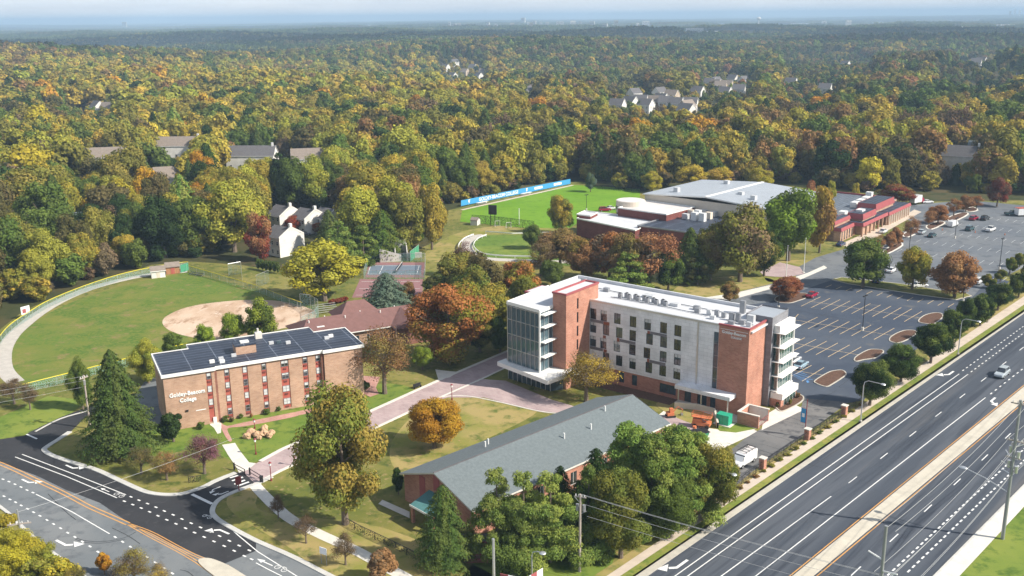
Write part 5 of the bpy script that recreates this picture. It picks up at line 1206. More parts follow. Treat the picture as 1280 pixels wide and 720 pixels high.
# roof plant
for i in range(11):
    x = 3.2 + i * 1.05; mb = MB(); mb.box(x, x + .7, 5.4 + (i % 2) * .8, 6.1 + (i % 2) * .8, HZ - .1, HZ + .9); mb.mat(1).cyl(x + .35, 5.75 + (i % 2) * .8, HZ + .9, HZ + 1.0, .28, 8); mb.build('condenser', ['metal_grey', 'metal_black'], hall)
for i, (x, y, a, h) in enumerate([(14.5, 6.5, 1.8, .5), (19.5, 6.8, 1.2, .7), (20.6, 5.2, 1, .8), (23.2, 5.2, .8, .9), (24.8, 5.3, .8, 1.1), (26.3, 5.2, .8, .9), (25, 3, 1, .6), (28.2, 4.5, .9, 1.4), (29.4, 4.7, .9, 1.5), (31.4, 5.3, 1.4, 1.3), (30.8, 3.2, 1.1, .7), (29.1, 2.2, 1.2, .5), (32.6, 2.6, .9, .8), (-6, 6, 1.5, 1), (-1.9, 7.8, 1.2, .7), (7, 8.6, 2.4, .5), (-9, 10, 1.1, 1.2), (27.8, 9.9, 1.0, 2.4)]):
    MB().box(x, x + a, y, y + a * .7, HZ - .1, HZ + h).build('roof_unit', 'hvac' if i % 3 == 0 else 'metal_grey', hall)
pp = MB(); 
for a, b in (((2, 4.6), (14, 5)), ((14, 5), (24, 4.2)), ((15, 8.2), (27, 8)), ((28, 3.8), (33.5, 3.8)), ((-8, 9), (2, 8.5))): pp.tube([(a[0], a[1], HZ + .1), (b[0], b[1], HZ + .1)], .09, 5)
pp.build('roof_pipe', 'metal_grey', hall)
# glass corner (drawn in the hall's frame from surveyed corners)
def HL(px_, py_, z): return loc((15.68, 193.6), HA, G(px_, py_, z))
ga, gb, gc = HL(634, 377, 17), HL(674.5, 388, 17), (-3.2, -8.45)
gd = (-12.5, 3.0)
MB().prism([ga, gb, gc, (-3.2, 3), gd], 16.5, 17.0, True, True).build('glass_block_roof', 'roof_membrane', hall)
mb = MB(); ribbon(mb, [Vector(p) for p in (gd, ga, gb, gc)], .3, 16.45, 17.12); mb.build('glass_block_cap', 'metal_white', hall)
def curtain(a, b, n, floors, z0, z1, nm='curtain_wall'):
    """glass wall with mullions between two plan points, floor slabs seen behind"""
    a, b = Vector((a[0], a[1], 0)), Vector((b[0], b[1], 0)); d = b - a; L = d.length; d.normalize(); ang = math.atan2(d.y, d.x)
    g = MB(); g.box(0, L, .1, .13, z0, z1); go_ = g.build('curtain_glass', 'glass_sheer', hall, (a.x, a.y, 0), ang)
    f = MB()
    for i in range(n + 1): u = L * i / n; f.box(u - .035, u + .035, -.06, .1, z0, z1)
    for z in floors: f.box(0, L, -.02, .1, z - .05, z + .05)
    f.box(0, L, -.05, .1, z0 - .1, z0 + .12)
    f.build(nm, 'metal_silver', hall, (a.x, a.y, 0), ang)
gm, gn, gb_ = node_mat('glass_sheer'); gb_.inputs['Base Color'].default_value = (.12, .2, .24, 1); gb_.inputs['Roughness'].default_value = .02; gb_.inputs['Transmission Weight'].default_value = .45; gb_.inputs['IOR'].default_value = 1.5; gb_.inputs['Specular IOR Level'].default_value = .9
FL = [4.3, 7.35, 10.4, 13.45]
curtain(ga, gb, 7, FL + [16.2], 4.3, 16.45); curtain(gd, ga, 6, FL, 4.3, 16.45)
curtain(gb, gc, 3, FL, 4.3, 16.45)
mb = MB()
q_ = lambda p, k: (p[0] + ((-5.5) - p[0]) * k, p[1] + ((-2.5) - p[1]) * k)
for z in FL[1:]: mb.prism([q_(ga, .08), q_(gb, .08), q_(gc, .08), (-3.3, 2.9), (-12, 2.9)], z - .12, z + .06, True, True)
mb.build('floor_slab', 'concrete_pale', hall)
mb = MB()
for k_ in ((-10.5, -7), (-7, -8.5), (-5.5, -5), (-9, -2)): mb.cyl(k_[0], k_[1], 0, 16.4, .22, 8)
mb.box(-8.2, -3.3, -3.2, 2.8, 0, 16.4); mb.build('lobby_core', 'wall_cream', hall)
# stair flights glimpsed behind the glass
st = MB()
for i in range(4):
    z = 4.3 + 3.05 * i; st.add([(-11, -6, z), (-6.5, -9.2, z + 1.5), (-6.5, -8.2, z + 1.5), (-11, -5, z)], [(0, 1, 2, 3)]); st.add([(-6.5, -8.2, z + 1.5), (-10.5, -5.2, z + 3), (-10.5, -4.2, z + 3), (-6.5, -7.2, z + 1.5)], [(0, 1, 2, 3)])
st.build('stair_flight', 'metal_white', hall)
# white corner post and small balcony canopies on the right flank of the glass
MB().cyl(gb[0], gb[1], 4.2, 17, .22, 8).build('corner_post', 'metal_white', hall)
dv = (Vector(gc) - Vector(gb)); dl = dv.length; dv.normalize(); nv = Vector((dv.y, -dv.x))
for z in FL[1:] + [16.0]:
    p = [Vector(gb) + dv * .2, Vector(gb) + dv * (dl - .1)]; qd = [p[0], p[1], p[1] + nv * 1.1, p[0] + nv * 1.1]
    MB().prism([tuple(v) for v in qd], z - .1, z + .1, True, True).build('flank_canopy', 'trim_white', hall)
# big entrance canopy
cA, cB, cC = HL(621.5, 452, 4.2), HL(684, 476, 4.2), HL(712, 466, 4.2)
cD = HL(737, 456, 4.2)
MB().prism([cA, cB, cC, (2.5, -6.5), (0, -6.4), (0, -8.4), (-3.2, -8.4), gb, ga, (ga[0] - 1.8, ga[1] + 1.8)], 3.35, 4.2, True, True).build('entrance_canopy', 'trim_white', hall)
lob = [HL(636, 473, 0), HL(688, 489, 0), (-.5, -8.6), (-3.2, -8.3), (-3.2, 3), (-12.6, 3)]
MB().prism([lob[0], lob[1], lob[2], lob[3], lob[4], lob[5]], 0, 3.3).build('lobby_wall', 'glass_blue', hall)
f = MB(); a_, b_ = Vector(lob[0]), Vector(lob[1])
for i in range(10):
    p = a_.lerp(b_, i / 9) ; f.box(p.x - .06, p.x + .06, p.y - .12, p.y + .05, 0, 3.3)
f.build('lobby_mullion', 'metal_silver', hall)
MB().cyl(HL(691, 487, 0)[0], HL(691, 487, 0)[1], 0, 3.4, .18, 8).build('canopy_column', 'metal_white', hall)
# walled enclosure at the right end (a separate low structure)
enc = thing('bin_enclosure', 'small roofless brick enclosure below the right brick tower', 'enclosure', (15.68, 193.6, 0), HA)
e = MB(); e.box(34.8, 38.9, -3.9, -3.6, -.1, 2.3); e.box(34.8, 35.1, -3.6, .6, -.1, 2.3); e.box(35.1, 38.9, .3, .6, -.1, 2.3); e.build('wall', 'brick_red', enc)
e = MB(); e.box(34.72, 38.98, -3.98, -3.52, 2.3, 2.42); e.box(34.72, 35.18, -3.52, .22, 2.3, 2.42); e.box(34.72, 38.98, .22, .68, 2.3, 2.42); e.box(35.1, 38.8, .24, .3, 0, 2.29); e.build('coping', 'concrete_pale', enc)
g = MB(); g.tube([(38.8, -3.5, .2), (38.8, .2, .2)], .05, 4); g.tube([(38.8, -3.5, 1.2), (38.8, .2, 1.2)], .05, 4)
for i in range(7): g.tube([(38.8, -3.5 + i * .6, .2), (38.8, -3.5 + i * .6, 1.2)], .035, 4)
g.build('gate', 'pole_red', enc)
MB().box(35.2, 38.7, -3.5, .2, .01, .05).build('slab', 'concrete', enc)

# ------------------------------------------------------------------ long grey shingled hall
GA = R_(43); go_ = G(503, 591, 4.7)
ghall = thing('grey_roofed_hall', 'long low brick hall under a wide grey shingle gable roof', 'hall', (go_.x, go_.y, 0), GA)
def GLc(px_, py_, z): return loc((go_.x, go_.y), GA, G(px_, py_, z))
gL = 44.6; gW = -16.2
mb = MB(); x0, x1 = -.3, gL; ez, rz = 4.7, 7.6; ym = gW / 2; nudge = -1.0
mb.add([(x0, .4, ez - .1), (x1, .4, ez - .1), (x1 - .2, ym, rz), (x0 + nudge * 0, ym, rz)], [(0, 1, 2, 3)]); mb.add([(x0, ym, rz), (x1 - .2, ym, rz), (x1, gW - .4, ez - .1), (x0, gW - .4, ez - .1)], [(0, 1, 2, 3)])
mb.build('roof', 'shingle_grey', ghall)
rt_ = MB(); rt_.add([(x0, .4, ez - .12), (x1, .4, ez - .12), (x1, .4, ez - .34), (x0, .4, ez - .34)], [(0, 1, 2, 3)]); rt_.box(x0, x1, gW - .45, gW - .37, ez - .36, ez - .1)
for X in (x0, x1): rt_.add([(X, .4, ez - .1), (X, ym, rz), (X, ym, rz - .25), (X, .4, ez - .35)], [(0, 1, 2, 3)]); rt_.add([(X, gW - .4, ez - .1), (X, ym, rz), (X, ym, rz - .25), (X, gW - .4, ez - .35)], [(0, 1, 2, 3)])
rt_.build('eaves', 'concrete_pale', ghall)
MB().box(x0, x1 - .2, ym - .12, ym + .12, rz - .04, rz + .05).build('ridge_cap', 'shingle_dark', ghall)
w2 = MB(); lh = [(2 + i * 3.6, 3.4 + i * 3.6, 1.2, 3.4) for i in range(12)]
w2.wall((.3, gW), (gL - .6, gW), -.3, ez - .1, lh, .2); w2.wall((gL - .6, 0), (.3, 0), -.3, ez - .1, lh, .2); w2.wall((gL - .6, gW), (gL - .6, 0), -.3, ez - .1); w2.wall((.3, 0), (.3, gW), -.3, ez - .1)
for X in (.3, gL - .6): w2.add([(X, 0, ez - .1), (X, gW, ez - .1), (X, ym, rz - .25)], [(0, 1, 2)])
w2.build('wall', 'brick_red', ghall)
for a, b, c, d in lh: window(ghall, .3 + a, gW + .1, c, b - a, d - c, 0, 'metal_white', 'glass_dark', 1)
MB().box(.2, .3, -5.2, -3.9, 0, 5.6).box(.2, .3, -8.6, -7.3, 0, 6.9).build('red_panel', 'trim_red', ghall)
for x, y in ((24, -11.2), (30, -11.5), (13, -4.5), (14.6, -3.4), (36, -9.2)): MB().cyl(x, y, 5.4 + (7.6 - 4.7) * (1 - abs(y - ym) / 8.5) - .9, 7.0 + (7.6 - 4.7) * (1 - abs(y - ym) / 8.5) - 1.4, .14, 6).build('vent_pipe', 'metal_white', ghall)
pr = MB(); pr.add([(-3.4, -6.2, 2.9), (-3.4, -11.4, 2.9), (.25, -11.4, 4.0), (.25, -6.2, 4.0)], [(0, 1, 2, 3)]); pr.build('porch_roof', 'shingle_teal', ghall)
MB().box(-3.46, -3.4, -11.5, -6.1, 2.6, 2.92).box(-3.4, .2, -6.2, -6.12, 2.6, 2.85).build('porch_fascia', 'trim_white', ghall)
MB().box(-3.3, -2.9, -6.7, -6.2, 0, 2.7).box(-3.3, -2.9, -11.3, -10.8, 0, 2.7).build('porch_pier', 'brick_red', ghall)
dk = thing('red_deck', 'small dark red slatted shelter in the shade of the pines', 'shelter', tuple(G(594, 704)), 0)
d = MB(); 
for z in (.5, 1.3, 2.4, 3.1): d.box(-1.7, 1.7, -.08, .08, z, z + .16)
for x in (-1.7, 1.7): d.box(x - .08, x + .08, -.06, 2.2, 0, 3.2)
d.build('rail', 'trim_red', dk); MB().box(-1.8, 1.8, .1, 2.2, 3.2, 3.3).build('roof', 'shingle_dark', dk); MB().box(-1.6, 1.6, .1, 2.1, 0, .4).build('platform', 'brick_dark', dk)

# ------------------------------------------------------------------ maroon roofed building behind the dormitory
mo = G(408, 420, 0); MA = R_(27)
mar = thing('maroon_roofed_building', 'low building with a faded maroon hip and gable roof behind the dormitory', 'building', (-48.5, 208.5, 0), MA)
def gable(parent, x0, x1, y0, y1, ez, rz, mroof, mwall, over=.4, hip=0, trim=None, holes=(), nm='roof', axis=0, mgable=None):
    """gabled (or hipped) block; ridge along x when axis 0"""
    ym = (y0 + y1) / 2; w = MB()
    w.wall((x0, y0), (x1, y0), -.5, ez, holes, .15); w.wall((x1, y0), (x1, y1), -.5, ez); w.wall((x1, y1), (x0, y1), -.5, ez); w.wall((x0, y1), (x0, y0), -.5, ez)
    if not hip:
        w.add([(x0, y0, ez), (x0, y1, ez), (x0, ym, rz - .15)], [(0, 1, 2)]); w.add([(x1, y0, ez), (x1, y1, ez), (x1, ym, rz - .15)], [(0, 1, 2)])
    w.build('wall', mwall, parent)
    r = MB(); o = over; dz = (rz - ez) / ((y1 - y0) / 2) * o; X0, X1 = x0 - o, x1 + o
    a, b = (X0 + hip, X1 - hip)
    for k in (0, .14):
        r.add([(X0, y0 - o, ez - dz - k), (X1, y0 - o, ez - dz - k), (b, ym, rz - k), (a, ym, rz - k)], [(0, 1, 2, 3)]); r.add([(X0, y1 + o, ez - dz - k), (X1, y1 + o, ez - dz - k), (b, ym, rz - k), (a, ym, rz - k)], [(3, 2, 1, 0)])
    if hip:
        r.add([(X0, y0 - o, ez - dz), (X0, y1 + o, ez - dz), (a, ym, rz)], [(0, 1, 2)]); r.add([(X1, y0 - o, ez - dz), (X1, y1 + o, ez - dz), (b, ym, rz)], [(0, 1, 2)])
    r.build(nm, mroof, parent)
    if trim:
        t = MB()
        for X in (X0, X1):
            if hip: break
            for s_, Y in ((1, y0 - o), (-1, y1 + o)): t.add([(X, Y, ez - dz), (X, ym, rz + .02), (X, ym, rz - .25), (X, Y, ez - dz - .25)], [(0, 1, 2, 3)])
        for Y in (y0 - o, y1 + o): t.add([(X0, Y, ez - dz), (X1, Y, ez - dz), (X1, Y, ez - dz - .22), (X0, Y, ez - dz - .22)], [(0, 1, 2, 3)])
        t.build('trim', trim, parent)
def ML(px_, py_, z): return loc(mar.location, MA, G(px_, py_, z))
mh = [(2 + i * 3.2, 3.4 + i * 3.2, 1.1, 3) for i in range(9)]
gable(mar, 2.2, 32, -1.0, 9.5, 4.6, 6.9, 'shingle_maroon', 'brick_tan', .8, 3.5, 'trim_white', mh)
for a, b, c, d in mh: window(mar, 2.2 + a, -.9, c, b - a, d - c, 0, 'metal_white', 'glass_dark', 1)
gable(mar, 14, 24, 8.5, 16, 4.6, 7.4, 'shingle_maroon', 'brick_tan', .6, 3.5, None, nm='rear_roof')
pe = MB(); pe.add([(22.5, -4.6, 4.1), (31.5, -4.6, 4.1), (27, -3.8, 6.2)], [(0, 1, 2)]); pe.add([(22.5, -4.6, 4.1), (27, -3.8, 6.2), (27, 3.5, 6.9), (22.5, -1.5, 4.3)], [(0, 1, 2, 3)]); pe.add([(31.5, -4.6, 4.1), (27, -3.8, 6.2), (27, 3.5, 6.9), (31.5, -1.5, 4.3)], [(0, 1, 2, 3)]); pe.build('front_gable_roof', 'shingle_maroon', mar)
MB().box(23, 31, -4.1, -1.05, -.3, 4.1).build('front_bay', 'brick_dark', mar); MB().box(12.9, 13.9, -1.08, -1.0, .2, 3.4).build('door', 'spandrel_red', mar)
for i in range(6): MB().cyl(5 + i * 4.2, 3.0 + (i % 2) * 2, 5.6, 6.9, .14, 6).build('vent_pipe', 'trim_white', mar)
MB().box(6.3, 8, 1.1, 2.6, 5.55, 5.72).build('skylight', 'trim_white', mar)

# ------------------------------------------------------------------ gymnasium and its wings
YA = R_(48)
def group_building(name, label, cat, o, ang): return thing(name, label, cat, (o[0], o[1], 0), ang)
ga0 = G(806, 240, 11.5); gym = group_building('gymnasium', 'huge gymnasium under a shallow grey metal roof beside the pitch', 'gymnasium', ga0, R_(-42))
def YL(px_, py_, z): return loc(gym.location, R_(-42), G(px_, py_, z))
c1, c2, c3, c4 = YL(806, 240, 11.5), YL(878, 222.5, 11.5), YL(968, 229, 11.5), YL(967, 259, 11.5)
gx1, gy1 = 50.0, 38.5
w3 = MB(); w3.wall((0, 0), (gx1, 0), -.5, 11); w3.wall((gx1, 0), (gx1, gy1), -.5, 11); w3.wall((gx1, gy1), (0, gy1), -.5, 11); w3.wall((0, gy1), (0, 0), -.5, 11); w3.build('wall', 'wall_cream', gym)
r = MB(); 
r.add([(-.5, -.5, 11), (gx1 / 2, -.5, 12.6), (gx1 / 2, gy1 + .5, 12.6), (-.5, gy1 + .5, 11)], [(0, 1, 2, 3)]); r.add([(gx1 / 2, -.5, 12.6), (gx1 + .5, -.5, 11), (gx1 + .5, gy1 + .5, 11), (gx1 / 2, gy1 + .5, 12.6)], [(0, 1, 2, 3)]); r.build('roof', 'roof_metal', gym)
sm = MB()
for i in range(1, 34): u = gx1 * i / 34; zz = 11 + 1.6 * (1 - abs(u - gx1 / 2) / (gx1 / 2)); sm.box(u - .05, u + .05, -.4, gy1 + .4, zz, zz + .06)
sm.build('roof_seam', 'roof_metal', gym)
r = MB(); r.box(gx1 / 2 - .5, gx1 / 2 + .5, -.6, gy1 + .6, 12.55, 12.75); r.build('ridge_cap', 'trim_white', gym)
fc = MB(); fc.add([(-.5, -.56, 11.02), (gx1 / 2, -.56, 12.62), (gx1 / 2, -.56, 12.2), (-.5, -.56, 10.6)], [(0, 1, 2, 3)]); fc.add([(gx1 / 2, -.56, 12.62), (gx1 + .5, -.56, 11.02), (gx1 + .5, -.56, 10.6), (gx1 / 2, -.56, 12.2)], [(0, 1, 2, 3)]); fc.build('fascia', 'metal_white', gym)
for x, y in ((8, 6), (14, 30), (37, 8), (43, 22), (30, 12)): MB().box(x, x + 1.7, y, y + 1.7, 11.2, 13.2).build('roof_unit', 'hvac', gym)
def block(parent, pts, z0, z1, mw, mr, cap, nm='wing', inset=.35, split=None, lower=None):
    """flat roofed block with coping; optional lower wall band in another material"""
    P_ = [Vector(p) for p in pts]
    if split: MB().prism(pts, z0, split, False).build(nm + '_base', lower, parent); MB().prism(pts, split, z1, False).build(nm + '_wall', mw, parent)
    else: MB().prism(pts, z0, z1, False).build(nm + '_wall', mw, parent)
    MB().poly([(p[0], p[1], z1 - .12) for p in pts]).build(nm + '_roof', mr, parent)
    mb = MB(); ribbon(mb, P_, inset, z1 - .2, z1 + .2, closed=True); mb.build(nm + '_coping', cap, parent)
wing = thing('white_roofed_wing', 'cream and maroon flat roofed wing with a pale round tower facing the pitch', 'wing', (ga0.x, ga0.y, 0), R_(-42))
block(wing, [(1.5, -18), (21, -18), (21, -.8), (1.5, -.8)], -.3, 8.7, 'brick_maroon', 'roof_membrane_old', 'trim_white', split=5.6, lower='wall_cream')
for i in range(5): MB().box(2.6 + i * 3.6, 4.6 + i * 3.6, -18.05, -18, .3, 4.8).build('blank_bay', 'concrete', wing)
tc_ = loc(ga0, R_(-42), G(786, 262, 7)) ; MB().cyl(tc_[0], tc_[1] + 1, -.3, 6.2, 4.8, 28).build('tower_base', 'brick_maroon', wing)
MB().cyl(tc_[0], tc_[1] + 1, 6.2, 10.2, 5.0, 32).build('tower_drum', 'wall_cream', wing); MB().cyl(tc_[0], tc_[1] + 1, 10.2, 10.3, 4.7, 32).build('tower_roof', 'roof_membrane_old', wing)
for k_ in range(7):
    th = R_(-170 + k_ * 32); bxm = MB(); bxm.box(-.95, .95, -.12, .06, 0, 1.1); bxm.build('window', 'glass_dark', wing, (tc_[0] + math.cos(th) * 5, tc_[1] + 1 + math.sin(th) * 5, 7.4), th + math.pi / 2)
low = thing('low_white_roofed_wing', 'low dark brick wing with bright white roof next to the pitch corner', 'wing', (ga0.x, ga0.y, 0), R_(-42))
lw = [loc(ga0, R_(-42), G(*q, 6)) for q in ((721, 273), (742, 265), (826, 274), (794, 288))]
block(low, lw, -.3, 6, 'brick_maroon', 'roof_membrane', 'trim_white')
lw2 = [loc(ga0, R_(-42), G(*q, 7)) for q in ((721, 268), (731, 263.5), (747, 265.5), (738, 270))]
block(low, lw2, -.3, 7, 'brick_maroon', 'roof_membrane', 'trim_white', nm='stair')
drk = thing('dark_roofed_wing', 'dark maroon wing with black ribbed roof crowded with air units', 'wing', (ga0.x, ga0.y, 0), R_(-42))
dk_ = [loc(ga0, R_(-42), G(*q, 6.6)) for q in ((797, 282), (862, 262), (925, 264), (900, 294))]
dk_[3] = loc(ga0, R_(-42), G(884, 294, 6.6)); dk_[2] = loc(ga0, R_(-42), G(950, 266, 6.6)); dk_[1] = loc(ga0, R_(-42), G(862, 263, 6.6))
block(drk, dk_, -.3, 6.6, 'brick_maroon', 'roof_black', 'metal_grey')
for i, (x, y) in enumerate([(857, 273), (864, 270), (872, 272), (880, 268), (886, 273), (878, 276), (892, 270), (898, 266), (868, 275), (905, 268)]):
    p = loc(ga0, R_(-42), G(x, y, 6.6)); MB().box(p[0] - 1, p[0] + 1, p[1] - .8, p[1] + .8, 6.5, 8.2 + (i % 3) * .5).build('roof_unit', ['hvac', 'wall_cream', 'metal_white'][i % 3], drk)
sw = thing('plant_roof_wing', 'flat roofed wing right of the gymnasium with white plant boxes', 'wing', (ga0.x, ga0.y, 0), R_(-42))
pl_ = [loc(ga0, R_(-42), G(*q, 7.6)) for q in ((905, 258), (950, 244), (1010, 250), (975, 272))]
block(sw, pl_, -.3, 7.6, 'brick_maroon', 'roof_black', 'metal_grey')
for i, (x, y) in enumerate([(922, 252), (932, 248), (944, 245), (952, 243), (930, 256), (945, 252), (958, 248)]):
    p = loc(ga0, R_(-42), G(x, y, 7.6)); MB().box(p[0] - 1.6, p[0] + 1.6, p[1] - 1, p[1] + 1, 7.5, 9.6).build('roof_unit', 'metal_white', sw)

# ------------------------------------------------------------------ red trimmed building with solar roof
ra = R_(51.4)
redb = thing('red_trimmed_building', 'long buff brick building with red parapets, colonnade and panelled roof', 'college building', (117.2, 325.4, 0), ra)
def tier(x0, x1, y0, y1, z0, z1, nm, m='trim_red', base=None, roof='roof_black'):
    """flat roofed tier: sloping red parapet band over a wall"""
    if base: MB().box(x0, x1, y0, y1, -.3, z0).build(nm + '_wall', base, redb)
    MB().add([(x0 - .35, y0 - .35, z0), (x1 + .35, y0 - .35, z0), (x1 + .35, y1 + .2, z0), (x0 - .35, y1 + .2, z0), (x0, y0, z1), (x1, y0, z1), (x1, y1, z1), (x0, y1, z1)], [(0, 1, 5, 4), (1, 2, 6, 5), (2, 3, 7, 6), (3, 0, 4, 7), (0, 3, 2, 1)]).build(nm + '_parapet', m, redb)
    MB().box(x0 + .02, x1 - .02, y0 + .02, y1 - .02, z1 - .16, z1 - .1).build(nm + '_roof', roof, redb)
tier(-13, -1.6, 3.0, 5.2, 3.5, 4.6, 'west_front', base='brick_tan'); tier(22.8, 46, -.4, 5.2, 3.5, 4.6, 'east_front', base='brick_tan'); tier(-1.4, 22.7, 0, 5.2, 3.6, 4.7, 'porch')
tier(-13, .4, 5.3, 8, 5.4, 6.6, 'west_tier', base='brick_tan'); tier(1.8, 14, 1.4, 6.5, 5.2, 7.1, 'stair_tier', base='brick_tan'); tier(19.4, 38, 3.2, 9.5, 5.4, 7.6, 'upper_tier', base='brick_tan')
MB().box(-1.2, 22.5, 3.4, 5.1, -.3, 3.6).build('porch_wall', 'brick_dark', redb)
for i in range(7): MB().box(-1.1 + i * 3.9, -.55 + i * 3.9, .1, .65, -.1, 3.6).build('column', 'brick_tan', redb)
MB().box(-13, 48, 5.25, 29.5, -.3, 5.0).build('main_wall', 'brick_tan', redb); MB().box(-12.8, 47.8, 5.4, 29.3, 5.0, 5.12).build('main_roof', 'roof_solar', redb)
for i in range(9): MB().box(24 + i * 2.4, 24.9 + i * 2.4, -.44, -.4, .3, 3.3).build('window', 'glass_dark', redb)
for i in range(5): MB().box(-12.2 + i * 2.2, -11.3 + i * 2.2, 2.96, 3.0, .3, 3.3).build('window', 'glass_dark', redb)
for i in range(10): MB().box(23.2 + i * 2.4, 23.6 + i * 2.4, -.7, -.405, -.1, 3.5).build('pilaster', 'wall_cream', redb)
for x, y, l in ((3, 8, 3), (6, 3.2, 3), (22, 11, 4), (28, 11.2, 4), (34, 11.5, 4), (-9, 9.5, 3), (-3, 10, 2.4), (46, 14, 2)): MB().box(x, x + l, y, y + 2.2, 5.1, 7.6 if y < 5 else 6.9).build('roof_unit', 'metal_white', redb)
MB().box(47.6, 48.0, 12, 29, 5.0, 5.7).build('far_parapet', 'trim_red', redb)

# ------------------------------------------------------------------ sheds, ball wall
for k_, (x, y, lab, m1, m2) in enumerate([(198, 346, 'white sided storage shed with brown roof behind the warning track', 'siding_white', 'shingle_brown'), (216, 341, 'brown wooden storage shed beside the white one', 'siding_wood', 'shingle_brown')]):
    s = thing('storage_shed', lab, 'shed', tuple(G(x, y)), R_(22)); gable(s, -1.9, 1.9, -1.4, 1.6, 2.3, 3.3, m2, m1, .25, 0, 'trim_white' if k_ == 0 else None)
    MB().box(-.5, .5, -1.45, -1.4, 0, 1.9).build('door', 'wall_cream' if k_ == 0 else 'spandrel_red', s)
bwl = thing('handball_wall', 'grey concrete block ball wall with sloping side walls', 'ball wall', tuple(G(475, 328)), R_(8))
e = MB()
for x in (0, 4.6, 8.2):
    hh = 5.2 - x * .22
    e.add([(x, 0, 0), (x, 7.5, 0), (x, 7.5, hh + .8), (x, 0, 2.9), (x + .3, 0, 0), (x + .3, 7.5, 0), (x + .3, 7.5, hh + .8), (x + .3, 0, 2.9)], [(0, 3, 2, 1), (4, 5, 6, 7), (3, 7, 6, 2), (0, 4, 7, 3), (1, 2, 6, 5)])
e.box(.3, 8.2, 7.2, 7.5, 0, 5.3); e.build('block_wall', 'block_grey', bwl)
MB().add([(0.2, -.05, 0), (6.5, -.05, 0), (6.5, -.05, 2.2), (.2, -.05, 4.2)], [(0, 1, 2, 3)]).build('front_wall', 'block_grey', bwl)
MB().box(8.6, 13, 4, 4.3, 0, 1.7).build('low_wall', 'block_grey', bwl)

# ------------------------------------------------------------------ townhouses and other houses
def townhouse(label, p, ang, L, D, ez, rz, wall='siding_white', roof='shingle_dark', group=None, chim=True, firewall=True, nm='townhouse', nwin=3):
    h = thing(nm, label, 'townhouse' if nm == 'townhouse' else 'house', (p[0], p[1], TH(p[0], p[1])), ang, group)
    gable(h, 0, L, 0, D, ez, rz, roof, wall, .3, 0, 'trim_white')
    for fl in range(2 if ez > 4.5 else 1):
        for i in range(nwin):
            x = L * (i + .5) / nwin; window(h, x - .5, -.06, .9 + fl * 2.7, 1.0, 1.3, 0, 'metal_white', 'glass_dark', 0, 1)
        for i in range(2): window(h, L + .05, D * (i + .7) / 2.6, .9 + fl * 2.7, .9, 1.3, math.pi / 2, 'metal_white', 'glass_dark', 0, 1)
        window(h, -.05, D * .6, .9 + fl * 2.7, .9, 1.3, -math.pi / 2, 'metal_white', 'glass_dark', 0, 1)
    if firewall:
        f = MB(); f.add([(L, -.35, -.3), (L, D + .35, -.3), (L, D + .35, ez + .3), (L, D / 2, rz + .45), (L, -.35, ez + .3)], [(0, 1, 2, 3, 4)]); f.add([(L + .3, -.35, -.3), (L + .3, D + .35, -.3), (L + .3, D + .35, ez + .3), (L + .3, D / 2, rz + .45), (L + .3, -.35, ez + .3)], [(0, 1, 2, 3, 4)])
        for a, b in (((-.35, ez + .3), (D / 2, rz + .45)), ((D / 2, rz + .45), (D + .35, ez + .3)), ((-.35, -.3), (-.35, ez + .3))): f.add([(L, a[0], a[1]), (L, b[0], b[1]), (L + .3, b[0], b[1]), (L + .3, a[0], a[1])], [(0, 1, 2, 3)])
        f.build('party_wall', 'siding_white', h)
    if chim: c = MB(); c.box(L * .92, L * .92 + .9, D * .45, D * .45 + .9, ez, rz + 1.3); c.build('chimney', 'trim_white', h)
    return h
tg = 'white party walled townhouses by the ball field'
for i, (x, y, lab) in enumerate([(351, 290, 'leftmost of three white townhouses in the stepped row'), (382, 294, 'middle one of the three stepped white townhouses'), (408, 293, 'right hand of the three stepped white townhouses')]):
    townhouse(lab, G(x, y) - Vector((math.cos(R_(-40)), math.sin(R_(-40)), 0)) * 7.6, R_(-40), 7.6, 9.5, 5.4, 8.3 - i * .1, group=tg)
townhouse('white gable ended house in front of the stepped townhouses', G(351, 322) - Vector((math.cos(R_(-40)), math.sin(R_(-40)), 0)) * 7.6, R_(-40), 7.6, 9, 6.2, 8.8, group=tg)
for i, (x, y, L, a, rf_, wl, lab) in enumerate([(108, 222, 17, 12, 'shingle_brown', 'siding_tan', 'long brown roofed row of houses deep in the wood at far left'), (192, 205, 18, 0, 'shingle_brown', 'siding_tan', 'brown roofed row of houses left of the grey one'),
        (284, 219, 17, -3, 'shingle_dark', 'siding_tan', 'dark roofed row of houses with white gable in the wood'), (366, 224, 13, 12, 'shingle_brown', 'siding_white', 'white house with pale brown roof in the wood'),
        (196, 252, 9, 20, 'shingle_brown', 'siding_tan', 'cream gabled house behind the golden trees'), (88, 322, 4.5, 10, 'shingle_grey', 'siding_white', 'small white house glimpsed through the left wood'), (1172, 219, 12, -32, 'shingle_dark', 'siding_white', 'white gabled house with dark roof behind the upper lot'), (1206, 213, 8, -32, 'shingle_grey', 'siding_white', 'smaller white house right of the dark roofed one')]):
    townhouse(lab, G(x, y), R_(a), L * 1.35, 9, 9.4, 13.6, wall='siding_white', roof=rf_, firewall=False, nm='wood_house', nwin=5 if L > 12 else 3)
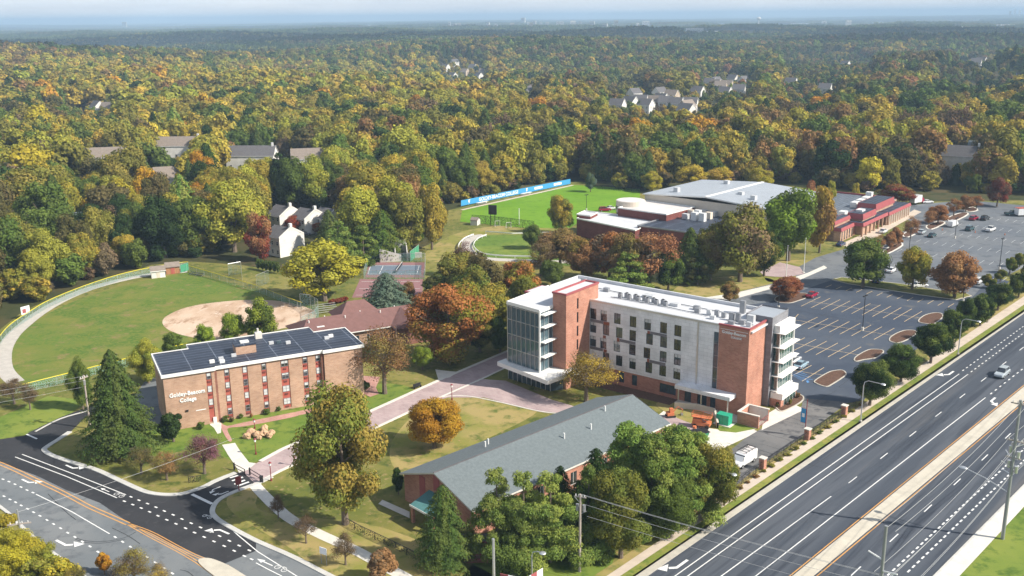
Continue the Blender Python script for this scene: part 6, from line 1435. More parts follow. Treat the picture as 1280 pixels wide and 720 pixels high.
far = [(760, 143, 'w'), (776, 139, 'w'), (790, 137, 'w'), (795, 143, 'w'), (808, 138, 't'), (815, 134, 'w'), (822, 139, 'w'), (833, 141, 'w'), (845, 150, 'w'), (852, 141, 'w'), (858, 146, 't'), (824, 124, 'w'), (829, 128, 't'), (879, 105, 'w'), (886, 108, 't'), (895, 104, 'w'), (900, 110, 't'), (893, 112, 't'), (908, 100, 'w'), (915, 118, 'w'), (930, 104, 'w'), (896, 122, 'w'),
       (656, 123, 'w'), (659, 119, 't'), (792, 126, 'w'), (862, 121, 'w'), (551, 82, 'w'), (560, 86, 'w'), (567, 80, 'w'), (575, 84, 't'), (585, 82, 'w'), (592, 86, 'w'), (598, 84, 't'), (565, 93, 'w'), (555, 93, 'w'), (980, 108, 'w'), (1022, 117, 'w'), (1050, 82, 'w'), (1212, 93, 'w'), (1218, 88, 'w'), (1269, 110, 'w'), (1122, 73, 'w'), (98, 123, 't'), (125, 150, 't'), (155, 148, 'w'), (113, 148, 'w'), (1160, 90, 'w'), (1168, 88, 't')]
fh = {}
for k_, wl in (('w', 'siding_white'), ('t', 'siding_tan')):
    pr_ = townhouse('x', (0, 0), 0, 11, 9, 5.6, 8.8, wall=wl, roof='shingle_dark' if k_ == 'w' else 'shingle_brown', firewall=False, chim=False, nm='house'); fh[k_] = pr_
cnt = {}
def farzone(x, y):
    if 740 < x < 870: return 'of the suburb above the pitch'
    if 870 <= x < 940: return 'of the second suburb further right'
    if 540 < x < 605: return 'of the bright suburb at mid distance'
    if x < 200: return 'lost in the wood at far left'
    if x > 940: return 'scattered in the far right woods'
    return 'alone in the wood left of the suburb'
for i, (x, y, k_) in enumerate(sorted(far)):
    p = G(x, y); z = farzone(x, y); c_ = 'white' if k_ == 'w' else 'tan'; cnt[(c_, z)] = cnt.get((c_, z), 0) + 1
    lab = '%s distant house %s, %s from left' % (c_, z, OW[cnt[(c_, z)] - 1]); zt = TH(p.x, p.y)
    if k_ in fh: o = fh.pop(k_); o.name = 'suburban_house'; o.location = (p.x, p.y, zt)
    else: o = dup(base_[k_], (p.x, p.y, zt))
    if 'base_' not in globals(): base_ = {}
    base_.setdefault(k_, o)
    o['label'] = lab; o['category'] = 'house'; o['group'] = 'suburban houses among the far trees'; o.rotation_euler = (0, 0, R_([-30, -48, -20, 40, -38][i % 5])); o.scale = (1.0, 1.0, 1.35)
# ------------------------------------------------------------------ skyline on the horizon
rk = random.Random(9)
SK = [(654, 23, 5), (660, 25, 3), (668, 25.5, 4), (676, 25, 3), (684, 24.5, 4), (640, 27, 5), (562, 26.5, 3), (568, 28, 5), (574, 27.5, 4), (610, 27, 4), (620, 27.5, 4), (700, 26.5, 9), (716, 27, 6), (740, 27.5, 6), (770, 27, 5), (807, 24.5, 8), (797, 27.5, 3), (756, 31, 6), (664, 31, 4), (156, 25.5, 4.5), (1030, 22, 5), (1060, 23.5, 6), (1268, 11, 2.4), (1262, 13, 2), (1274, 12, 2), (725, 25, 3), (948, 25, 3)]
def gslab(x, y, hpx, wpx, lab, group, nm, roofm, wallm):
    p = G(x, y); d = p.length; Wm = wpx * d / FPX; Hm = hpx; h = thing(nm, lab, 'building', (p.x, p.y, TH(p.x, p.y) - 5), R_(rk.uniform(-20, 20)), group)
    MB().box(-Wm / 2, Wm / 2, -Wm * .3, Wm * .3, 0, Hm).build('wall', wallm, h)
    b = MB()
    for k in range(1, int(Hm / 4)): b.box(-Wm * .46, Wm * .46, -Wm * .3 - .4, -Wm * .3, k * 4, k * 4 + 1.8)
    if Hm > 8: b.build('window_band', 'glass_dark', h)
    MB().box(-Wm / 2 - .5, Wm / 2 + .5, -Wm * .3 - .5, Wm * .3 + .5, Hm, Hm + 1).build('roof', roofm, h)
for i, (x, ty, ww) in enumerate(sorted(SK)):
    p = G(x, ty + 9); lo, hi = 5, 110
    for _ in range(20):
        m_ = (lo + hi) / 2
        if pix((p.x, p.y, m_))[1] > ty: lo = m_
        else: hi = m_
    gslab(x, ty + 9, lo + 5, ww, 'pale hazy high building on the horizon skyline, %s from the left' % OW[i], 'skyline towers on the horizon', 'distant_tower', 'concrete', 'trim_white' if i % 3 else 'concrete')
for i, (x, y, hh, ww) in enumerate(sorted(SK2)):
    gslab(x, y, 19, ww, 'long white low building in the distant plain, %s from the left' % OW[i], 'long low buildings in the distance', 'distant_warehouse', 'trim_white', 'trim_white')
wt = thing('water_tower', 'white bulbous water tower far off at the right', 'water tower', tuple(G(948, 33)), 0); MB().cyl(0, 0, 0, 38, 3, 8).build('stem', 'trim_white', wt); MB().ball((0, 0, 44), 12, 8, (1, 1, .7)).build('tank', 'trim_white', wt)
# ================================================================== vehicles
def loft(mb, secs):
    """skin over cross sections (each a list of points, same length)"""
    n = len(secs[0]); vs = [p for s_ in secs for p in s_]; fs = []
    for i in range(len(secs) - 1):
        for k in range(n): fs.append((i * n + k, i * n + (k + 1) % n, (i + 1) * n + (k + 1) % n, (i + 1) * n + k))
    fs.append(tuple(range(n - 1, -1, -1))); fs.append(tuple(range((len(secs) - 1) * n, len(secs) * n))); mb.add(vs, fs); return mb
def _sec(x, hw, z0, z1, r=.12):
    return [(x, -hw + r * .6, z0), (x, hw - r * .6, z0), (x, hw, z0 + r), (x, hw, z1 - r), (x, hw - r, z1), (x, -hw + r, z1), (x, -hw, z1 - r), (x, -hw, z0 + r)]
VEH = dict(
    sedan=dict(L=4.7, W=1.82, body=[(-2.35, .66, .4, .78), (-2.2, .86, .25, .92), (-1.2, .91, .22, .98), (1.0, .91, .22, .95), (2.0, .88, .24, .82), (2.32, .7, .38, .62)], cab=[(-1.75, .66, .95, 1.0), (-1.0, .62, .95, 1.42), (.25, .62, .95, 1.45), (1.1, .7, .93, .97)]),
    suv=dict(L=4.8, W=1.92, body=[(-2.4, .82, .4, 1.0), (-2.3, .93, .3, 1.08), (-1.2, .95, .28, 1.1), (1.0, .95, .28, 1.08), (2.1, .92, .3, 1.0), (2.4, .78, .42, .8)], cab=[(-2.25, .74, 1.06, 1.12), (-1.95, .72, 1.06, 1.72), (.2, .72, 1.06, 1.76), (1.05, .76, 1.04, 1.1)]),
    pickup=dict(L=5.5, W=1.95, body=[(-2.75, .88, .5, 1.12), (-2.6, .94, .38, 1.15), (-.6, .95, .35, 1.15), (1.2, .95, .35, 1.12), (2.4, .92, .38, 1.05), (2.75, .8, .48, .85)], cab=[(-.75, .74, 1.1, 1.15), (-.55, .72, 1.1, 1.78), (.75, .72, 1.1, 1.8), (1.5, .78, 1.08, 1.14)]),
    van=dict(L=5.7, W=2.0, body=[(-2.85, .9, .45, 2.05), (-2.75, .97, .35, 2.15), (.8, .97, .35, 2.18), (1.35, .96, .35, 1.9), (1.9, .95, .36, 1.2), (2.6, .9, .38, 1.05), (2.85, .78, .45, .85)], cab=[(.9, .90, 1.3, 2.1), (1.28, .91, 1.25, 1.97), (1.75, .93, 1.2, 1.36), (1.8, .9, 1.18, 1.24)]))
_v = {}
def vehicle(kind, paint, label, p, ang, group=None, name=None, cat=None):
    s_ = VEH[kind]; key = (kind, paint)
    if key not in _v:
        b = loft(MB(), [_sec(*q) for q in s_['body']]).mesh('body', 'car_' + paint)
        c = MB(); loft(c, [_sec(x, hw * 1.03, z0, z1, .05 if kind != 'van' else .03) for x, hw, z0, z1 in s_['cab']])
        cm = c.mesh('windows', 'glass_dark')
        t = MB(); q = s_['cab']
        if kind != 'van': loft(t, [_sec(x, hw - .02, z1 - .02, z1 + .03, .03) for x, hw, z0, z1 in q[1:3]])
        for X in (q[1][0], (q[1][0] + q[2][0]) / 2, q[2][0]):
            if kind == 'van': break
            for sg in (-1, 1): t.box(X - .05, X + .05, sg * (q[1][1] + .005) - .03, sg * (q[1][1] + .005) + .03, 1.0, q[1][3])
        if kind == 'van':
            for sg in (-1, 1): t.box(1.0, 1.05, sg * .95 - .03, sg * .95 + .03, 1.2, 2.0)
        tm = t.mesh('roof', 'car_' + paint)
        wm = MB().tube([(0, -.12, 0), (0, .12, 0)], .34, 14).mesh('wheel', 'rubber'); rm = MB().tube([(0, -.13, 0), (0, .13, 0)], .2, 10).mesh('rim', 'metal_silver')
        hm_ = MB().box(-.05, .05, -.18, .18, -.08, .08).mesh('headlight', 'lamp_lens'); tl = MB().box(-.05, .05, -.12, .12, -.12, .12).mesh('tail_light', 'tail_red')
        _v[key] = (b, cm, tm, wm, rm, hm_, tl)
    b, cm, tm, wm, rm, hm_, tl = _v[key]
    r = thing(name or {'sedan': 'parked_car', 'suv': 'parked_car', 'pickup': 'pickup_truck', 'van': 'cargo_van'}[kind], label, cat or {'sedan': 'car', 'suv': 'car', 'pickup': 'pickup truck', 'van': 'van'}[kind], (p[0], p[1], .04 + (p[2] if len(p) > 2 else 0)), ang, group)
    def ch(nm, me, par, l=(0, 0, 0)): o = bpy.data.objects.new(nm, me); C.objects.link(o); o.parent = par; o.location = l; return o
    ch('body', b, r); ch('windows', cm, r); ch('roof', tm, r)
    for X in (-s_['L'] * .31, s_['L'] * .31):
        for sg in (-1, 1): wo_ = ch('wheel', wm, r, (X, sg * (s_['W'] / 2 - .1), .34)); ch('rim', rm, wo_)
    xe = s_['L'] / 2; zz = .66 if kind == 'sedan' else .85
    for sg in (-1, 1): ch('headlight', hm_, r, (xe - .12, sg * .62, zz)); ch('tail_light', tl, r, (-xe + .05, sg * .72, zz + .05))
    return r
ha = math.atan2(HW.y, HW.x)
vehicle('suv', 'silver', 'silver sport utility vehicle driving along the dark highway', G(1252, 470), ha + math.pi, name='moving_car')
van = vehicle('van', 'white', 'white cargo van with black ladder rack parked near the brick pier', G(929, 580), R_(46) + math.pi)
lr = MB()
for y in (-.8, .8): lr.tube([(-2.5, y, 2.45), (.6, y, 2.45)], .05, 5)
for x in (-2.4, -1.4, -.4, .5): lr.tube([(x, -.8, 2.15), (x, -.8, 2.45), (x, .8, 2.45), (x, .8, 2.15)], .045, 5)
for x in (-2.2, -1.8, -1.4, -1.0, -.6, -.2, .2): lr.tube([(x, -.5, 2.52), (x, -.1, 2.52)], .03, 4)
lr.tube([(-2.5, -.5, 2.52), (.5, -.5, 2.52)], .035, 4).tube([(-2.5, -.1, 2.52), (.5, -.1, 2.52)], .035, 4); lr.build('ladder_rack', 'metal_black', van)
ra_ = R_(50)
for kind, paint, x, y, a, lab in [
    ('sedan', 'red', 1015, 371, 50, 'dark red car parked at the mulch island of the main lot'), ('sedan', 'pale_blue', 1001, 459, 52, 'pale blue car parked beside the finned glass bay'), ('sedan', 'white', 992, 453, 52, 'white car half hidden behind the finned glass bay'),
    ('sedan', 'silver', 1152, 292, 50, 'silver hatchback parked by the rust trees of the upper lot'), ('sedan', 'teal', 1165, 296, 48, 'dark teal car beside the silver hatchback'), ('van', 'white', 1191, 283, 45, 'tall white van parked on the upper lot'),
    ('suv', 'teal', 1212, 288, 47, 'dark green car right of the tall white van'), ('suv', 'red', 1217, 275, 45, 'magenta red car on the upper lot'), ('suv', 'black', 1231, 275, 45, 'black car beside the magenta one'), ('pickup', 'white', 1238, 289, 46, 'white pickup truck in the middle of the upper lot'),
    ('pickup', 'teal', 1265, 269, 8, 'dark truck hitched before the white trailer'), ('sedan', 'white', 1159, 254, 10, 'white car beside the box truck behind the red trimmed building'), ('sedan', 'white', 1114, 340, 50, 'white car between the green and olive trees'), ('sedan', 'white', 1149, 359, 10, 'white car at the kerb under the olive yellow tree'),
    ('sedan', 'silver', 1174, 349, 50, 'pale car seen through the rust red tree'), ('suv', 'white', 1222, 354, 50, 'white car at the right of the rust red tree'), ('sedan', 'navy', 1097, 353, 50, 'dark blue car at the right of the green island tree'), ('sedan', 'navy', 1051, 307, 50, 'dark blue car in front of the red trimmed building'),
    ('sedan', 'white', 732, 337, 30, 'white car glimpsed between the russet trees'), ('sedan', 'grey', 380, 294, 20, 'grey car parked before the townhouse row'), ('suv', 'red', 756, 264, 10, 'dark red car beside the low white roofed wing'), ('sedan', 'white', 764, 262, 10, 'white car beside the pale round tower'), ('sedan', 'white', 541, 440, 36, 'white car in the shade of the big maple'),
    ('sedan', 'white', 1104, 291, 50, 'white car at the colonnade of the red trimmed building'), ('sedan', 'silver', 1078, 306, 50, 'silver car behind the green island tree')]:
    vehicle(kind, paint, lab, G(x, y), R_(a), name='parked_car' if kind in ('sedan', 'suv') else None)
bt = thing('box_truck', 'white box truck with red cab behind the red trimmed building', 'truck', tuple(G(1146, 255)), R_(35))
MB().box(-3.4, 1.4, -1.2, 1.2, .9, 3.6).build('cargo_box', 'car_white', bt); loft(MB(), [_sec(1.5, 1.1, .6, 2.5), (_sec(2.6, 1.1, .6, 2.4)), _sec(3.3, 1.05, .6, 1.5)]).build('cab', 'car_red', bt)
for X in (-2.3, 2.4):
    for Y in (-1.05, 1.05): MB().tube([(X, Y - .15, .45), (X, Y + .15, .45)], .45, 12).build('wheel', 'rubber', bt)
trl = thing('cargo_trailer', 'white enclosed trailer with brownish roof at the right edge', 'trailer', tuple(G(1280, 270)), R_(8)); MB().box(-3.2, 3.2, -1.3, 1.3, .6, 3).build('body', 'car_white', trl); MB().box(-3.25, 3.25, -1.35, 1.35, 3, 3.1).build('roof', 'spandrel_red', trl)
for Y in (-1.25, 1.25): MB().tube([(0, Y - .12, .4), (0, Y + .12, .4)], .4, 12).build('wheel', 'rubber', trl)
for i, (x, y) in enumerate([(1178, 288), (1219, 291), (1256, 294)]):
    c_ = thing('traffic_cone', 'orange cone on the upper lot, %s from the left' % OW[i], 'traffic cone', tuple(G(x, y)), 0, 'cones on the upper lot'); MB().cyl(0, 0, .05, .8, .2, 10, .04).build('cone', 'lift_orange', c_); MB().box(-.25, .25, -.25, .25, .03, .07).build('base', 'rubber', c_)

# ------------------------------------------------------------------ building site machines
bl = thing('scissor_lift', 'orange rough terrain scissor lift parked on the pavers', 'lift', tuple(G(877, 534)), R_(-25)); bl.scale = (.8, .8, .8)
MB().box(-2, 2, -1, 1, .7, 1.5).box(-1.9, .2, -.9, .9, 1.5, 2.2).build('chassis', 'lift_orange', bl)
m_ = MB(); m_.box(-2.2, 2.2, -.9, .9, 2.5, 2.6)
for x in (-2.2, 2.2, 0):
    for y in (-.9, .9): m_.tube([(x, y, 2.6), (x, y, 3.5)], .05, 4)
for z in (3.05, 3.5): m_.tube([(-2.2, -.9, z), (2.2, -.9, z), (2.2, .9, z), (-2.2, .9, z), (-2.2, -.9, z)], .05, 4)
m_.build('platform_rail', 'lift_orange', bl)
m_ = MB()
for k_ in (-1, 1): m_.tube([(-1.6, k_ * .6, 1.5), (1.4, k_ * .6, 2.5)], .07, 4).tube([(1.4, k_ * .6, 1.5), (-1.6, k_ * .6, 2.5)], .07, 4)
m_.build('scissor_arm', 'metal_grey', bl)
for x in (-1.4, 1.4):
    for y in (-1.05, 1.05): MB().tube([(x, y - .2, .5), (x, y + .2, .5)], .5, 12).build('wheel', 'rubber', bl)
ex = thing('mini_digger', 'small orange tracked digger beside the grey roof end', 'digger', tuple(G(838, 521)), R_(10)); ex.scale = (.8, .8, .8)
MB().box(-1, 1, -.9, -.5, .05, .5).box(-1, 1, .5, .9, .05, .5).build('track', 'rubber', ex); MB().box(-.9, .7, -.7, .7, .5, 1.2).build('body', 'lift_orange', ex); MB().box(-.3, .5, -.6, .2, 1.2, 2.2).build('cab', 'lift_orange', ex)
MB().tube([(.7, .3, 1), (1.9, .3, 2.3), (3.0, .3, 1.4), (2.9, .3, .5)], .13, 5).build('arm', 'lift_orange', ex); MB().box(2.6, 3.1, 0, .6, .1, .6).build('bucket', 'metal_grey', ex)
gb2 = thing('transformer', 'bright green utility box on a concrete pad', 'transformer', tuple(G(905, 530)), R_(-38)); MB().box(-1.2, 1.2, -.8, .8, .15, 1.9).build('cabinet', 'paint_green_box', gb2); MB().box(-1.25, 1.25, -.85, .85, 1.9, 2.0).build('lid', 'paint_green_box', gb2); MB().box(-1.7, 1.7, -1.2, 1.2, .06, .15).build('pad', 'concrete_pale', gb2); MB().box(-.02, .02, -.82, -.8, .2, 1.8).build('door_seam', 'metal_black', gb2)
dsk = thing('skip_bin', 'dark green waste container half hidden by the pine clump', 'skip', tuple(G(873, 548)), R_(20)); MB().add([(-1.3, -.8, .1), (1.3, -.8, .1), (1.3, .8, .1), (-1.3, .8, .1), (-1.6, -1, 1.3), (1.6, -1, 1.3), (1.6, 1, 1.3), (-1.6, 1, 1.3)], [(0, 3, 2, 1), (0, 1, 5, 4), (1, 2, 6, 5), (2, 3, 7, 6), (3, 0, 4, 7), (4, 5, 6, 7)]).build('tub', 'screen_green', dsk); MB().box(-1.7, 1.7, -1.1, 1.1, 1.3, 1.4).build('lid', 'metal_black', dsk)
dr = thing('barrel', 'red and white barrel beside the green container', 'barrel', tuple(G(868, 539)), 0); MB().cyl(0, 0, .03, 1, .35, 12).build('drum', 'lift_orange', dr); MB().cyl(0, 0, .4, .6, .36, 12).build('stripe', 'sign_white', dr)
rw = MB(); ribbon(rw, GP([(843, 510), (870, 512), (893, 518), (897, 536)]), .35, 0, 1.2); tag(rw.build('retaining_wall', 'wall_cream'), 'low buff timber screen wall behind the orange lift', 'low wall')

# ------------------------------------------------------------------ lamps and poles
def street_lamp(label, p, h, toward, arm, group):
    r = thing('street_lamp', label, 'street lamp', tuple(p), 0, group); d = Vector((toward.x, toward.y, 0)).normalized()
    MB().cyl(0, 0, 0, h * .86, .13, 8, .09).build('pole', 'metal_silver', r)
    pts = [Vector((0, 0, h * .86)), Vector((0, 0, h * .95)) + d * .15, Vector((0, 0, h)) + d * .8, Vector((0, 0, h * 1.0)) + d * arm]
    MB().tube(pts, .07, 6).build('arm', 'metal_silver', r)
    MB().ball(tuple(Vector((0, 0, h)) + d * (arm + .3)), .35, 6, (1.3, 1.3, .45)).build('lamp_head', 'metal_silver', r); MB().cyl(0, 0, -.02, .25, .3, 8).build('base', 'concrete', r)
nrmH = Vector((HW.y, -HW.x, 0))
for i, (x, y, h, lab) in enumerate([(1075.7, 527, 8.1, 'silver curved arm street lamp nearest the brick pier'), (1197.5, 443, 8.2, 'silver street lamp standing before the upper dark trees of the pavement'), (888, 648, 8.2, 'silver street lamp at the right edge of the pine clump')]):
    street_lamp(lab, G(x, y), h, nrmH, 3.2, 'street lamps along the highway verge')
street_lamp('silver street lamp behind the striped billboard at the bottom', G(665, 741), 6.2, Vector((1, -.6, 0)), 1.3, 'street lamps along the highway verge')
wp = thing('steel_pole', 'smooth pale steel pole with cut top at the bottom edge', 'pole', tuple(G(618, 760))); MB().cyl(0, 0, 0, 9.7, .2, 10, .17).build('shaft', 'metal_silver', wp)
def lot_lamp(label, x, y, ty, heads=2, m='metal_black', name='lot_lamp', block_=True):
    p = G(x, y); h = (y - ty) * p.length / FPX * 1.05; r = thing(name, label, 'lamp post', tuple(p), R_(48), 'dark lamp posts of the car parks')
    MB().cyl(0, 0, .6, h, .1, 8, .07).build('pole', m, r)
    if block_: MB().cyl(0, 0, 0, .8, .32, 10).build('base', 'concrete_pale', r)
    for k_ in range(heads): sg = (-1, 1)[k_]; MB().box(sg * .15, sg * 1.0, -.2, .2, h - .08, h + .12).build('lamp_head', m, r)
for x, y, ty, lab in [(1078, 413, 371, 'dark twin lamp post in the middle of the main lot'), (1203.5, 377, 334, 'dark lamp post at the end of the rust tree island'), (1249, 337, 302, 'dark lamp post at the clipped shrubs'), (1193.5, 298, 275, 'dark lamp post below the tall white van'), (1136, 316, 288, 'dark lamp post behind the olive yellow tree'), (1101.5, 346, 318, 'thin dark lamp post beside the green island tree'), (733, 263, 244, 'thin dark lamp post by the pitch and the low wing'), (973, 386, 358, 'short dark lamp post at the entrance mulch island')]:
    lot_lamp(lab, x, y, ty)
def red_lamp(label, x, y, ty, banner=False):
    p = G(x, y); h = (y - ty) * p.length / FPX * 1.1; r = thing('campus_lamp', label, 'lamp post', tuple(p), R_(40), 'dark red campus lamps')
    MB().cyl(0, 0, 0, h - .5, .07, 8).build('pole', 'pole_red', r); MB().cyl(0, 0, h - .55, h - .1, .16, 8, .22).build('lantern', 'lamp_lens', r); MB().cyl(0, 0, h - .1, h + .15, .3, 8, .04).build('cap', 'pole_red', r); MB().cyl(0, 0, 0, .4, .16, 8).build('base', 'pole_red', r)
    return r
for x, y, ty, lab in [(339, 601, 577, 'dark red lamp post on the lower edge of the drive by the crosswalk'), (369, 582, 564, 'thin dark lamp post at the drive under the big tree'), (565, 500, 480, 'dark red lamp post at the start of the paver plaza'), (320, 568, 548, 'dark red lamp post in front of the boulders'), (984, 490, 474, 'small dark red lamp at the planted bed'), (318.5, 536, 524, 'dark red lamp post between boulders and dormitory')]:
    red_lamp(lab, x, y, ty)
def pier(label, x, y): r = thing('brick_pier', label, 'brick pier', tuple(G(x, y)), ha, 'brick piers of the black fence'); MB().box(-.45, .45, -.45, .45, 0, 1.9).build('shaft', 'brick_red', r); MB().box(-.55, .55, -.55, .55, 1.9, 2.05).build('cap', 'concrete_pale', r)
pier('brick fence pier beside the white cargo van', 953, 586); pier('brick fence pier below the red banner pole', 1009, 549); pier('brick fence pier next to the curved street lamp', 1055, 519)
bp = thing('banner_pole', 'dark red pole carrying a blue banner by the service drive', 'banner pole', tuple(G(1006, 546)), ha); MB().cyl(0, 0, 0, 7.0, .08, 8).build('pole', 'pole_red', bp); MB().box(-.02, .02, .1, 1.0, 2.6, 5.2).build('banner', 'sign_blue', bp); MB().tube([(0, 0, 5.25), (0, 1.05, 5.25)], .03, 4).tube([(0, 0, 2.55), (0, 1.05, 2.55)], .03, 4).build('bracket', 'pole_red', bp)
MB().box(-.03, .03, .3, .8, 3.6, 4.3).build('emblem', 'sign_white', bp)
for x, y, ty, lab in [(982.5, 347, 309, 'left white flagpole on the entrance plaza'), (1004.5, 341, 300, 'right white flagpole on the entrance plaza')]:
    p = G(x, y); h = (y - ty) * p.length / FPX * 1.05; r = thing('flagpole', lab, 'flagpole', tuple(p), 0, 'white flagpoles'); MB().cyl(0, 0, 0, h, .12, 8, .06).build('pole', 'metal_white', r); MB().ball((0, 0, h + .1), .16, 5).build('finial', 'metal_silver', r); MB().cyl(0, 0, 0, .2, .4, 10).build('base', 'concrete_pale', r)
# utility poles
def upole(label, p, h, arms, ang=0, m='pole_wood', extra=None, r0=.2):
    r = thing('utility_pole', label, 'utility pole', (p[0], p[1], 0), ang); MB().cyl(0, 0, -.2, h, r0, 10, r0 * .72).build('pole', m, r)
    for z, L in arms:
        MB().box(-.08, .08, -L / 2, L / 2, z - .08, z + .08).build('crossarm', 'pole_wood', r)
        ins = MB()
        for k_ in range(4): u = -L / 2 + L * (k_ + .5) / 4; ins.cyl(0, u, z + .08, z + .35, .06, 6)
        ins.build('insulator', 'metal_white', r)
    return r
P1 = G(724.5, 714.5); u1 = upole('grey utility pole with transformer cans before the light pines', P1, 11.4, [(11.0, 1.6)], R_(70))
for y in (-.45, .45): MB().cyl(.25, y, 8.9, 9.8, .22, 10).build('transformer_can', 'metal_grey', u1)
MB().tube([(0, .1, 10.2), (.5, .9, 10.6)], .04, 4).tube([(0, -.1, 8.6), (.4, -.8, 8.9)], .04, 4).build('bracket', 'metal_grey', u1); MB().tube([(.16, 0, 0), (.16, 0, 7)], .05, 6).build('conduit', 'metal_silver', u1)
P2 = G(113, 536); u2 = upole('weathered utility pole beside the big spruce at left', P2, 10.4, [(9.9, 1.8)], R_(-30)); MB().cyl(.3, -.2, 8.7, 9.5, .22, 10).build('transformer_can', 'metal_silver', u2)
P3 = G(1253, 674); u3 = upole('tall dark utility pole crowded with hardware at the right edge', P3, 21, [(20.4, 2.4), (15, 2.2), (12.5, 2.0)], ha - R_(0), 'metal_grey', r0=.26)
for z, s_ in ((13.6, .5), (13.0, -.55), (11.4, .5), (10.8, -.5), (14.2, .2)): MB().cyl(.2, s_, z - .5, z + .5, .26, 10).build('transformer_can', 'metal_silver', u3)
hd_ = MB(); 
for a, b in (((0, 0, 12), (.9, 1.3, 13)), ((0, 0, 11), (-.9, 1.2, 12)), ((0, 0, 14), (1, -1.1, 14.6)), ((0, 0, 10), (.6, 1.4, 10.2)), ((0, 0, 12.4), (-1.2, -.9, 12.9))): hd_.tube([a, b], .06, 5)
hd_.build('bracket', 'metal_silver', u3); MB().tube([(0, 0, 7.2), (.2, 3.2, 8.3), (.3, 6.0, 8.9)], .08, 6).build('lamp_arm', 'metal_silver', u3); MB().ball((.3, 6.4, 8.9), .4, 6, (1, 1.5, .5)).build('lamp_head', 'metal_silver', u3)
P4 = Vector((P3.x, P3.y, 0)) - Vector((math.cos(ha), math.sin(ha), 0)) * 44.3; u4 = upole('dark pole top with two white lamp arms at the bottom edge', P4, 20.2, [], ha, 'metal_grey', r0=.24)
for z, s_ in ((16.2, 1), (14.9, -1)): MB().tube([(0, 0, z), (.2 * s_, 1.7 * s_, z + .35)], .09, 6).build('lamp_arm', 'metal_white', u4)
P5 = G(30.5, 697); u5 = upole('pale utility pole with one crossarm in the yellow bushes', P5, 7.4, [(5.2, 3.0)], R_(-75), 'metal_silver', r0=.13)
def cable(a, b, sag, label, group='overhead wires', r=.022, m='cable'):
    a, b = Vector(a), Vector(b); pts = [a.lerp(b, i / 14) - Vector((0, 0, sag * 4 * (i / 14) * (1 - i / 14))) for i in range(15)]
    tag(MB().tube(pts, r, 4).build('power_cable', m), label, 'cable', group)
Hd = Vector((math.cos(ha), math.sin(ha), 0)); N3 = Vector((-Hd.y, Hd.x, 0))
ci_ = 0
for z, o in ((20.7, 1.0), (20.7, 0), (20.7, -1.0), (15.3, .8), (15.3, -.8), (12.8, .7), (10.0, 0), (9.2, .3)):
    for A_, B_ in ((P4, P3), (P3, P3 + Hd * 60)):
        cable((A_.x + N3.x * o, A_.y + N3.y * o, z - (.8 if A_ is P4 else 0)), (B_.x + N3.x * o, B_.y + N3.y * o, z), .9, 'thin wire strung beside the highway to the tall dark pole')
E1 = Vector((66, 88, 0))
for k_, z in enumerate((11.35, 11.35, 9.9, 8.2)): cable((P1.x + .3 * k_, P1.y, z), (E1.x + .5 * k_, E1.y, z - .6), 1.0, 'thin wire running from the grey utility pole across the dark trees')
for k_, z in enumerate((10.2, 9.4, 8.2)): cable((P2.x, P2.y, z), (P2.x - 55, P2.y - 22 - k_, z - .5), .8, 'thin wire leaving the weathered pole towards the left edge')
cable((P5.x, P5.y, 5.2), (P5.x - 30, P5.y - 18, 5), .5, 'thin wire on the pale pole in the yellow bushes'); cable((P5.x, P5.y, 7), (P5.x + 24, P5.y + 22, 8), .4, 'thin wire on the pale pole in the yellow bushes')

# ------------------------------------------------------------------ fences
def mesh_fence(label, pts, h, m='chain_link', top=None, post=2.6, pm='metal_silver', name='mesh_fence', cat='fence', pr=.04, group=None, tr=.05):
    o0 = pts[0]; r = thing(name, label, cat, (o0[0], o0[1], 0), 0, group); P_ = [Vector((p[0] - o0[0], p[1] - o0[1], 0)) for p in pts]
    f = MB()
    for a, b in zip(P_[:-1], P_[1:]): f.add([(a.x, a.y, .05), (b.x, b.y, .05), (b.x, b.y, h), (a.x, a.y, h)], [(0, 1, 2, 3)])
    f.build('mesh_panel', m, r); t = MB(); t.tube([(p.x, p.y, h) for p in P_], tr, 5); t.build('top_rail', top or pm, r)
    acc_ = 0; pos = [P_[0]]
    for a, b in zip(P_[:-1], P_[1:]):
        L = (b - a).length; u = post - acc_
        while u < L: pos.append(a.lerp(b, u / L)); u += post
        acc_ = (acc_ + L) % post
    for p in pos[:95]: MB().cyl(p.x, p.y, 0, h, pr, 5).build('post', pm, r)
    return r
of = smooth(GP([(-8, 447), (0, 431), (15, 414), (37, 399), (62, 384), (105, 366), (150, 351), (190, 342), (225, 336), (236, 335)]), 5)
mesh_fence('curved outfield fence with yellow top along the warning track', of, 1.9, top='fence_yellow', post=4, tr=.085)
mesh_fence('straight fence with yellow top from the sheds to the backstop', GP([(237, 340), (321, 365), (364, 382), (378, 387)]), 1.9, top='fence_yellow', post=4, tr=.085)
mesh_fence('near side ball field fence with yellow top left of the dormitory', GP([(20, 492), (32, 491), (95, 475), (172, 455), (262, 432)]), 1.9, top='fence_yellow', post=4, tr=.085)
mesh_fence('tall silver backstop netting behind home plate', GP([(376, 387), (388, 388), (398, 394), (399, 402), (394, 410), (378, 417)]), 4.2, 'chain_link', post=3, name='backstop')
mesh_fence('low mesh fence behind the infield near the maroon roof', GP([(394, 411), (360, 420), (330, 426)]), 1.6, post=4)
for i, q in enumerate(([(286, 345), (302, 342)], [(302, 342), (303, 352)], [(321, 360), (337, 353)])):
    mesh_fence(['left batting net frame on the side lawn', 'cross net of the batting frames', 'right batting net frame near the yellow topped fence'][i], GP(q), 3.6, 'net', post=4.2, name='batting_net', cat='net')
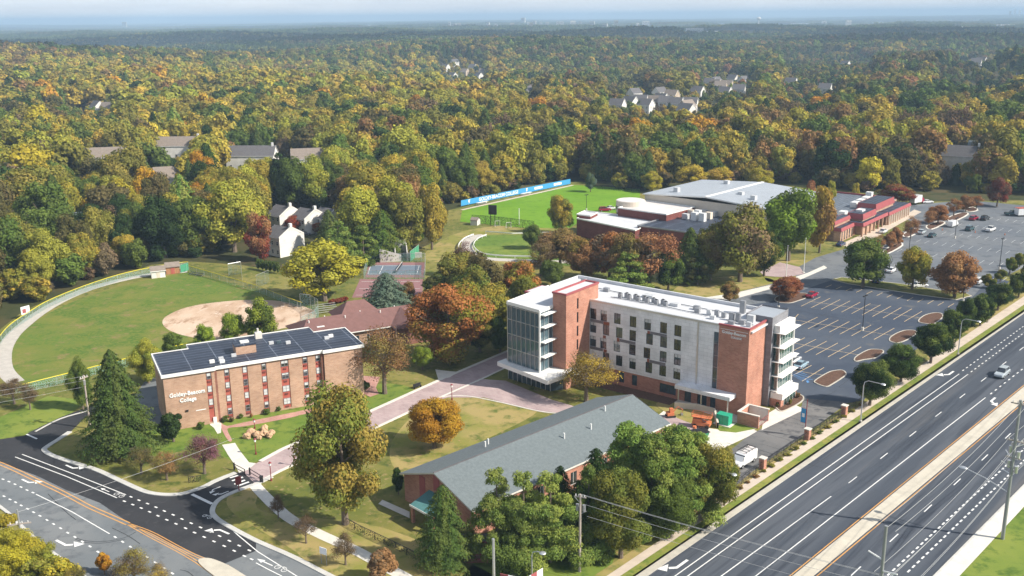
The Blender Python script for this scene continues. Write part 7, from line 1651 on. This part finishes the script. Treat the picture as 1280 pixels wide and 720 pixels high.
mesh_fence('teal wind screen beside the brown shed', GP([(226, 341), (236, 338)]), 2.4, 'screen_green', post=2.5, name='wind_screen', cat='screen')
mesh_fence('chain link fence around the blue tennis court', GP([(455, 349), (531, 349), (532, 327), (461, 327), (455, 349)]), 2.6, post=4)
mesh_fence('green mesh fence panel beside the ball wall', GP([(513, 327), (524, 318)]), 3.2, 'screen_green', post=3, name='mesh_fence')
mesh_fence('black fence with tall posts on the near side of the pitch', GP([(590, 279), (601, 279.5), (628, 282), (668, 287)]), 3.0, 'black_bars', post=5.2, pm='metal_black', name='black_fence', pr=.07)
mesh_fence('low black fence before the dark wood beyond the pitch', GP([(740, 236), (765, 238), (806, 241)]), 1.6, 'black_bars', post=3, pm='metal_black', name='black_fence')
mesh_fence('black railing between the brick pier and the van', GP([(900, 626), (930, 603), (953, 586)]), 1.4, 'black_bars', post=2.4, pm='metal_black', name='black_fence')
mesh_fence('black railing between the two nearest brick piers', GP([(953, 586), (1009, 549)]), 1.4, 'black_bars', post=2.4, pm='metal_black', name='black_fence')
mesh_fence('black railing along the service drive under the dark trees', GP([(1009, 549), (1055, 519), (1080, 503)]), 1.4, 'black_bars', post=2.4, pm='metal_black', name='black_fence')
mesh_fence('black metal fence on the dry lawn below the big tree', GP([(432, 656), (450, 666), (492, 686), (520, 700)]), 1.2, 'black_bars', post=2.2, pm='metal_black', name='black_fence')
mesh_fence('short black fence under the purple tree', GP([(236, 604), (252, 602)]), 1.1, 'black_bars', post=2.2, pm='metal_black', name='black_fence')
for i, q in enumerate((smooth(GP([(592, 295.5), (580, 301), (573, 311), (583, 323)]), 5), smooth(GP([(608, 296), (597, 301), (592, 309), (600, 318), (620, 322), (665, 323.5)]), 4), GP([(607, 292), (640, 294.5), (690, 293)]))):
    r = thing('guard_rail', ['outer white rail of the loop road by the pitch', 'inner white rail of the loop road by the pitch', 'straight white rail below the pitch fence'][i], 'guard rail', (q[0].x, q[0].y, 0)); Q = [Vector((p.x - q[0].x, p.y - q[0].y, .9)) for p in q]
    t = MB(); ribbon(t, Q, .16, .62, .98); t.build('rail', 'metal_white', r)
    for p in Q[::2]: MB().cyl(p.x, p.y, 0, .7, .08, 6).build('post', 'metal_white', r)
for i, q in enumerate((Z(240, 550, 8, [(425, 300), (530, 355)]), Z(240, 550, 8, [(580, 350), (705, 425)]))):
    A_, B_ = GP(q); r = thing('pipe_gate', ['upper black pipe gate arm at the crosswalk', 'lower black pipe gate arm at the crosswalk'][i], 'gate', tuple(A_)); d_ = B_ - A_
    MB().tube([(0, 0, 1.1), (d_.x, d_.y, 1.1), (d_.x, d_.y, .5), (0, 0, .5)], .06, 6).build('bar', 'metal_black', r); MB().cyl(0, 0, 0, 1.3, .14, 8).cyl(d_.x, d_.y, 0, 1.1, .08, 8).build('post', 'metal_black', r)

# ------------------------------------------------------------------ pitch and sports furniture
A_, B_ = G(576.5, 258.3), G(713, 230.5); ba = math.atan2(B_.y - A_.y, B_.x - A_.x); BL = (B_ - A_).length
bn = thing('field_banner', 'long blue banner reading GOLDEY-BEACOM COLLEGE along the pitch', 'banner', tuple(A_), ba); MB().box(0, BL, 0, .06, .25, 2.45).build('sheet', 'sign_blue', bn)
for i in range(int(BL / 4.5) + 1): MB().cyl(i * 4.5, .12, 0, 2.5, .06, 6).build('post', 'metal_silver', bn)
def bx_at(px_): 
    lo, hi = 0, BL
    for _ in range(30):
        m__ = (lo + hi) / 2; c__ = A_.lerp(B_, m__ / BL)
        if pix((c__.x, c__.y, 1.2))[0] < px_: lo = m__
        else: hi = m__
    return lo
u0, u1 = bx_at(598.5), bx_at(647.5)
tx = lettering('GOLDEY-BEACOM COLLEGE', 1.9, bn, (u0, -.04, .75), FRONT, 'sign_white', bold=.03); bpy.context.view_layer.update(); tx.scale = ((u1 - u0) / max(.1, tx.dimensions.x), 1, 1)
for px_ in (586.5, 658.5, 673, 697):
    u_ = bx_at(px_); e_ = MB(); e_.add([(u_ - .5, -.05, 2.2), (u_ + .6, -.05, 2.2), (u_ + .1, -.05, 1.4), (u_ + .5, -.05, 1.4), (u_ - .4, -.05, .5), (u_ - .1, -.05, 1.2), (u_ - .5, -.05, 1.2)], [(0, 1, 2, 3, 4, 5, 6)]) if px_ < 670 else e_.box(u_ - 2.6, u_ + 2.6, -.06, -.02, .9, 1.9); e_.build('emblem', 'sign_white', bn)
for x, y, lab in ((603, 255.5, 'left white team shelter under the blue banner'), (658, 244, 'right white team shelter under the blue banner')):
    s_ = thing('team_shelter', lab, 'shelter', tuple(G(x, y)), ba, 'team shelters'); MB().box(-3, 3, -.6, .6, .95, 1.05).box(-3, 3, .5, .6, 0, 1).build('shell', 'metal_white', s_); MB().box(-2.8, 2.8, -.1, .3, .35, .45).build('bench', 'metal_silver', s_)
sb = thing('scoreboard', 'black scoreboard on two posts at the near edge of the pitch', 'scoreboard', tuple(G(616, 282)), R_(-15)); MB().box(-1.5, 1.5, -.15, .15, 4.0, 7.4).build('panel', 'metal_black', sb)
for x in (-.8, .8): MB().cyl(x, 0, 0, 4.0, .12, 6).build('post', 'metal_black', sb)
for x, y, lab in ((622, 283, 'small white goal frame left of the other'), (636, 285, 'small white goal frame right of the scoreboard')):
    g_ = thing('training_goal', lab, 'goal', tuple(G(x, y)), R_(20), 'training goals'); t = MB(); t.tube([(-.9, 0, 0), (-.9, 0, 2), (.9, 0, 2), (.9, 0, 0)], .07, 6); t.tube([(-.9, 0, 2), (-.9, 1, 0), (.9, 1, 0), (.9, 0, 2)], .05, 5); t.build('frame', 'metal_white', g_); n_ = MB(); n_.add([(-.9, 0, 2), (.9, 0, 2), (.9, 1, 0), (-.9, 1, 0)], [(0, 1, 2, 3)]); n_.build('net', 'net', g_)
wsd = thing('pitch_shed', 'small white shed with brown side at the corner of the pitch', 'shed', tuple(G(594, 281)), R_(-20)); gable(wsd, -1.3, 1.3, -1.2, 1.6, 2.0, 2.8, 'shingle_brown', 'siding_white', .15)
fp = thing('field_post', 'thin white post standing in the pitch', 'post', tuple(G(649, 281)), 0); MB().cyl(0, 0, 0, 6, .12, 6).build('shaft', 'metal_white', fp); MB().cyl(0, 0, 0, .3, .25, 8).build('base', 'concrete', fp)
def bleacher(label, x, y, ang, n_=4, L=5.0, m='metal_silver'):
    b_ = thing('bleachers', label, 'bleachers', tuple(G(x, y)), R_(ang), 'bleachers at the ball field')
    for i in range(n_): MB().box(-L / 2, L / 2, i * .75, i * .75 + .35, .4 + i * .32, .46 + i * .32).build('seat', m, b_)
    t = MB(); 
    for u_ in (-L / 2 + .2, 0, L / 2 - .2): t.tube([(u_, 0, 0), (u_, n_ * .75, n_ * .32 + .1), (u_, n_ * .75, 0)], .05, 4)
    t.build('frame', 'metal_grey', b_)
bleacher('silver bleachers behind the tall backstop', 409, 392, 25, 5, 6); bleacher('small bleachers at the corner of the maroon roof', 399, 407, 15, 3, 4); bleacher('dark team bench with awning inside the outfield fence', 244, 345, -28, 2, 5, 'car_navy')
tn = thing('tennis_net', 'dark net across the blue tennis court', 'net', tuple(G(495, 342))); e_ = G(503, 331) - G(495, 342); MB().add([(0, 0, .1), (e_.x, e_.y, .1), (e_.x, e_.y, 1.0), (0, 0, 1.0)], [(0, 1, 2, 3)]).build('net', 'metal_black', tn); MB().tube([(0, 0, 1.0), (e_.x, e_.y, 1.0)], .06, 5).build('tape', 'metal_white', tn); MB().cyl(0, 0, 0, 1.1, .06, 6).cyl(e_.x, e_.y, 0, 1.1, .06, 6).build('post', 'metal_grey', tn)
bb = thing('field_sign', 'small red and white sign panel left of the outfield fence', 'sign', tuple(G(33, 398)), R_(60)); bb.scale = (.7, .7, .75); MB().box(-1.7, 1.7, -.08, .08, 1.6, 4.2).build('panel', 'sign_white', bb); MB().box(-1.2, .2, -.12, -.081, 2.0, 3.4).build('red_patch', 'trim_red', bb)
for x in (-1.3, 1.3): MB().cyl(x, 0, 0, 1.7, .08, 6).build('post', 'metal_grey', bb)

# ------------------------------------------------------------------ signs, boulders, shrubs
ws = thing('notice_sign', 'small blank white sign on two legs beside the road kerb', 'sign', tuple(G(405, 706)), R_(-30)); MB().box(-.6, .6, -.04, .04, 1.6, 2.6).build('panel', 'sign_white', ws)
for x in (-.45, .45): MB().cyl(x, .05, 0, 1.7, .05, 6).build('post', 'metal_grey', ws)
vs = thing('billboard', 'red white and blue V shaped board at the bottom edge', 'billboard', tuple(G(655, 758)), R_(5))
for a_, b_, cc in (((-2.9, .9), (0, -.6), ('trim_red', 'sign_white', 'sign_blue')), ((.1, -.6), (2.6, 1.6), ('sign_white', 'trim_red', 'sign_white'))):
    for k_ in range(3):
        p_, q2 = Vector(a_).lerp(Vector(b_), k_ / 3), Vector(a_).lerp(Vector(b_), (k_ + 1) / 3); m__ = MB(); m__.add([(p_.x, p_.y, 1.3), (q2.x, q2.y, 1.3), (q2.x, q2.y, 4.3), (p_.x, p_.y, 4.3), (p_.x, p_.y + .1, 1.3), (q2.x, q2.y + .1, 1.3), (q2.x, q2.y + .1, 4.3), (p_.x, p_.y + .1, 4.3)], [(0, 1, 2, 3), (4, 7, 6, 5), (3, 2, 6, 7), (0, 4, 5, 1)]); m__.build('panel', cc[k_], vs)
for x, y in ((-2.5, .8), (0, -.4), (2.3, 1.4)): MB().cyl(x, y, 0, 1.4, .1, 6).build('post', 'metal_grey', vs)
pst = thing('red_sign_post', 'dark red sign post beside the crosswalk corner', 'sign post', tuple(G(299, 614)), R_(30)); MB().cyl(0, 0, 0, 2.6, .09, 6).build('post', 'pole_red', pst); MB().box(-.45, .45, -.1, .1, 1.2, 2.5).build('panel', 'pole_red', pst)
for i, (x, y, s_) in enumerate([(309, 548, 1.0), (314, 543, 1.2), (321, 546, 1.1), (324, 549, .8), (330, 545, 1.2), (331, 538, 1.1), (337, 547, 1.0), (340, 543, .9)]):
    rng_ = np.random.default_rng(i); m__ = MB(); m__.ball((0, 0, .4 * s_), s_ * .75, 6, (1, .8, .75)); m__.v = [tuple(np.array(v) + rng_.normal(size=3) * .07 * s_) for v in m__.v]
    o = m__.build('boulder', 'sandstone', None, tuple(G(x, y)), i * .9); tag(o, 'big buff boulder of the lawn cluster, %s from the left' % OW[i], 'boulder', 'boulders on the dormitory lawn')
hd2 = [(252, 536, 13, 1.0, 'clipped dark bush beside the dormitory door'), (282, 527, 12, .9, 'round green bush right of the dormitory door'), (301, 523, 7, .7, 'small green bush at the dormitory wall'), (314, 522, 5, .6, 'tiny orange bush at the dormitory wall'), (333, 518, 13, .8, 'wide green bush at the middle of the dormitory wall'), (348, 514, 9, .7, 'green bush under the fifth window column'), (290, 527, 9, .6, 'dusky low bush at the dormitory wall'), (454, 492, 22, 2.2, 'tall dark green bush at the dormitory right corner')]
for x, y, wpx, hh, lab in hd2:
    p = G(x, y); ww = wpx * p.length / FPX; v = rt.randrange(2); tree('bush', lab, p.x, p.y, hh * 1.5, ww, 'ball', 'rust' if 'orange' in lab else ('dusky' if 'dusky' in lab else 'green'), 'bushes along the dormitory wall', cat='bush')
for i, (x, y, wpx, c_) in enumerate([(972, 509, 8, 'dusky'), (979, 503, 9, 'russet'), (986, 500, 9, 'dusky'), (993, 495, 9, 'rust'), (988, 506, 7, 'olive'), (998, 498, 7, 'russet')]):
    p = G(x, y); tree('bush', '%s ornamental grass clump in the bed at the hall corner, %s from the left' % (WORD[c_], OW[i]), p.x, p.y, 1.3, wpx * p.length / FPX, 'ball', c_, 'clumps in the hall corner bed', cat='bush')
for i in range(7):
    p = G(414 + i * 3, 381 - i * .6); tree('hedge_bush', 'dark red hedge bush by the backstop lawn, %s from the left' % OW[i], p.x, p.y, 1.6, 1.9, 'ball', 'red', 'dark red hedge behind the ball field', cat='bush')
for i in range(16):
    t_ = i / 15; p = G(925 + t_ * 150, 611 - t_ * 103); tree('bush', 'low bush in the strip below the black railing, %s from the left' % OW[i], p.x, p.y, rt.uniform(.5, .9), rt.uniform(.9, 1.5), 'ball', rt.choice(['olive', 'russet', 'green']), 'low bushes under the black railing', cat='bush')
bch = thing('bench', 'dark bench beside the paver drive', 'bench', tuple(G(522, 485)), R_(40)); MB().box(-.9, .9, -.25, .25, .42, .48).build('seat', 'metal_black', bch); MB().box(-.9, .9, .22, .28, .5, .95).build('backrest', 'metal_black', bch); MB().box(-.8, -.7, -.2, .2, 0, .42).box(.7, .8, -.2, .2, 0, .42).build('leg', 'metal_black', bch)
bin_ = thing('litter_bin', 'dark round bin at the edge of the drive', 'bin', tuple(G(327, 603))); MB().cyl(0, 0, .03, 1.0, .3, 10).build('drum', 'metal_black', bin_); MB().cyl(0, 0, 1.0, 1.1, .34, 10).build('lid', 'metal_black', bin_)

# lettering becomes plain mesh
bpy.context.view_layer.update(); dg = bpy.context.evaluated_depsgraph_get()
for o in [q for q in bpy.data.objects if q.type == 'FONT']:
    me = bpy.data.meshes.new_from_object(o.evaluated_get(dg)); n_ = bpy.data.objects.new('lettering', me); C.objects.link(n_); n_.parent = o.parent; n_.location = o.location; n_.rotation_euler = o.rotation_euler; n_.scale = o.scale; bpy.data.objects.remove(o)
